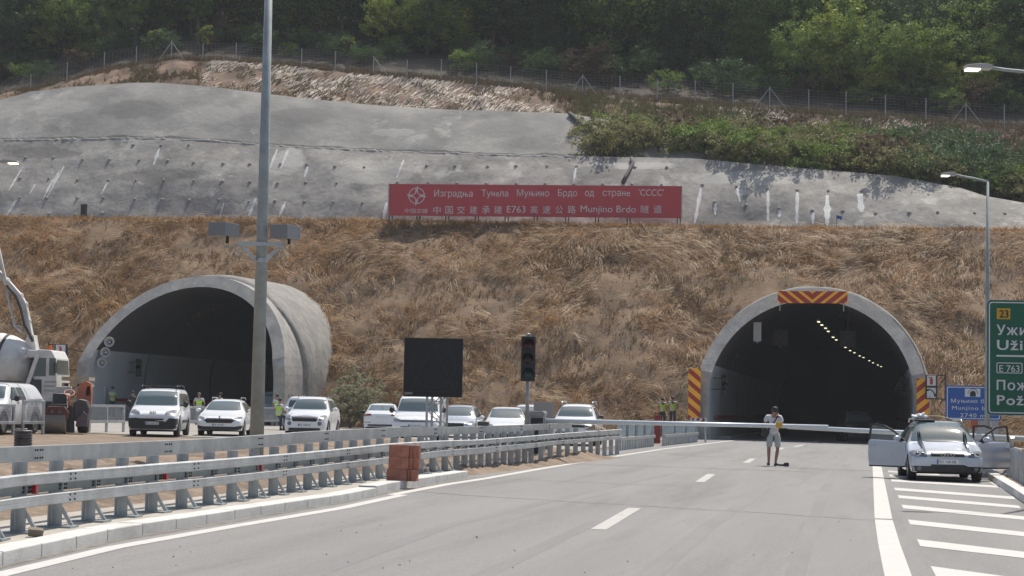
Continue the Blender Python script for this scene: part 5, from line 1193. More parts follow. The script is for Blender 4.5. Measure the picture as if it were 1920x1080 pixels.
# ------------------------------------------------------------------ cars
def lerp_tab(tab, y, k): return float(np.interp(y, [r[0] for r in tab], [r[k] for r in tab]))
lens_m = mat('headlamp lens', (0.13, 0.145, 0.155), 0.3, 0.0, var=0.25, scale=25, coat=0.0); tail_m = mat('tail lamp red', (0.22, 0.012, 0.014), 0.2, var=0.1, coat=0.6)
interior_m = mat('dark car interior', (0.03, 0.03, 0.032), 0.8); rim_m = mat('alloy rim', (0.36, 0.37, 0.39), 0.35, 0.8, var=0.05); grille_m = mat('grille black', (0.014, 0.014, 0.016), 0.45, var=0.2, scale=40)
clear_glass = mat('clear door glass', (0.45, 0.52, 0.5), 0.05, var=0, alpha=0.32, spec=0.8)
class Car:
    def __init__(s, name, label, px, py, psi, L, W, H, tab, paint, wheels=(0.85, None), R=0.315, clear=0.20, away=False, group=None):
        P = gp(px, py); rz = YAW+psi+(math.pi if away else 0); s.L, s.W, s.H, s.tab = L, W, H, tab
        u = Vector((-math.sin(YAW+psi), math.cos(YAW+psi), 0)); C = P+u*(L/2)
        s.t = thing(name, label, 'car', (C.x, C.y, zg(C.x)), rz, group)
        wy = [wheels[0], wheels[1] or L-0.9]; s.wy = wy; s.R = R; Ra = R+0.055
        ys = sorted(set([round(r[0], 3) for r in tab]+[round(w+k*Ra, 3) for w in wy for k in (-1.06, -0.97, -0.75, -0.4, 0, 0.4, 0.75, 0.97, 1.06)]))
        v = []; n = 8
        for y in ys:
            zt, zb, wb, wt, zl = (lerp_tab(tab, y, k) for k in (1, 2, 3, 4, 5))
            for w in wy:
                if abs(y-w) < Ra: zl = max(zl, R+math.sqrt(max(0, Ra*Ra-(y-w)**2))-0.01)
            a = [(wb*0.945, zl), (wb*0.992, zl+.3*(zb-zl)), (wb, zl+.62*(zb-zl)), (wb*0.965, zb), None, (wt, zt-.055), (wt*0.78, zt-.012), (0, zt)]
            a[4] = ((a[3][0]*.55+a[5][0]*.45), (a[3][1]*.5+a[5][1]*.5))
            v += [(x, y-L/2, z) for x, z in a]+[(-x, y-L/2, z) for x, z in a[:-1]]
        k = 15; f = []
        ring = list(range(8))+[14, 13, 12, 11, 10, 9, 8]     # right foot up over the roof, down to left foot
        for i in range(len(ys)-1):
            for j in range(14): f.append((i*k+ring[j], (i+1)*k+ring[j], (i+1)*k+ring[j+1], i*k+ring[j+1]))
        for i in (0, len(ys)-1):
            for j in range(7): 
                q = [i*k+j, i*k+j+1, i*k+(8+j+1 if j < 6 else 7), i*k+8+j]; q = list(dict.fromkeys(q)); f.append(tuple(q))
        m = MB(); m.add(v, f); s.body = m.build('body', paint, s.t, smooth=True, sub=2)
        bpy.context.view_layer.update(); dg = bpy.context.evaluated_depsgraph_get(); me = s.body.evaluated_get(dg).to_mesh()
        s.bvh = BVHTree.FromPolygons([x.co.copy() for x in me.vertices], [tuple(p.vertices) for p in me.polygons]); s.body.evaluated_get(dg).to_mesh_clear()
        q = MB(); q.box(-W/2*0.80, W/2*0.80, -L/2+0.25, L/2-0.25, clear-0.02, 0.55); 
        for w in wy: q.box(-W/2*0.9, W/2*0.9, w-L/2-Ra*0.9, w-L/2+Ra*0.9, R*0.9, R+Ra*0.9)
        q.build('underbody', interior_m, s.t)
        for w in wy:
            for sg in (1, -1): s.wheel(sg*(W/2-0.115), w-L/2, sg)
    def wheel(s, x, y, sg):
        R = s.R; q = MB(); q.lathe([(R*0.66, -.1), (R*0.95, -.1), (R, -.07), (R, .07), (R*0.95, .1), (R*0.66, .1)], (x, y, R), (sg, 0, 0), 28, closed=True); ty = q.build('wheel', rubber, s.t, smooth=True)
        q = MB(); q.lathe([(R*0.68, .085), (R*0.60, .09), (R*0.58, .04), (R*0.1, .03), (0.0, .03)], (x, y, R), (sg, 0, 0), 24)
        for k in range(7):
            a = 2*math.pi*k/7; c = Vector((x+sg*.075, y, R)); q.beam(c, c+Vector((0, math.cos(a)*R*.62, math.sin(a)*R*.62)), 0.055, 0.03, Vector((1, 0, 0)))
        q.build('rim', rim_m, ty)
    def dec(s, name, poly, axis, m, off=0.011, parent=None, cuts=3, both=True, thick=0.0):
        out = []
        for sg in ((1, -1) if both else (1,)):
            bm = bmesh.new(); vs = []
            for a, c in poly:
                if axis in 'fr': p = Vector((a*sg, -9 if axis == 'f' else 9, c))
                elif axis == 's': p = Vector((sg*9, a-s.L/2, c))
                else: p = Vector((a*sg, c-s.L/2, 9))
                vs.append(bm.verts.new(p))
            bm.faces.new(vs); bmesh.ops.triangulate(bm, faces=bm.faces); 
            for _ in range(cuts): bmesh.ops.subdivide_edges(bm, edges=[e for e in bm.edges if e.calc_length() > 0.055], cuts=1, use_grid_fill=False); bmesh.ops.triangulate(bm, faces=bm.faces)
            D = {'f': Vector((0, 1, 0)), 'r': Vector((0, -1, 0)), 's': Vector((-sg, 0, 0)), 't': Vector((0, 0, -1))}[axis]
            for v in bm.verts:
                h, n = s.bvh.ray_cast(v.co, D)[:2]
                if h is None:
                    g = v.co+D*(9-s.L/2*0.98 if axis in 'fr' else 9-s.W/2); h, n = s.bvh.find_nearest(g)[:2]
                if n.dot(D) > 0: n = -n
                v.co = h+(n*0.6-D*0.4)*off
            bmesh.ops.recalc_face_normals(bm, faces=bm.faces)
            me = bpy.data.meshes.new(name); bm.to_mesh(me); bm.free(); me.materials.append(m); me.polygons.foreach_set('use_smooth', [True]*len(me.polygons))
            o = bpy.data.objects.new(name, me); COL.objects.link(o); o.parent = parent or s.t; out.append(o)
        return out
    def front(s, name, poly, m, **k): return s.dec(name, poly, 'f', m, both=k.pop('both', False), **k)
    def line(s, pts, w, axis='s', name='door_seam', m=None):
        for a, c in zip(pts[:-1], pts[1:]):
            d = Vector((c[0]-a[0], c[1]-a[1])); n = Vector((-d.y, d.x)).normalized()*w/2
            s.dec(name, [(a[0]-n.x, a[1]-n.y), (c[0]-n.x, c[1]-n.y), (c[0]+n.x, c[1]+n.y), (a[0]+n.x, a[1]+n.y)], axis, m or grille_m, 0.004, cuts=3)
    def plate(s, txt, z, y=None, rear=False, x=0.0, eu=True):
        d = Vector((0, 1 if not rear else -1, 0)); h = s.bvh.ray_cast(Vector((x, -9 if not rear else 9, z)), d)[0]
        yy = h.y-d.y*0.018; q = MB(); q.box(x-0.26, x+0.26, min(yy, yy+d.y*.012), max(yy, yy+d.y*.012), z-0.055, z+0.055); o = q.build('number_plate', plate_mat, s.t, bevel=0.003)
        if not rear:
            if txt: text(txt, 0.088, ink, o, (x-0.20, yy-0.002, z-0.032), ext=0.001)
            q = MB(); q.box(x-0.255, x-0.215, yy-0.002, yy-.0005, z-0.05, z+0.05); q.build('plate_band', blue, o)
        elif txt: text(txt, 0.088, ink, o, (x+0.20, yy+0.002, z-0.032), rot=(math.pi/2, 0, math.pi), ext=0.001)
    def mirror(s, y, z, m=None, dx=0.11, sz=(0.11, 0.07, 0.075), only=(1, -1)):
        for sg in only:
            wb = lerp_tab(s.tab, y, 3); q = MB(); q.sphere((sg*(wb+dx), y-s.L/2, z), sz, 12, 8); o = q.build('mirror', m or white_paint, s.t, smooth=True)
            q = MB(); q.beam((sg*(wb-.06), y-s.L/2+.02, z-.06), (sg*(wb+dx), y-s.L/2, z-.03), 0.05, 0.04); q.build('mirror_arm', black_plastic, o)
    def rails(s, y0, y1, x, z, m=None, r=0.016, lift=0.045):
        for sg in (1, -1): q = MB(); q.tube([(sg*x, y0-s.L/2, z-.03), (sg*x, y0+.15-s.L/2, z+lift), (sg*x, y1-.15-s.L/2, z+lift), (sg*x, y1-s.L/2, z-.03)], r, 8); q.build('roof_rail', m or galv_dull, s.t, smooth=True)
    def glass(s, cowl, roof_f, zc, wc, wt, zt, g=None):
        g = g or glass_dark
        s.front('windscreen', [(-wc, zc), (-wc*0.5, zc-.012), (0, zc-.015), (wc*0.5, zc-.012), (wc, zc), (wt, zt), (wt*.5, zt+.02), (0, zt+.025), (-wt*.5, zt+.02), (-wt, zt)], g, cuts=4)
    def side_windows(s, polys, g=None):
        for p in polys: s.dec('side_window', p, 's', g or glass_dark, cuts=3)
def tab_estate(L, W, H, zh=0.80, cowl=1.22, rf=2.05, zn=0.60, hatch=0.55, wr=0.60, zbelt=0.92, clear=0.22):
    h = W/2
    return [(0, zn+.01, zn-.10, h*.82, h*.68, .24), (0.05, zn+.07, zn-.03, h*.92, h*.74, clear), (0.25, zh-.05, zh-.14, h*.96, h*.76, clear), (0.6, zh, zh-.08, h, h*.80, clear), (cowl, zh+.14, zbelt-.04, h, h*.80, clear), (cowl+.06, zh+.18, zbelt-.03, h, h*.80, clear),
            ((cowl+rf)/2, (zh+.18+H)/2+.02, zbelt-.01, h, h*.74, clear), (rf, H-.05, zbelt, h, h*wr/.6*.62+.02, clear), (rf+.35, H, zbelt+.005, h, h*.66, clear), (L-hatch-.55, H-.015, zbelt+.03, h*.99, h*.65, clear), (L-hatch, H-.07, zbelt+.04, h*.98, h*.63, clear), (L-.16, zbelt+.18, zbelt+.03, h*.94, h*.66, clear+.03), (L-.05, zbelt, zbelt-.10, h*.90, h*.68, clear+.06), (L, zbelt-.16, zbelt-.28, h*.80, h*.6, .32)]
def tab_sedan(L, W, H, zh=0.80, cowl=1.25, rf=2.05, zn=0.60, zbelt=0.90, clear=0.22):
    h = W/2; t = tab_estate(L, W, H, zh, cowl, rf, zn, .5, .6, zbelt, clear)[:9]
    return t+[(L-1.65, H-.03, zbelt+.02, h*.99, h*.71, clear), (L-1.0, zbelt+.27, zbelt+.02, h*.98, h*.66, clear), (L-.62, zbelt+.13, zbelt, h*.97, h*.70, clear), (L-.12, zbelt+.10, zbelt-.04, h*.93, h*.72, clear), (L-.03, zbelt+.0, zbelt-.10, h*.88, h*.7, clear+.04), (L, zbelt-.16, zbelt-.28, h*.80, h*.62, .32)]
def tab_van(L, W, H, zh=0.98, cowl=0.95, rf=1.7, zn=0.86, zbelt=1.08, clear=0.24, top=.83):
    h = W/2
    return [(0, zn-.1, zn-.25, h*.80, h*.66, .26), (0.05, zn, zn-.14, h*.92, h*.74, clear), (0.22, zh-.04, zh-.16, h*.985, h*.80, clear), (cowl*.6, zh+.03, zh-.07, h, h*.84, clear), (cowl, zh+.13, zbelt-.05, h, h*.84, clear), (cowl+.05, zh+.17, zbelt-.03, h, h*.84, clear),
            ((cowl+rf)/2, (zh+.17+H)/2+.05, zbelt, h, h*.80, clear), (rf, H-.07, zbelt+.01, h, h*top, clear), (rf+.35, H, zbelt+.01, h, h*top, clear), (L-.5, H-.01, zbelt+.02, h*.99, h*top, clear), (L-.14, H-.06, zbelt+.02, h*.98, h*top, clear), (L-.03, zbelt+.2, zbelt, h*.95, h*.80, clear+.03), (L, zbelt-.2, zbelt-.35, h*.90, h*.75, .32)]
def hexa(w0, w1, z0, z1): return [(-w0, z0), (w0, z0), (w1, (z0+z1)/2), (w0*1.02, z1), (-w0*1.02, z1), (-w1, (z0+z1)/2)]
def quad(x0, x1, z0, z1, s=0.0): return [(x0, z0+s), (x1, z0), (x1, z1), (x0, z1+s)]
def bar(c, z0, z1, w): c.front('bumper_insert', [(-w, z0), (w, z0), (w*.97, z1), (-w*.97, z1)], black_plastic, cuts=3)
# 1 white panel van, front of it unpainted
c = Car('van', 'white van with unpainted black front bumper and a roof rack', 284, 818.5, 0.05, 4.4, 1.85, 1.80, tab_van(4.4, 1.85, 1.80), white_paint, (0.88, 3.62), 0.33)
c.glass(0.95, 1.7, 1.17, 0.78, 0.70, 1.66); c.side_windows([[(1.25, 1.16), (2.25, 1.14), (2.25, 1.60), (1.72, 1.60)], [(2.36, 1.14), (3.2, 1.15), (3.2, 1.60), (2.36, 1.60)], [(3.3, 1.17), (4.1, 1.2), (4.05, 1.58), (3.3, 1.6)]])
c.front('lower_bumper', [(-.90, .27), (.90, .27), (.91, .66), (.62, .68), (.50, .55), (-.50, .55), (-.62, .68), (-.91, .66)], black_plastic, cuts=4)
c.dec('headlight', [(.46, .80), (.84, .86), (.82, .97), (.70, .98), (.48, .90)], 'f', lens_m); c.front('grille', quad(-.42, .42, .60, .66), grille_m, off=.024); 
for x in (-.10, -.04, .02, .08): c.front('emblem', [(x, .83), (x+.04, .83), (x+.025, .92), (x-.015, .92)], dark_metal, off=.01)
c.plate('BG 2687-UE', .49); c.mirror(1.32, 1.20, black_plastic, .13, (.10, .09, .13)); c.line([(1.2, .5), (1.15, 1.12), (1.72, 1.64)], .012); c.line([(2.3, .35), (2.3, 1.64)], .012); c.line([(3.25, .6), (3.25, 1.64)], .012)
c.dec('side_trim', [(1.5, .5), (3.0, .5), (3.05, .62), (1.5, .6)], 's', black_plastic); c.dec('door_handle', quad(2.05, 2.25, .99, 1.04), 's', black_plastic, off=.02); c.dec('door_handle', quad(2.45, 2.65, .99, 1.04), 's', black_plastic, off=.02)
c.rails(1.75, 4.1, .66, 1.80, black_plastic, .022, .10)
for y in (2.0, 3.0, 3.9): q = MB(); q.beam((-.7, y-2.2, 1.90), (.7, y-2.2, 1.90), .05, .035); q.build('roof_bar', dark_metal, c.t)
q = MB(); q.tube([(-0.1, 1.85-2.2, 1.78), (-0.1, 1.95-2.2, 1.98)], .006, 5); q.build('aerial', black_plastic, c.t)
def skoda_front(c, gz0, gz1, w0, w1):
    pass
# 2 white estate with a hexagonal grille
c = Car('estate_car', 'white estate car with a wide hexagonal grille beside the camera pole', 410, 818, 0.035, 4.68, 1.83, 1.46, tab_estate(4.68, 1.83, 1.46, .82, 1.25, 2.1, .62), white_paint, (0.92, 3.62), 0.33)
c.glass(1.25, 2.1, 1.02, .70, .56, 1.34); c.side_windows([[(1.65, .99), (2.55, .97), (2.55, 1.32), (2.15, 1.30)], [(2.64, .97), (3.5, .99), (3.5, 1.31), (2.64, 1.33)], [(3.6, 1.0), (4.1, 1.04), (3.95, 1.26), (3.6, 1.3)]])
c.front('grille_surround', hexa(.50, .62, .49, .70), chrome, cuts=4); c.front('grille', hexa(.47, .575, .51, .68), grille_m, off=.024, cuts=4); c.dec('headlight', [(.60, .62), (.84, .69), (.85, .75), (.74, .75), (.56, .70)], 'f', lens_m)
c.front('lower_bumper', [(-.86, .24), (.86, .24), (.88, .42), (.60, .37), (-.60, .37), (-.88, .42)], black_plastic, cuts=4); c.plate('NI 272-BX', .44); c.mirror(1.68, 1.0, white_paint); c.rails(2.3, 4.2, .57, 1.46, galv_dull)
q = MB(); q.lathe([(0.04, -.01), (.045, 0), (.04, .01)], (0, -2.34+.10, .75), (0, 1, .4), 14); q.build('emblem', chrome, c.t); c.line([(1.5, .4), (1.5, .98)], .012); c.line([(2.6, .35), (2.6, 1.33)], .012); c.dec('door_handle', quad(2.3, 2.5, .86, .90), 's', chrome, off=.02)
# 3 tall white hatch with round fog lamps
c = Car('compact_car', 'boxy white compact car with round fog lamps and black roof rails', 570, 819, -0.06, 4.22, 1.80, 1.66, tab_estate(4.22, 1.80, 1.66, .93, 1.12, 1.78, .72, .35, .66, 1.02), white_paint, (0.85, 3.42), 0.34)
c.glass(1.12, 1.78, 1.14, .71, .60, 1.52); c.side_windows([[(1.42, 1.10), (2.3, 1.08), (2.3, 1.50), (1.85, 1.50)], [(2.4, 1.08), (3.15, 1.10), (3.1, 1.5), (2.4, 1.5)], [(3.25, 1.11), (3.8, 1.16), (3.65, 1.45), (3.25, 1.48)]])
c.front('grille', [(-.48, .62), (.48, .62), (.56, .80), (.2, .82), (0, .78), (-.2, .82), (-.56, .80)], grille_m, cuts=4); c.front('grille_surround', [(-.58, .80), (-.2, .82), (0, .78), (.2, .82), (.58, .80), (.58, .83), (.2, .86), (0, .87), (-.2, .86), (-.58, .83)], chrome, cuts=3)
c.dec('headlight', [(.58, .66), (.80, .70), (.84, .84), (.76, .90), (.60, .84)], 'f', lens_m); c.dec('fog_lamp', [(.62+.085*math.cos(a*.5236), .54+.085*math.sin(a*.5236)) for a in range(12)], 'f', lens_m, off=.012)
c.front('lower_bumper', [(-.84, .24), (.84, .24), (.86, .36), (-.86, .36)], black_plastic, cuts=3); c.plate('BG 1208-PO', .48); c.mirror(1.5, 1.12, white_paint, .12, (.12, .08, .09)); c.rails(1.95, 3.9, .60, 1.66, black_plastic, .022, .05); c.line([(1.4, .45), (1.35, 1.08)], .012); c.line([(2.35, .35), (2.35, 1.5)], .012); c.dec('door_handle', quad(2.05, 2.25, .95, .99), 's', white_paint, off=.025)
# 4 white off-roader seen from behind
c = Car('off_roader', 'white off roader seen from behind, half hidden by the boxy white compact car', 562, 808, 0.02, 4.3, 1.80, 1.68, tab_estate(4.3, 1.80, 1.68, .95, 1.15, 1.85, .75, .3, .64, 1.02), white_paint, (0.85, 3.5), 0.35, away=True)
c.dec('rear_window', [(-.60, 1.14), (.60, 1.14), (.52, 1.46), (-.52, 1.46)], 'r', glass_dark, both=False, cuts=3); c.dec('tail_lamp', quad(.68, .84, .82, 1.06), 'r', tail_m, off=.012); c.dec('rear_bumper', [(-.8, .36), (.8, .36), (.8, .52), (-.8, .52)], 'r', black_plastic, both=False, cuts=3); c.plate('NS 514-KV', .72, rear=True); c.rails(2.0, 4.0, .6, 1.68, black_plastic, .02); c.side_windows([[(1.5, 1.10), (2.3, 1.08), (2.3, 1.5), (1.9, 1.5)], [(2.4, 1.08), (3.3, 1.1), (3.25, 1.5), (2.4, 1.5)]])
# 5 grey van inside the bare tunnel
grey_paint = mat('grey car paint', (0.30, 0.31, 0.32), 0.3, 0.2, var=0.05, coat=.5)
c = Car('van', 'grey van standing in the shade inside the bare portal', 512, 798, 0.0, 4.9, 1.9, 1.95, tab_van(4.9, 1.9, 1.95), grey_paint, (0.9, 4.0), .33); c.glass(.95, 1.7, 1.2, .8, .72, 1.75); c.dec('headlight', quad(.5, .84, .84, .96, 0), 'f', lens_m); c.front('grille', quad(-.45, .45, .62, .78), grille_m, cuts=3); c.side_windows([[(1.25, 1.16), (2.25, 1.14), (2.25, 1.70), (1.8, 1.70)]]); bar(c, .27, .5, .86); c.plate('BG 771-RC', .5); c.mirror(1.3, 1.25, black_plastic, .13, (.1, .09, .13))
# 6 white saloon seen from behind
c = Car('saloon_car', 'white saloon seen from behind, beside the grey green shrubs', 714, 812.5, 0.03, 4.7, 1.80, 1.45, tab_sedan(4.7, 1.8, 1.45), white_paint, (0.95, 3.65), .32, away=True)
c.dec('rear_window', [(-.66, 1.08), (.66, 1.08), (.54, 1.34), (-.54, 1.34)], 'r', glass_dark, both=False, cuts=4); c.dec('tail_lamp', [(.46, .84), (.82, .80), (.84, .90), (.5, .93)], 'r', tail_m, off=.012); c.plate('', .78, rear=True); c.dec('rear_bumper', quad(-.78, .78, .34, .42), 'r', black_plastic, both=False, cuts=3); c.dec('reflector', quad(.5, .78, .50, .53), 'r', tail_m); c.side_windows([[(1.7, .99), (2.55, .97), (2.55, 1.32), (2.2, 1.3)], [(2.64, .97), (3.4, .98), (3.1, 1.3), (2.64, 1.32)]]); c.mirror(1.7, 1.0, black_plastic)
q = MB(); q.prism([(-.02, 0), (.02, 0), (.0, .07)], 0.9, 1.05); o = q.build('aerial_fin', black_plastic, c.t); o.location = (0, 0, 1.44)
# 7 white van behind the matrix board
c = Car('van', 'white van with a thin dark grille directly behind the matrix board stand', 777, 829, -0.05, 4.5, 1.86, 1.86, tab_van(4.5, 1.86, 1.86, 1.0, 1.0, 1.75, .82, 1.1), white_paint, (0.9, 3.65), .33)
c.glass(1.0, 1.75, 1.20, .79, .69, 1.66); c.front('grille', quad(-.60, .60, .77, .84), grille_m, cuts=3, off=.01); c.dec('headlight', [(.52, .76), (.84, .80), (.86, .92), (.80, .93), (.56, .85)], 'f', lens_m); bar(c, .27, .42, .86); c.front('grille', quad(-.55, .55, .48, .60), grille_m, cuts=3); c.plate('BG 3059-KL', .62)
q = MB(); yy = c.bvh.ray_cast(Vector((0, -9, .83)), Vector((0, 1, 0)))[0].y; q.lathe([(.06, -.012), (.066, -.012), (.066, .0), (.06, .0)], (0, yy-.01, .83), (0, 1, 0), 20, closed=True); q.beam((-.05, yy-.016, .87), (0, yy-.016, .785), .012, .008, Vector((0, 1, 0))); q.beam((.05, yy-.016, .87), (0, yy-.016, .785), .012, .008, Vector((0, 1, 0))); q.build('emblem', chrome, c.t)
c.side_windows([[(1.3, 1.18), (2.3, 1.16), (2.3, 1.66), (1.85, 1.66)], [(2.4, 1.16), (3.2, 1.17), (3.2, 1.66), (2.4, 1.66)]]); c.mirror(1.4, 1.22, black_plastic, .13, (.1, .09, .12)); c.line([(2.35, .35), (2.35, 1.7)], .012); c.dec('door_handle', quad(2.1, 2.3, 1.0, 1.05), 's', black_plastic, off=.02); c.line([(1.3, .45), (1.25, 1.15)], .012); c.line([(3.3, .4), (3.3, 1.7)], .012)
# 8 car mostly hidden behind that van
c = Car('estate_car', 'silver estate mostly hidden behind the right flank of the white van', 850, 821, -0.10, 4.5, 1.8, 1.48, tab_estate(4.5, 1.8, 1.48), silver_paint, (0.92, 3.6), .32); c.glass(1.22, 2.05, 1.0, .7, .56, 1.36); c.side_windows([[(1.6, .99), (2.45, .97), (2.45, 1.32), (2.1, 1.3)], [(2.54, .97), (3.4, .99), (3.4, 1.31), (2.54, 1.33)]]); c.dec('headlight', [(.52, .6), (.82, .66), (.8, .76), (.56, .7)], 'f', lens_m); c.front('grille', quad(-.45, .45, .48, .66), grille_m, cuts=3); c.mirror(1.6, 1.0, black_plastic); c.dec('door_handle', quad(2.2, 2.4, .86, .9), 's', black_plastic, off=.02); c.line([(2.5, .35), (2.5, 1.33)], .012); c.plate('', .42)
# 9 white saloon left of the boom cabinet
c = Car('saloon_car', 'white saloon facing the road left of the boom cabinet', 950, 831, 0.01, 4.5, 1.80, 1.46, tab_sedan(4.5, 1.80, 1.46, .84, 1.2, 2.0, .64), white_paint, (0.92, 3.55), .32); c.glass(1.2, 2.0, 1.02, .70, .58, 1.35); c.side_windows([[(1.6, .99), (2.45, .97), (2.45, 1.32), (2.1, 1.3)], [(2.54, .97), (3.2, .98), (3.0, 1.3), (2.54, 1.32)]]); c.dec('headlight', [(.52, .6), (.82, .66), (.8, .77), (.56, .72)], 'f', lens_m); c.front('grille', quad(-.45, .45, .48, .64), grille_m, cuts=3); c.mirror(1.6, 1.0, white_paint); c.plate('', .42); bar(c, .25, .36, .8)
# 10 white car behind it
c = Car('estate_car', 'white estate whose roof shows behind the saloon and the boom cabinet', 992, 819, 0.0, 4.6, 1.82, 1.58, tab_estate(4.6, 1.82, 1.58, .9, 1.2, 1.95, .7, .45, .6, 1.0), white_paint, (0.92, 3.6), .33); c.glass(1.2, 1.95, 1.12, .71, .58, 1.45); c.dec('headlight', [(.52, .66), (.82, .72), (.8, .82), (.56, .78)], 'f', lens_m); c.front('grille', quad(-.45, .45, .55, .72), grille_m, cuts=3); c.side_windows([[(1.6, 1.1), (2.45, 1.07), (2.45, 1.45), (2.05, 1.43)]]); c.mirror(1.5, 1.1, white_paint); c.rails(2.1, 4.1, .6, 1.58, black_plastic)
# 11 white off-roader with bright roof rail ends
c = Car('off_roader', 'white off roader with raised roof rails to the right of the boom cabinet', 1072, 836, -0.13, 4.32, 1.80, 1.66, tab_estate(4.32, 1.80, 1.66, .98, 1.15, 1.85, .78, .35, .66, 1.04, .26), white_paint, (0.86, 3.52), .355); c.glass(1.15, 1.85, 1.16, .71, .60, 1.52); c.side_windows([[(1.5, 1.12), (2.35, 1.1), (2.35, 1.5), (1.95, 1.5)], [(2.45, 1.1), (3.25, 1.12), (3.2, 1.5), (2.45, 1.5)]]); c.dec('headlight', quad(.52, .84, .74, .9), 'f', lens_m); c.front('grille', quad(-.5, .5, .72, .88), grille_m, cuts=3); c.mirror(1.55, 1.14, black_plastic); bar(c, .26, .55, .84); c.plate('', .6); c.rails(1.95, 3.95, .62, 1.66, galv, .024, .07); c.line([(2.4, .4), (2.4, 1.5)], .012)
# 13 black off-roader inside the right tunnel
black_paint = mat('black car paint', (0.02, 0.02, 0.022), 0.3, var=.05, coat=.5)
c = Car('off_roader', 'black off roader standing in the dark inside the chevron portal', 1617, 829, -0.05, 4.5, 1.85, 1.70, tab_estate(4.5, 1.85, 1.7, .98, 1.15, 1.85, .78, .35, .66, 1.04, .26), black_paint, (0.9, 3.6), .36); c.glass(1.15, 1.85, 1.16, .72, .6, 1.55); c.dec('headlight', quad(.58, .86, .80, .9), 'f', lens_m); c.front('grille', quad(-.5, .5, .66, .86), grille_m, cuts=3); c.plate('BG 905-TT', .55); c.mirror(1.5, 1.14, black_paint); bar(c, .26, .45, .84)
# 14 pick-up with a canopy at the left edge
c = Car('pickup_truck', 'white pickup truck with a white canopy at the left edge', -60, 814, -0.10, 5.3, 1.86, 1.86, tab_estate(5.3, 1.86, 1.84, 1.05, 1.2, 1.95, .88, .22, .7, 1.16, .34), white_paint, (1.0, 4.1), .39); c.glass(1.2, 1.95, 1.27, .74, .63, 1.68)
c.side_windows([[(1.6, 1.25), (2.42, 1.22), (2.42, 1.66), (2.05, 1.66)], [(2.53, 1.22), (3.2, 1.22), (3.1, 1.66), (2.53, 1.66)]]); c.dec('canopy_window', [(3.45, 1.24), (4.85, 1.27), (4.7, 1.62), (3.45, 1.66)], 's', mat('white canopy panel', (0.66, 0.68, 0.70), .35, coat=.3), cuts=3); c.line([(3.4, 1.2), (4.95, 1.23)], .025); c.line([(3.32, .5), (3.35, 1.7)], .014); c.line([(2.47, .5), (2.47, 1.66)], .012); c.line([(1.5, .6), (1.5, 1.22)], .012)
for y in (2.2, 3.0, 3.6, 4.0, 4.4): c.dec('door_handle', quad(y, y+.16, 1.09, 1.14), 's', black_plastic, off=.02)
c.mirror(1.7, 1.27, black_plastic, .14, (.11, .09, .12)); c.dec('headlight', quad(.54, .86, .80, 1.0), 'f', lens_m); c.front('grille', quad(-.5, .5, .7, 1.0), grille_m, cuts=3); c.dec('fender_vent', quad(1.2, 1.4, .95, 1.05), 's', black_plastic); bar(c, .35, .6, .86)
for y in (2.1, 3.1): q = MB(); q.beam((-.7, y-2.65, 1.88), (.7, y-2.65, 1.88), .06, .03); q.build('roof_bar', black_plastic, c.t)

# 12 the silver estate with its doors open
L, W, H = 4.55, 1.77, 1.44
c = Car('estate_car', 'silver estate car parked on the hatching with its front doors open', 1777, 904, -0.125, L, W, H, tab_estate(L, W, 1.45, .80, 1.20, 1.95, .62), silver_paint, (0.88, 3.5), .32)
win_a = mat('green tinted windscreen', (0.065, 0.10, 0.10), 0.05, var=0, spec=.9, coat=.4)
c.glass(1.2, 1.95, .95, .755, .60, 1.375, win_a); c.side_windows([[(2.55, .97), (3.3, .98), (3.3, 1.27), (2.55, 1.28)], [(3.38, .99), (4.05, 1.03), (3.9, 1.22), (3.38, 1.27)]])
c.dec('door_opening', [(1.36, .34), (2.42, .34), (2.42, 1.29), (2.05, 1.28), (1.45, .95)], 's', interior_m, cuts=3, off=.004)
c.front('grille_surround', [(-.40, .585), (.40, .585), (.42, .70), (-.42, .70)], rim_m, cuts=3); c.front('grille', [(-.375, .60), (.375, .60), (.395, .685), (-.395, .685)], grille_m, off=.026, cuts=4)
c.dec('headlight', [(.48, .58), (.82, .60), (.85, .68), (.78, .725), (.48, .70)], 'f', lens_m, cuts=3)
for x in (.58, .70):
    for sg in (1, -1):
        h = c.bvh.ray_cast(Vector((sg*x, -9, .645)), Vector((0, 1, 0)))[0]; q = MB(); q.lathe([(.05, -.012), (.045, -.014), (.03, -.006), (0, -.004)], h+Vector((0, -.004, 0)), (0, 1, 0), 14); q.build('lamp_bowl', chrome, c.t, smooth=True)
c.front('lower_bumper', [(-.80, .23), (.80, .23), (.83, .37), (.4, .37), (.38, .41), (-.38, .41), (-.4, .37), (-.83, .37)], black_plastic, cuts=4); c.front('air_intake', quad(-.32, .32, .27, .36), grille_m, off=.024, cuts=3)
for x in (-.22, 0, .22): c.front('intake_bar', quad(x-.008, x+.008, .27, .36), galv, off=.02)
c.dec('fog_lamp', [(.66+.05*math.cos(a*.7854), .31+.05*math.sin(a*.7854)) for a in range(8)], 'f', lens_m, off=.016)
yy = c.bvh.ray_cast(Vector((0, -9, .645)), Vector((0, 1, 0)))[0].y-.034
for i in range(4): q = MB(); q.lathe([(.040, -.006), (.050, -.006), (.050, .006), (.040, .006)], (-.108+i*.072, yy, .645), (0, 1, 0), 20, closed=True); q.build('emblem_ring', chrome, c.t)
c.plate('ŠO 140-PB', .475); c.rails(2.1, 4.15, .56, 1.42, galv, .02, .05)
c.line([(2.47, .34), (2.47, 1.28)], .012); c.dec('door_handle', quad(3.0, 3.2, .82, .86), 's', silver_paint, off=.025)

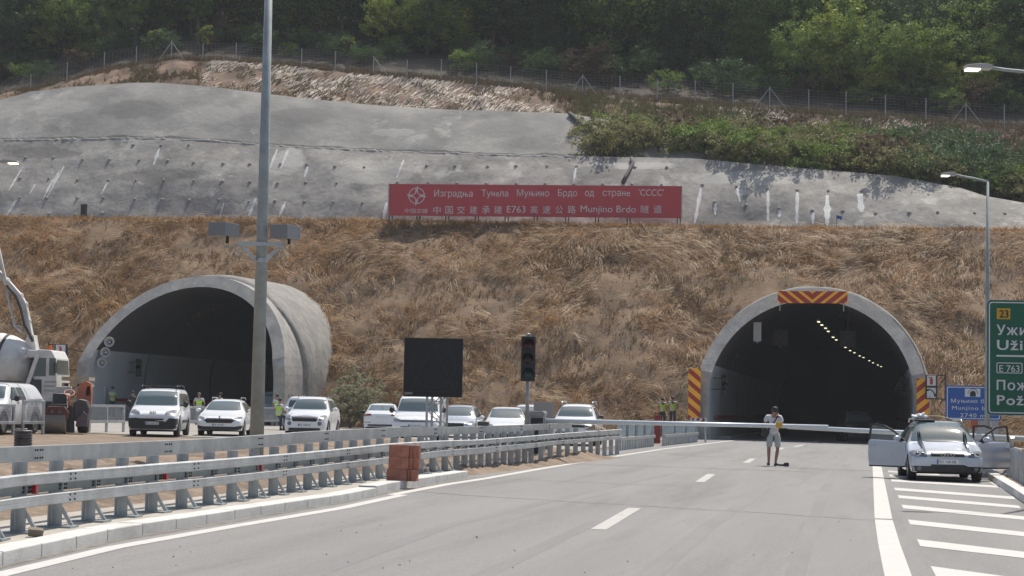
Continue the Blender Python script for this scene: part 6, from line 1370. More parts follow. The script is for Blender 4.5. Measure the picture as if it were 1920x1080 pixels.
def door(hx, hy, ang, sg, front=True):
    Ld = 1.06 if front else .92; root = bpy.data.objects.new('door', None); COL.objects.link(root); root.parent = c.t; root.location = (hx, hy-L/2, 0); root.rotation_euler = (0, 0, ang)
    # local: +Y from the hinge towards the rear edge, +X*sg outside
    P = [(0.0, .30), (Ld, .30), (Ld+.03, .55), (Ld+.02, .90), (Ld-.02, .955), (0.0, .93), (-.03, .6)]
    q = MB(); n = len(P); th = [(-.045, .95), (0.035, 1.0), (.06, .93)]
    v = []
    for x, k in th: v += [(sg*x, Ld/2+(y-Ld/2)*k, .62+(z-.62)*k) for y, z in P]
    q.add(v, [tuple(range(n))[::-1], tuple(range(2*n, 3*n))]+[(j*n+i, j*n+(i+1) % n, (j+1)*n+(i+1) % n, (j+1)*n+i) for j in (0, 1) for i in range(n)])
    q.build('door_panel', silver_paint, root, bevel=.02)
    q = MB(); q.box(*sorted((-sg*.052, sg*.052)), .02, Ld-.02, .285, .33); q.build('door_sill', black_plastic, root)
    top = [(.05, .94), (.32, 1.15), (.62, 1.29), (.92, 1.33), (Ld-.05, 1.32), (Ld+.01, .95)] if front else [(.03, .95), (.06, 1.32), (.5, 1.33), (.80, 1.27), (Ld+.0, .96)]
    q = MB(); 
    for a, b_ in zip(top[:-1], top[1:]): q.beam((0, a[0], a[1]), (0, b_[0], b_[1]), .045, .035, Vector((1, 0, 0)))
    q.build('window_frame', black_plastic, root)
    q = MB(); q.add([(0, y, z) for y, z in top], [tuple(range(len(top)))]); g = q.build('door_glass', clear_glass, root)
    q = MB(); q.box(*sorted((sg*.05, sg*.085)), Ld-.22, Ld-.05, .80, .84); q.build('handle', silver_paint, root, bevel=.008)
    q = MB(); q.box(*sorted((sg*.061, sg*.07)), .03, Ld-.03, .48, .51); q.build('rub_strip', silver_paint, root)
    q = MB(); q.box(*sorted((-sg*.052, -sg*.09)), .1, Ld-.1, .45, .85); q.build('inner_trim', interior_m, root)
    if front:
        q = MB(); q.sphere((sg*.14, .16, 1.0), (.115, .075, .072), 14, 9); m_ = q.build('mirror', silver_paint, root, smooth=True)
        q = MB(); q.beam((0, .12, .95), (sg*.12, .16, .96), .06, .05); q.build('mirror_arm', black_plastic, root)
door(-.86, 1.36, math.radians(52), -1); door(.86, 1.36, math.radians(-50), 1)
door(.86, 2.47, math.radians(-42), 1, False)
# things lying on its roof
def on_car(x, y, z): return c.t.matrix_basis @ Vector((x, y-L/2, z))
q = MB()
q.sphere((0, 0, .09), (.24, .2, .10), 26, 18); q.v = [tuple(Vector(v)*(1+.55*mn.noise(Vector(v)*9)+.25*mn.noise(Vector(v)*23))) for v in q.v]; q.v = [(x, y, max(z, 0)) for x, y, z in q.v]
bpy.context.view_layer.update(); o = q.build('plastic_bag', mat('white plastic film', (.75, .75, .76), .45), smooth=False); o.scale = (.75, .75, .7); o.location = on_car(-.45, 2.35, 1.475); tag(o, 'crumpled white plastic lying on the roof of the silver estate', 'bag')
q = MB(); q.box(-.22, .26, -.12, .12, 0, .05); o = q.build('roof_tray', dark_metal, bevel=.01); o.location = on_car(-.36, 2.2, 1.415); o.rotation_euler = (0, 0, YAW-.1); tag(o, 'flat dark case under the white plastic on the silver estate', 'case')
q = MB(); pts = [(-.25, 0, .06), (0.0, .05, .10), (.3, .1, .09), (.55, .12, .04), (.72, .12, -.02)]; q.tube([on_car(-.25+a, 2.5+b_, 1.47+z) for a, b_, z in pts], .014, 6); tag(q.build('yellow_hose', mat('pale yellow hose', (.60, .50, .28), .5)), 'pale yellow bent hose over the roof of the silver estate', 'hose')

# ------------------------------------------------------------------ concrete mixer with a pump boom
mix_w = mat('dusty white machine paint', (0.66, 0.645, 0.605), 0.5, var=.14, scale=3, col2=(0.45, 0.43, 0.395), cscale=1.3, cpos=(.48, .7)); mix_g = mat('grimy chassis', (0.06, 0.058, 0.055), .8, var=.3)
Zm = 76.0; P = atZ(104, 700, Zm); S = Zm/F; mx = thing('mixer_truck', 'white concrete mixer truck with a folded pump boom at the left edge', 'truck', (P.x, P.y, zg(P.x)), YAW)
def mxz(py): return atZ(60, py, Zm).z-zg(P.x)
def mxx(px): return (px-104)*S
q = MB(); q.box(mxx(-150), mxx(118), -0.45, 0.45, 0.65, 0.95); q.box(mxx(64), mxx(120), -1.15, -0.6, 0.45, 1.0); q.build('chassis', mix_g, mx)
for px in (-120, -60, 5, 96):
    for y in (-1.05, 1.05):
        q = MB(); q.lathe([(.30, -.15), (.48, -.15), (.52, -.1), (.52, .1), (.48, .15), (.30, .15)], (mxx(px), y, .52), (0, 1 if y > 0 else -1, 0), 24, closed=True); w_ = q.build('wheel', rubber, mx, smooth=True); q = MB(); q.lathe([(.31, .1), (.12, .05), (.1, .14), (0, .14)], (mxx(px), y, .52), (0, 1 if y > 0 else -1, 0), 18); q.build('rim', mix_w, w_)
z0, z1 = mxz(748), mxz(663); zr = mxz(657)
q = MB(); cabp = [(mxx(76), z0-.55), (mxx(119), z0-.55), (mxx(121), z0+.1), (mxx(118), mxz(700)), (mxx(116), mxz(672)), (mxx(108), zr), (mxx(82), zr+.02), (mxx(76), mxz(672))]; q.prism(cabp, -1.15, 1.15); cab = q.build('cab', mix_w, mx, bevel=.05)
q = MB(); q.box(mxx(77.5), mxx(99), -1.17, -1.152, mxz(706), mxz(672)); q.build('side_window', glass_dark, mx); q = MB(); q.box(mxx(105), mxx(117), -1.17, -1.152, mxz(704), mxz(672)); q.build('side_window', glass_dark, mx)
q = MB(); q.add([(mxx(118.7), -1.0, mxz(701)), (mxx(118.7), 1.0, mxz(701)), (mxx(116.7), .95, mxz(675)), (mxx(116.7), -.95, mxz(675))], [(0, 1, 2, 3)]); q.build('windscreen', glass_dark, mx)
q = MB(); q.box(mxx(66), mxx(92), -1.22, -1.155, mxz(752), mxz(712)); q.box(mxx(98), mxx(116), -1.2, -1.155, mxz(765), mxz(752)); q.box(mxx(66), mxx(76.5), -1.0, 1.0, mxz(745), mxz(676)); q.build('mudguard', mix_g, mx, bevel=.02)
q = MB()
for i in range(3): q.box(mxx(97), mxx(119.5), -1.17, -1.152, mxz(718+i*8), mxz(714+i*8))
q.build('step_grille', gcab, mx)
q = MB(); q.box(mxx(117), mxx(120), -1.55, -1.2, mxz(700), mxz(680)); q.build('mirror', black_plastic, mx)
q = MB(); q.lathe([(.10, 0), (.10, .12), (.06, .2)], (mxx(101), -.8, zr), (0, 0, 1), 12); q.build('beacon', mat('orange beacon', (.6, .14, .03), .3), mx)
# drum, tilted up to the left
a0 = Vector((mxx(66), 0, mxz(694))); ax = Vector((-1, 0, 0.20)).normalized()
q = MB(); q.lathe([(.25, 0), (.75, .12), (1.02, .55), (1.18, 1.1), (1.2, 1.6), (1.05, 2.4), (.8, 3.2), (.55, 3.9), (.5, 4.1)], a0, ax, 36); dm = q.build('drum', mix_w, mx, smooth=True)
q = MB(); q.lathe([(1.212, 1.28), (1.222, 1.3), (1.222, 1.38), (1.208, 1.4)], a0, ax, 36, closed=True); q.build('drum_band', mix_g, dm)
q = MB(); q.box(mxx(24), mxx(33), -1.25, -1.2, mxz(672), mxz(655)); 
q = MB(); 
for pts in ([(mxx(-20), -1.1, mxz(690)), (mxx(10), -1.15, mxz(730))], [(mxx(62), -1.05, mxz(735)), (mxx(84), -1.1, mxz(667))]): q.beam(pts[0], pts[1], .16, .34, Vector((0, 1, 0)))
q.box(mxx(58), mxx(78), -1.0, 1.0, mxz(745), mxz(728)); q.build('support_frame', mix_w, mx)
q = MB(); q.box(mxx(60), mxx(86), -.9, .9, mxz(672), mxz(657)); q.build('water_tank', mix_w, mx, bevel=.06)
q = MB(); q.prism([(mxx(46), mxz(658)), (mxx(70), mxz(658)), (mxx(64), mxz(628)), (mxx(50), mxz(632))], -.3, .3); q.build('turntable', mix_w, mx, bevel=.03)
bpts = [(mxx(57), -.1, mxz(632)), (mxx(50), -.1, mxz(603)), (mxx(43), -.1, mxz(572)), (mxx(34), -.1, mxz(556)), (mxx(8), -.1, mxz(528)), (mxx(-40), -.1, mxz(480))]
q = MB(); 
for a, b_ in zip(bpts[:-1], bpts[1:]): q.beam(a, b_, .20, .30, Vector((0, 1, 0)))
for p in bpts[1:-1]: q.sphere(p, (.16, .11, .16), 10, 7)
q.build('boom', mix_w, mx, bevel=.02); q = MB(); q.beam((mxx(8), -.25, mxz(529)), (mxx(-25), -.25, mxz(400)), .10, .14, Vector((0, 1, 0))); q.build('boom_arm', mix_w, mx)
q = MB(); q.tube([(mxx(46), -.35, mxz(625)), (mxx(29), -.35, mxz(612)), (mxx(15), -.35, mxz(562)), (mxx(10), -.3, mxz(545))], .05, 8); q.tube([(mxx(29), -.35, mxz(612)), (mxx(42), -.35, mxz(612))], .04, 8); q.build('hydraulic_ram', galv, mx, smooth=True)
q = MB(); q.tube([(mxx(12), -.42, mxz(536)), (mxx(30), -.42, mxz(556)), (mxx(40), -.42, mxz(580)), (mxx(48), -.42, mxz(610)), (mxx(58), -.42, mxz(628)), (mxx(63), -.3, mxz(640))], .06, 8); q.build('concrete_pipe', mix_g, mx, smooth=True)
# letters on the drum as dark and orange marks
h = a0+ax*1.0
for i, ch in enumerate('BTX'):
    pass
# pallets beside the cab
wood = mat('pale pallet wood', (0.42, 0.35, 0.25), .85, var=.2, scale=4)
for i in range(4):
    p = atZ(120, 704+i*11.5, 74.5); q = MB()
    for k in range(5): q.box(.0, 1.1, .02+k*.22, .16+k*.22, .13, .155); q.box(.0, 1.1, .02+k*.22, .16+k*.22, .0, .02)
    for x in (0, .5, 1.0): q.box(x, x+.1, .0, 1.05, .021, .129)
    o = q.build('wooden_pallet', wood); o.location = (p.x-.1, p.y, p.z-.2); o.rotation_euler = (0, 0, YAW+.05*i)
    tag(o, '%s wooden pallet in the stack behind the orange roller' % ('topmost', 'second from top', 'third from top', 'lowest')[i], 'pallet', 'pallets behind the roller')
p = atZ(120, 704+3*11.5, 74.5); q = MB(); hgt = p.z-.2-zg(p.x)-.004
for x in (0, .95):
    for y in (0.05, .85): q.box(x, x+.12, y, y+.12, 0, hgt)
q.box(0, 1.07, .05, .97, hgt-.1, hgt-.02); q.build('trestle', wood).location = (p.x-.1, p.y, zg(p.x)); o = bpy.data.objects['trestle']; o.rotation_euler = (0, 0, YAW+.1); tag(o, 'wooden trestle under the stack of pallets', 'trestle')

# ------------------------------------------------------------------ small tandem roller
or_m = mat('worn orange machine paint', (0.56, 0.165, 0.075), .5, var=.15, scale=3, col2=(0.36, 0.11, 0.07), cscale=3); dk_or = mat('dirty red machine paint', (0.13, 0.042, 0.03), .7, var=.3, scale=4); drum_m = mat('worn steel drum', (0.22, 0.20, 0.17), .55, .4, var=.2, scale=5)
P = gp(118, 813.5); S = (P-CP).dot(fw)/F; ro = thing('road_roller', 'small worn orange road roller standing on the bank edge', 'roller', (P.x, P.y, zg(P.x)), YAW+.15)
def rx(px): return (px-118)*S
def rz_(py): return (813.5-py)*S
q = MB(); q.lathe([(.05, -.41), (.40, -.41), (.42, -.39), (.42, .39), (.40, .41), (.05, .41)], (rx(101), 0.42, .42), (1, 0, 0), 32); q.build('drum', drum_m, ro, smooth=False)
q = MB(); q.lathe([(.05, -.2), (.34, -.2), (.42, -.15), (.42, .15), (.34, .2), (.05, .2)], (rx(149), 1.5, .43), (1, 0, 0), 28); q.build('wheel', rubber, ro, smooth=True)
q = MB(); q.lathe([(.05, -.2), (.34, -.2), (.42, -.15), (.42, .15), (.34, .2), (.05, .2)], (rx(100), 1.7, .43), (1, 0, 0), 28); q.build('wheel', rubber, ro, smooth=True)
q = MB(); q.prism([(rx(84), rz_(787)), (rx(124), rz_(787)), (rx(126), rz_(772)), (rx(118), rz_(762)), (rx(88), rz_(762)), (rx(83), rz_(772))], 0.1, 1.2); q.build('front_body', dk_or, ro, bevel=.04)
for px in (96, 110): q = MB(); q.lathe([(.06, 0), (.055, -.03), (0, -.035)], (rx(px), .1, rz_(773)), (0, 1, 0), 14); q.build('headlight', lens_m, ro, smooth=True)
q = MB(); q.box(rx(92), rx(118), 1.0, 1.2, rz_(762), rz_(738)); q.box(rx(90), rx(120), .7, 1.15, rz_(764), rz_(758)); q.build('seat', black_plastic, ro, bevel=.04)
q = MB(); q.prism([(rx(122), rz_(812)), (rx(136), rz_(812)), (rx(134), rz_(775)), (rx(129), rz_(752)), (rx(123), rz_(752))], .6, .9); q.build('articulation_frame', mix_g, ro, bevel=.03)
q = MB(); q.beam((rx(128), .5, rz_(760)), (rx(124), .35, rz_(742)), .06, .06); q.lathe([(.17, -.014), (.20, -.014), (.20, .014), (.17, .014)], (rx(126), .35, rz_(736)), (0.1, -.6, .8), 24, closed=True); q.beam((rx(120), .35, rz_(736)), (rx(132), .35, rz_(736)), .03, .02); q.build('steering_wheel', or_m, ro)
q = MB(); q.prism([(rx(134), rz_(790)), (rx(160), rz_(790)), (rx(162), rz_(765)), (rx(156), rz_(750)), (rx(142), rz_(747)), (rx(132), rz_(755))], .7, 2.3); q.build('engine_cover', mat('sooty engine cover', (.07, .06, .058), .6, var=.25, scale=6), ro, bevel=.06)
q = MB(); q.prism([(rx(138), rz_(800)), (rx(160), rz_(800)), (rx(160), rz_(778)), (rx(152), rz_(770)), (rx(140), rz_(785))], .55, .8); q.build('fender', mat('faded blue red panel', (.12, .085, .105), .6, var=.3, scale=5), ro, bevel=.03)
q = MB(); out = [(rx(131), rz_(758)), (rx(134), rz_(728)), (rx(139), rz_(716)), (rx(150), rz_(713)), (rx(159), rz_(717)), (rx(161), rz_(735)), (rx(160), rz_(758))]; inn = [(rx(150), rz_(741)), (rx(150.5), rz_(728)), (rx(152), rz_(723)), (rx(155), rz_(722)), (rx(158), rz_(725)), (rx(158.5), rz_(735)), (rx(157), rz_(741))]
ringprism(q, out, inn, 2.0, 2.7); q.build('rear_hood', or_m, ro, bevel=.05); q = MB(); q.prism(inn, 2.2, 2.6); q.build('hood_recess', mat('dark orange recess', (.14, .05, .03), .7), ro)
q = MB(); q.box(rx(92), rx(122), 2.0, 2.5, rz_(737), rz_(724)); q.build('rear_tank', gcab, ro, bevel=.04)

# ------------------------------------------------------------------ mesh railings of the yard
mesh_m = mat('railing mesh', (0.40, 0.42, 0.43), 0.45, .6)
def railing(pxs, label, z_top=1.0, panel=True, n=2):
    a, c_ = pxs; A, B = gp(*a), gp(*c_); d = B-A; Lr = d.length; t = thing('mesh_railing', label, 'railing', (A.x, A.y, zg(A.x)), math.atan2(d.y, d.x))
    for i in range(n+1): x = Lr*i/n; q = MB(); q.box(x-.05, x+.05, -.04, .04, -.02, z_top); q.build('post', galv, t)
    for z, nm in ((z_top+.02, 'top_rail'), (.42, 'middle_rail')): q = MB(); q.box(-.06, Lr+.06, -.05, .03, z-.05, z+.05); q.build(nm, galv, t, bevel=.01)
    q = MB(); h0, h1 = .48, z_top-.04; k = 0
    x = -.4
    while x < Lr: 
        for sg in (1, -1):
            p, r_ = (x, x+(h1-h0)*.6) if sg > 0 else (x+(h1-h0)*.6, x)
            ca, cb = max(0, min(Lr, p)), max(0, min(Lr, r_))
            if abs(p-r_) > 0 and 0 <= p <= Lr and 0 <= r_ <= Lr: q.beam((p, .01, h0), (r_, .01, h1), .012, .008)
        x += .075
    q.build('mesh', mesh_m, t, fixn=False)
railing(((-60, 816), (24, 815)), 'galvanised railing with deep top beam in front of the white pickup', 1.0)
railing(((42, 814.5), (80, 814)), 'short length of galvanised railing in front of the pickup canopy', 1.15, n=1)
railing(((166, 811), (231, 810)), 'mesh railing between the orange roller and the white van', 1.02)
railing(((345, 809), (470, 807)), 'mesh railing behind the white estate car with the hexagonal grille', 1.02, n=3)
railing(((488, 806), (526, 805)), 'mesh railing right of the camera pole in front of the grey van', 1.02, n=1)
# ------------------------------------------------------------------ people
skin_m = mat('sun tanned skin', (0.36, 0.20, 0.135), 0.6, var=.06); hair_m = mat('dark hair', (0.022, 0.018, 0.016), .7); greyhair = mat('grey hair', (0.16, 0.15, 0.145), .8)
tee = mat('white cotton', (0.66, 0.64, 0.66), .85, var=.05); shorts_m = mat('pale grey shorts', (0.43, 0.445, 0.43), .85, var=.06); shoe_m = mat('black shoes', (0.018, 0.018, 0.02), .6); jeans = mat('dark blue jeans', (0.045, 0.06, 0.095), .85, var=.12, scale=8)
vest_m = mat('hi vis yellow', (0.50, 0.78, 0.07), .7, var=.06, scale=4); tape = mat('reflective tape', (0.62, 0.64, 0.60), .35); grey_tee = mat('light blue grey shirt', (0.45, 0.50, 0.54), .85, var=.06); eye_m = mat('eyes', (.02, .015, .012), .3)
def skinned(name, chains, m, parent, sub=1, root=0):
    """chains: list of lists of (x,y,z,r); a chain whose first point repeats an earlier point grows out of it"""
    bm = bmesh.new(); lay = bm.verts.layers.skin.verify(); idx = {}
    for ch in chains:
        prev = None
        for x, y, z, r in ch:
            k = (round(x, 4), round(y, 4), round(z, 4)); rr = r if hasattr(r, '__len__') else (r, r)
            if k in idx: v = idx[k]
            else: v = bm.verts.new((x, y, z)); v[lay].radius = rr; idx[k] = v; v[lay].use_root = len(idx) == 1
            if prev is not None and prev is not v and not bm.edges.get((prev, v)): bm.edges.new((prev, v))
            prev = v
    me = bpy.data.meshes.new(name); bm.to_mesh(me); bm.free(); o = bpy.data.objects.new(name, me); COL.objects.link(o)
    sk = o.modifiers.new('Skin', 'SKIN'); sk.use_smooth_shade = True; sk.branch_smoothing = .5; sb = o.modifiers.new('Sub', 'SUBSURF'); sb.levels = sub; sb.render_levels = sub
    bpy.context.view_layer.update(); m2 = bpy.data.meshes.new_from_object(o.evaluated_get(bpy.context.evaluated_depsgraph_get())); bpy.data.objects.remove(o)
    m2.materials.clear(); m2.materials.append(m); m2.polygons.foreach_set('use_smooth', [True]*len(m2.polygons))
    o = bpy.data.objects.new(name, m2); COL.objects.link(o); o.parent = parent; return o
def hand(w, e, sgn, curl=.5):
    """wrist and elbow points -> palm and five finger chains"""
    w = Vector(w); d = (w-Vector(e)).normalized(); s = d.cross(Vector((0, 1, 0))); s = s.normalized() if s.length > .1 else Vector((1, 0, 0)); n = s.cross(d).normalized()
    pc = w+d*.05; pe = w+d*.085; T = lambda p, r: (p.x, p.y, p.z, r); ch = [[T(w, .026), T(pc, (.036, .022)), T(pe, (.036, .018))]]
    for k, L_ in ((-1.5, .062), (-.5, .075), (.5, .07), (1.5, .055)):
        b_ = pe+s*k*.017; k1 = b_+d*L_*.5-n*L_*.15*curl; k2 = k1+d*L_*.35-n*L_*.45*curl; ch.append([T(pe, (.036, .018)), T(b_+d*.012, .0095), T(k1, .009), T(k2, .0075)])
    t0 = pc+s*sgn*.03; ch.append([T(pc, (.036, .022)), T(t0+d*.012, .012), T(t0+s*sgn*.012+d*.045-n*.01, .009)])
    return ch
def person(label, loc, rz, J, outfit, hgt=1.75, group=None, hair=hair_m, extra=None):
    """J: joint positions for a body facing -Y"""
    t = thing('person', label, 'person', loc, rz, group); k = hgt/1.75
    D = dict(pel=(0, 0, .95), spi=(0, 0, 1.12), che=(0, 0, 1.32), nec=(0, -.01, 1.47), hd=(0, -.025, 1.60), ht=(0, -.02, 1.70), shl=(-.18, 0, 1.40), shr=(.18, 0, 1.40), ell=(-.24, .02, 1.12), elr=(.24, .02, 1.12), wrl=(-.26, -.06, .88), wrr=(.26, -.06, .88), hpl=(-.09, 0, .90), hpr=(.09, 0, .90), knl=(-.11, -.02, .50), knr=(.11, -.02, .50), anl=(-.12, .02, .09), anr=(.12, .02, .09), tol=(-.14, -.15, .035), tor=(.14, -.15, .035)); D.update(J)
    D = {a: tuple(c*k for c in b_) for a, b_ in D.items()}; q = lambda a, r: (*D[a], (r[0]*k, r[1]*k) if hasattr(r, '__len__') else r*k)
    m = lambda a, b_, f: tuple(D[a][i]*(1-f)+D[b_][i]*f for i in range(3)); mm = lambda a, b_, f, r: (*m(a, b_, f), r*k)
    R = dict(pel=(.135, .10), spi=(.12, .09), che=(.145, .10), nec=.055, hd=(.078, .092), ht=(.055, .065))
    ch = [[q('pel', R['pel']), q('spi', R['spi']), q('che', R['che']), q('nec', R['nec']), q('hd', R['hd']), q('ht', R['ht'])]]
    hd = Vector(D['hd']); f_ = (Vector(D['hd'])-Vector(D['nec'])); fwd = Vector((0, -1, 0)); fwd = (fwd-f_.normalized()*fwd.dot(f_.normalized())).normalized(); side = f_.normalized().cross(fwd)
    nose = hd+fwd*.115*k-f_.normalized()*.012*k
    ch.append([q('hd', R['hd']), (*(hd+fwd*.085*k), .03*k), (*nose, .014*k)])
    for a in 'lr':
        ch.append([q('che', R['che']), q('sh'+a, .058), mm('sh'+a, 'el'+a, .5, .048), q('el'+a, .040), mm('el'+a, 'wr'+a, .4, .038), q('wr'+a, .026)])
        for c in hand(D['wr'+a], D['el'+a], 1 if a == 'l' else -1): ch.append(c)
        ch.append([q('pel', R['pel']), q('hp'+a, .088), mm('hp'+a, 'kn'+a, .5, .076), q('kn'+a, .054), mm('kn'+a, 'an'+a, .3, .056), q('an'+a, .036), q('to'+a, .034)])
    body = skinned('body', ch, skin_m, t)
    # face and hair
    for sg in (1, -1):
        e = MB(); e.sphere(hd+fwd*.086*k+side*sg*.03*k+f_.normalized()*.012*k, .009*k, 8, 6); e.build('eye', eye_m, body, smooth=True)
        e = MB(); e.sphere(hd+side*sg*.083*k, (.012*k, .022*k, .03*k), 8, 6); e.build('ear', skin_m, body, smooth=True)
    e = MB(); e.sphere(hd+fwd*.094*k-f_.normalized()*.045*k, (.022*k, .007*k, .006*k), 8, 5); e.build('mouth', mat('lips', (.22, .09, .075), .5), body, smooth=True)
    if hair: h = MB(); c = hd+f_.normalized()*.045*k-fwd*.018*k; h.sphere(c, (.092*k, .108*k, .088*k), 16, 10); h.build('hair', hair, t, smooth=True)
    sl = outfit.get('sleeve', .6)
    ch = [[(D['pel'][0], D['pel'][1], D['pel'][2]-.10*k, (.150*k, .118*k)), q('pel', (.152, .118)), q('spi', (.142, .108)), q('che', (.166, .122)), mm('che', 'nec', .8, .085)]]
    for a in 'lr': ch.append([q('che', (.166, .122)), q('sh'+a, .080), mm('sh'+a, 'el'+a, sl, .070)]+([q('el'+a, .052), mm('el'+a, 'wr'+a, .85, .042)] if sl >= 1 else []))
    skinned('shirt', ch, outfit['top'], t)
    ch = [[(*m('pel', 'spi', .6), (.134*k, .100*k)), q('pel', (.146, .112))]]
    for a in 'lr': ch.append([q('pel', (.146, .112)), q('hp'+a, .105), mm('hp'+a, 'kn'+a, .5, .095)]+([mm('hp'+a, 'kn'+a, .98, .088)] if outfit.get('short') else [q('kn'+a, .075), mm('kn'+a, 'an'+a, .5, .068), mm('kn'+a, 'an'+a, .95, .062)]))
    skinned('shorts' if outfit.get('short') else 'trousers', ch, outfit['leg'], t)
    for a in 'lr': p0, p1 = Vector(D['an'+a]), Vector(D['to'+a]); back = (p0-p1)*.35; back.z = 0; skinned('shoe', [[(*(Vector((p0.x, p0.y, .045*k))+back), .040*k), (p0.x, p0.y, .048*k, .048*k), (*p1.lerp(p0, .4), .046*k), (p1.x, p1.y, .036*k, .036*k)]], shoe_m, t)
    if outfit.get('vest'):
        ch = [[(D['pel'][0], D['pel'][1], D['pel'][2]-.08*k, (.165*k, .13*k)), q('pel', (.168, .132)), q('spi', (.162, .125)), q('che', (.180, .134)), mm('che', 'nec', .9, .10)]]
        for a in 'lr': ch.append([q('che', (.178, .132)), mm('che', 'sh'+a, .98, .088)])
        v = skinned('vest', ch, vest_m, t)
        for f in (.25, .75):
            c = Vector(m('pel', 'spi', f)); r0, r1 = .172*k, .142*k; n = 28; b_ = MB(); vv = []
            for i in range(n):
                a = 2*math.pi*i/n
                for dz in (-.022*k, .022*k): vv.append((c.x+r0*math.cos(a), c.y+r1*math.sin(a), c.z+dz))
            b_.add(vv, [(2*i, 2*((i+1) % n), 2*((i+1) % n)+1, 2*i+1) for i in range(n)]); b_.build('reflective_band', tape, v)
    return t, D
def base_at(px, py): p = gp(px, py); return (p.x, p.y, zg(p.x))
# the man in shorts in the middle of the road, head bowed over something in his hands
t, D = person('man in white T-shirt and grey shorts standing on the road, head bowed over his hands', base_at(1450, 873.5), YAW-.12,
    dict(nec=(0, -.09, 1.455), hd=(.02, -.17, 1.545), ht=(.02, -.16, 1.65), che=(0, -.02, 1.31), ell=(-.27, .0, 1.10), elr=(.26, .0, 1.10), wrl=(-.10, -.24, 1.10), wrr=(.10, -.25, 1.12), knl=(-.13, -.03, .50), knr=(.12, -.03, .50), anl=(-.13, .03, .09), anr=(.06, .02, .09), tol=(-.16, -.14, .035), tor=(.10, -.16, .035), hpr=(.10, 0, .9)),
    dict(top=tee, leg=shorts_m, short=True, sleeve=.62), 1.78)
q = MB(); q.tube([(-.17, -.12, .98), (-.08, -.175, 1.14), (.04, -.185, 1.30), (.12, -.13, 1.44), (.13, .0, 1.50), (.10, .12, 1.36), (-.06, .15, 1.15), (-.19, .06, .99), (-.2, -.04, .96)], .017, 6); q.build('bag_strap', black_plastic, t)
p = Vector(t.location)+Vector((math.cos(t.rotation_euler.z), math.sin(t.rotation_euler.z), 0))*-.23; q = MB(); q.prism(rrect(-.10, .10, -.11, .11, .03), -.05, .05); o = q.build('shoulder_bag', black_plastic, bevel=.01); o.location = (p.x, p.y-.02, p.z+.95); o.rotation_euler = (0, .15, YAW); tag(o, 'small black bag hanging at the hip of the man in shorts', 'bag')
q = MB(); q.box(-.04, .04, -.012, .012, -.07, .07); o = q.build('phone', dark_metal, bevel=.005); o.location = t.matrix_basis @ Vector((.0, -.33, 1.17)); o.rotation_euler = (-.6, 0, YAW); tag(o, 'dark handset held in the hands of the man in shorts', 'phone')
p = gp(1466, 874.5); q = MB(); q.tube([(-.22, .03, .03), (-.1, .0, .05), (.02, .02, .045), (.12, -.01, .06)], .025, 8); q.prism(rrect(.06, .2, .0, .11, .02), -.06, .05); q.tube([(.15, 0, .05), (.19, -.06, .02), (.08, -.1, .02), (-.1, -.06, .02)], .012, 6); o = q.build('camera_bag', black_plastic); o.location = (p.x, p.y, zg(p.x)); tag(o, 'black strap and bag lying at the feet of the man in shorts', 'bag')
# workers in yellow vests
W1 = dict(top=grey_tee, leg=jeans, sleeve=.6, vest=True)
person('worker in yellow vest with folded arms at the side wall of the bare portal', (lambda p: (p.x, p.y, zg(p.x)+.18))(on_wall(LP, 209, 786, .5, 5.54)), YAW+.9, dict(ell=(-.24, -.05, 1.12), elr=(.24, -.05, 1.12), wrl=(.06, -.19, 1.16), wrr=(-.06, -.2, 1.12)), W1, 1.80)
person('dark clothed worker behind the white van with the roof rack', base_at(247, 793), YAW+.6, dict(), dict(top=black_plastic, leg=jeans, sleeve=1.0), 1.74)
person('worker in yellow vest with hands on hips between the white van and the white estate', base_at(372, 797), YAW+.05, dict(ell=(-.30, .06, 1.14), elr=(.30, .06, 1.14), wrl=(-.19, -.08, .99), wrr=(.19, -.08, .99)), dict(top=grey_tee, leg=mat('khaki trousers', (.30, .27, .2), .85), sleeve=.6, vest=True), 1.74, None, greyhair)
person('person in a white shirt leaning behind the roof of the white estate', base_at(410, 797), YAW-.5, dict(nec=(.06, -.05, 1.46), hd=(.11, -.08, 1.59), ht=(.13, -.08, 1.69), wrl=(-.2, -.25, 1.22), ell=(-.25, -.1, 1.15)), dict(top=tee, leg=jeans, sleeve=1.0), 1.78)
person('worker in yellow vest standing beside the grey van in the tunnel', base_at(519, 799), YAW-.3, dict(), dict(top=tee, leg=jeans, sleeve=.6, vest=True), 1.78)
person('worker in yellow vest sitting on the railing in front of the grey van', base_at(521, 807), YAW+2.6, dict(pel=(0, 0, .78), spi=(0, -.03, .95), che=(0, -.06, 1.14), nec=(0, -.08, 1.29), hd=(0, -.11, 1.42), ht=(0, -.1, 1.52), shl=(-.18, -.05, 1.22), shr=(.18, -.05, 1.22), ell=(-.23, -.1, .98), elr=(.23, -.1, .98), wrl=(-.16, -.3, .86), wrr=(.16, -.3, .86), hpl=(-.09, -.02, .75), hpr=(.09, -.02, .75), knl=(-.12, -.36, .62), knr=(.12, -.36, .62), anl=(-.12, -.34, .12), anr=(.12, -.34, .12), tol=(-.13, -.5, .05), tor=(.13, -.5, .05)), dict(top=tee, leg=jeans, sleeve=.6, vest=True), 1.75)
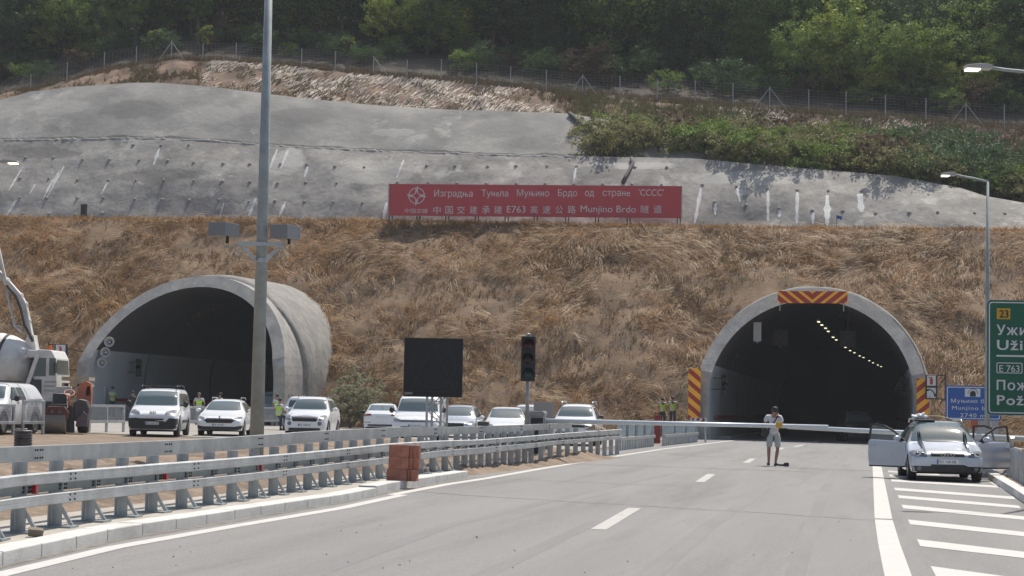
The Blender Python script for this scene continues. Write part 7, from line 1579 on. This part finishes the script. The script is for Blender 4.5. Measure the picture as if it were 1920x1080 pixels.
for px, py, a, lab, hh in ((1242, 829, .12, 'left one of two vested workers seen from behind, by the red post', 1.72), (1261, 829, -.05, 'right one of two vested workers seen from behind, beside the striped board', 1.80)):
    p = atY(px, 800, 104.7); t, D = person(lab, (p.x, p.y, zg(p.x)+.50), YAW+math.pi+a, dict(wrl=(-.12, -.2, 1.05), wrr=(.12, -.2, 1.05), nec=(0, -.04, 1.46), hd=(0, -.09, 1.57), ht=(0, -.1, 1.67)), dict(top=grey_tee, leg=jeans, sleeve=.5, vest=True), hh, 'pair of workers by the right portal')
    q = MB(); q.lathe([(.045, 0), (.045, .004), (0, .004)], (0, .133*hh/1.75, 1.32*hh/1.75), (0, 1, 0), 14); q.build('vest_mark', ink, [c_ for c_ in t.children if c_.name.startswith('vest')][0])
# red post, red striped trestle beside the workers
red_post = mat('red post paint', (.26, .03, .03), .5, var=.1)
p = gp(1232, 831); q = MB(); q.box(-.14, .14, -.1, .1, 0, 1.2); q.box(-.16, .16, -.12, .12, 1.2, 1.25); o = q.build('red_post', red_post, bevel=.01); o.location = (p.x, p.y, zg(p.x)); tag(o, 'square red post left of the two workers in vests', 'post')
p = gp(1309, 829); t = thing('warning_trestle', 'small red and white warning trestle at the foot of the left striped board', 'trestle', (p.x, p.y, zg(p.x)), YAW)
for x in (-.35, .35): q = MB(); q.beam((x, -.2, 0), (x*.9, 0, 1.2), .05, .05); q.beam((x, .2, 0), (x*.9, 0, 1.2), .05, .05); q.build('leg', galv, t)
q = MB(); q.box(-.4, .4, -.03, .0, .95, 1.15); bd = q.build('board', sig_w, t); q = MB()
for i in range(3): q.prism([(-.38+i*.26, .955), (-.25+i*.26, .955), (-.20+i*.26, 1.145), (-.33+i*.26, 1.145)], -.035, -.031)
q.build('red_stripes', red_post, bd)
q = MB(); q.beam((.3, .1, .9), (.45, .1, 1.45), .05, .05); q.build('stake', wood, t)
# ------------------------------------------------------------------ thin scattering volume added to lift the blacks, standing in for lens glare
q = MB(); q.box(-600, 600, -60, 520, -8, 260); hz_o = q.build('haze', bpy.data.materials.new('haze'))
hm = hz_o.data.materials[0]; hm.use_nodes = True; hm.node_tree.nodes.clear()
ho = hm.node_tree.nodes.new('ShaderNodeOutputMaterial'); pv = hm.node_tree.nodes.new('ShaderNodeVolumePrincipled')
pv.inputs['Color'].default_value = (0.92, 0.94, 0.97, 1); pv.inputs['Density'].default_value = 0.00032; pv.inputs['Anisotropy'].default_value = 0.0
hm.node_tree.links.new(pv.outputs[0], ho.inputs['Volume']); tag(hz_o, 'thin summer haze over the motorway and hillside', 'haze', kind='stuff')
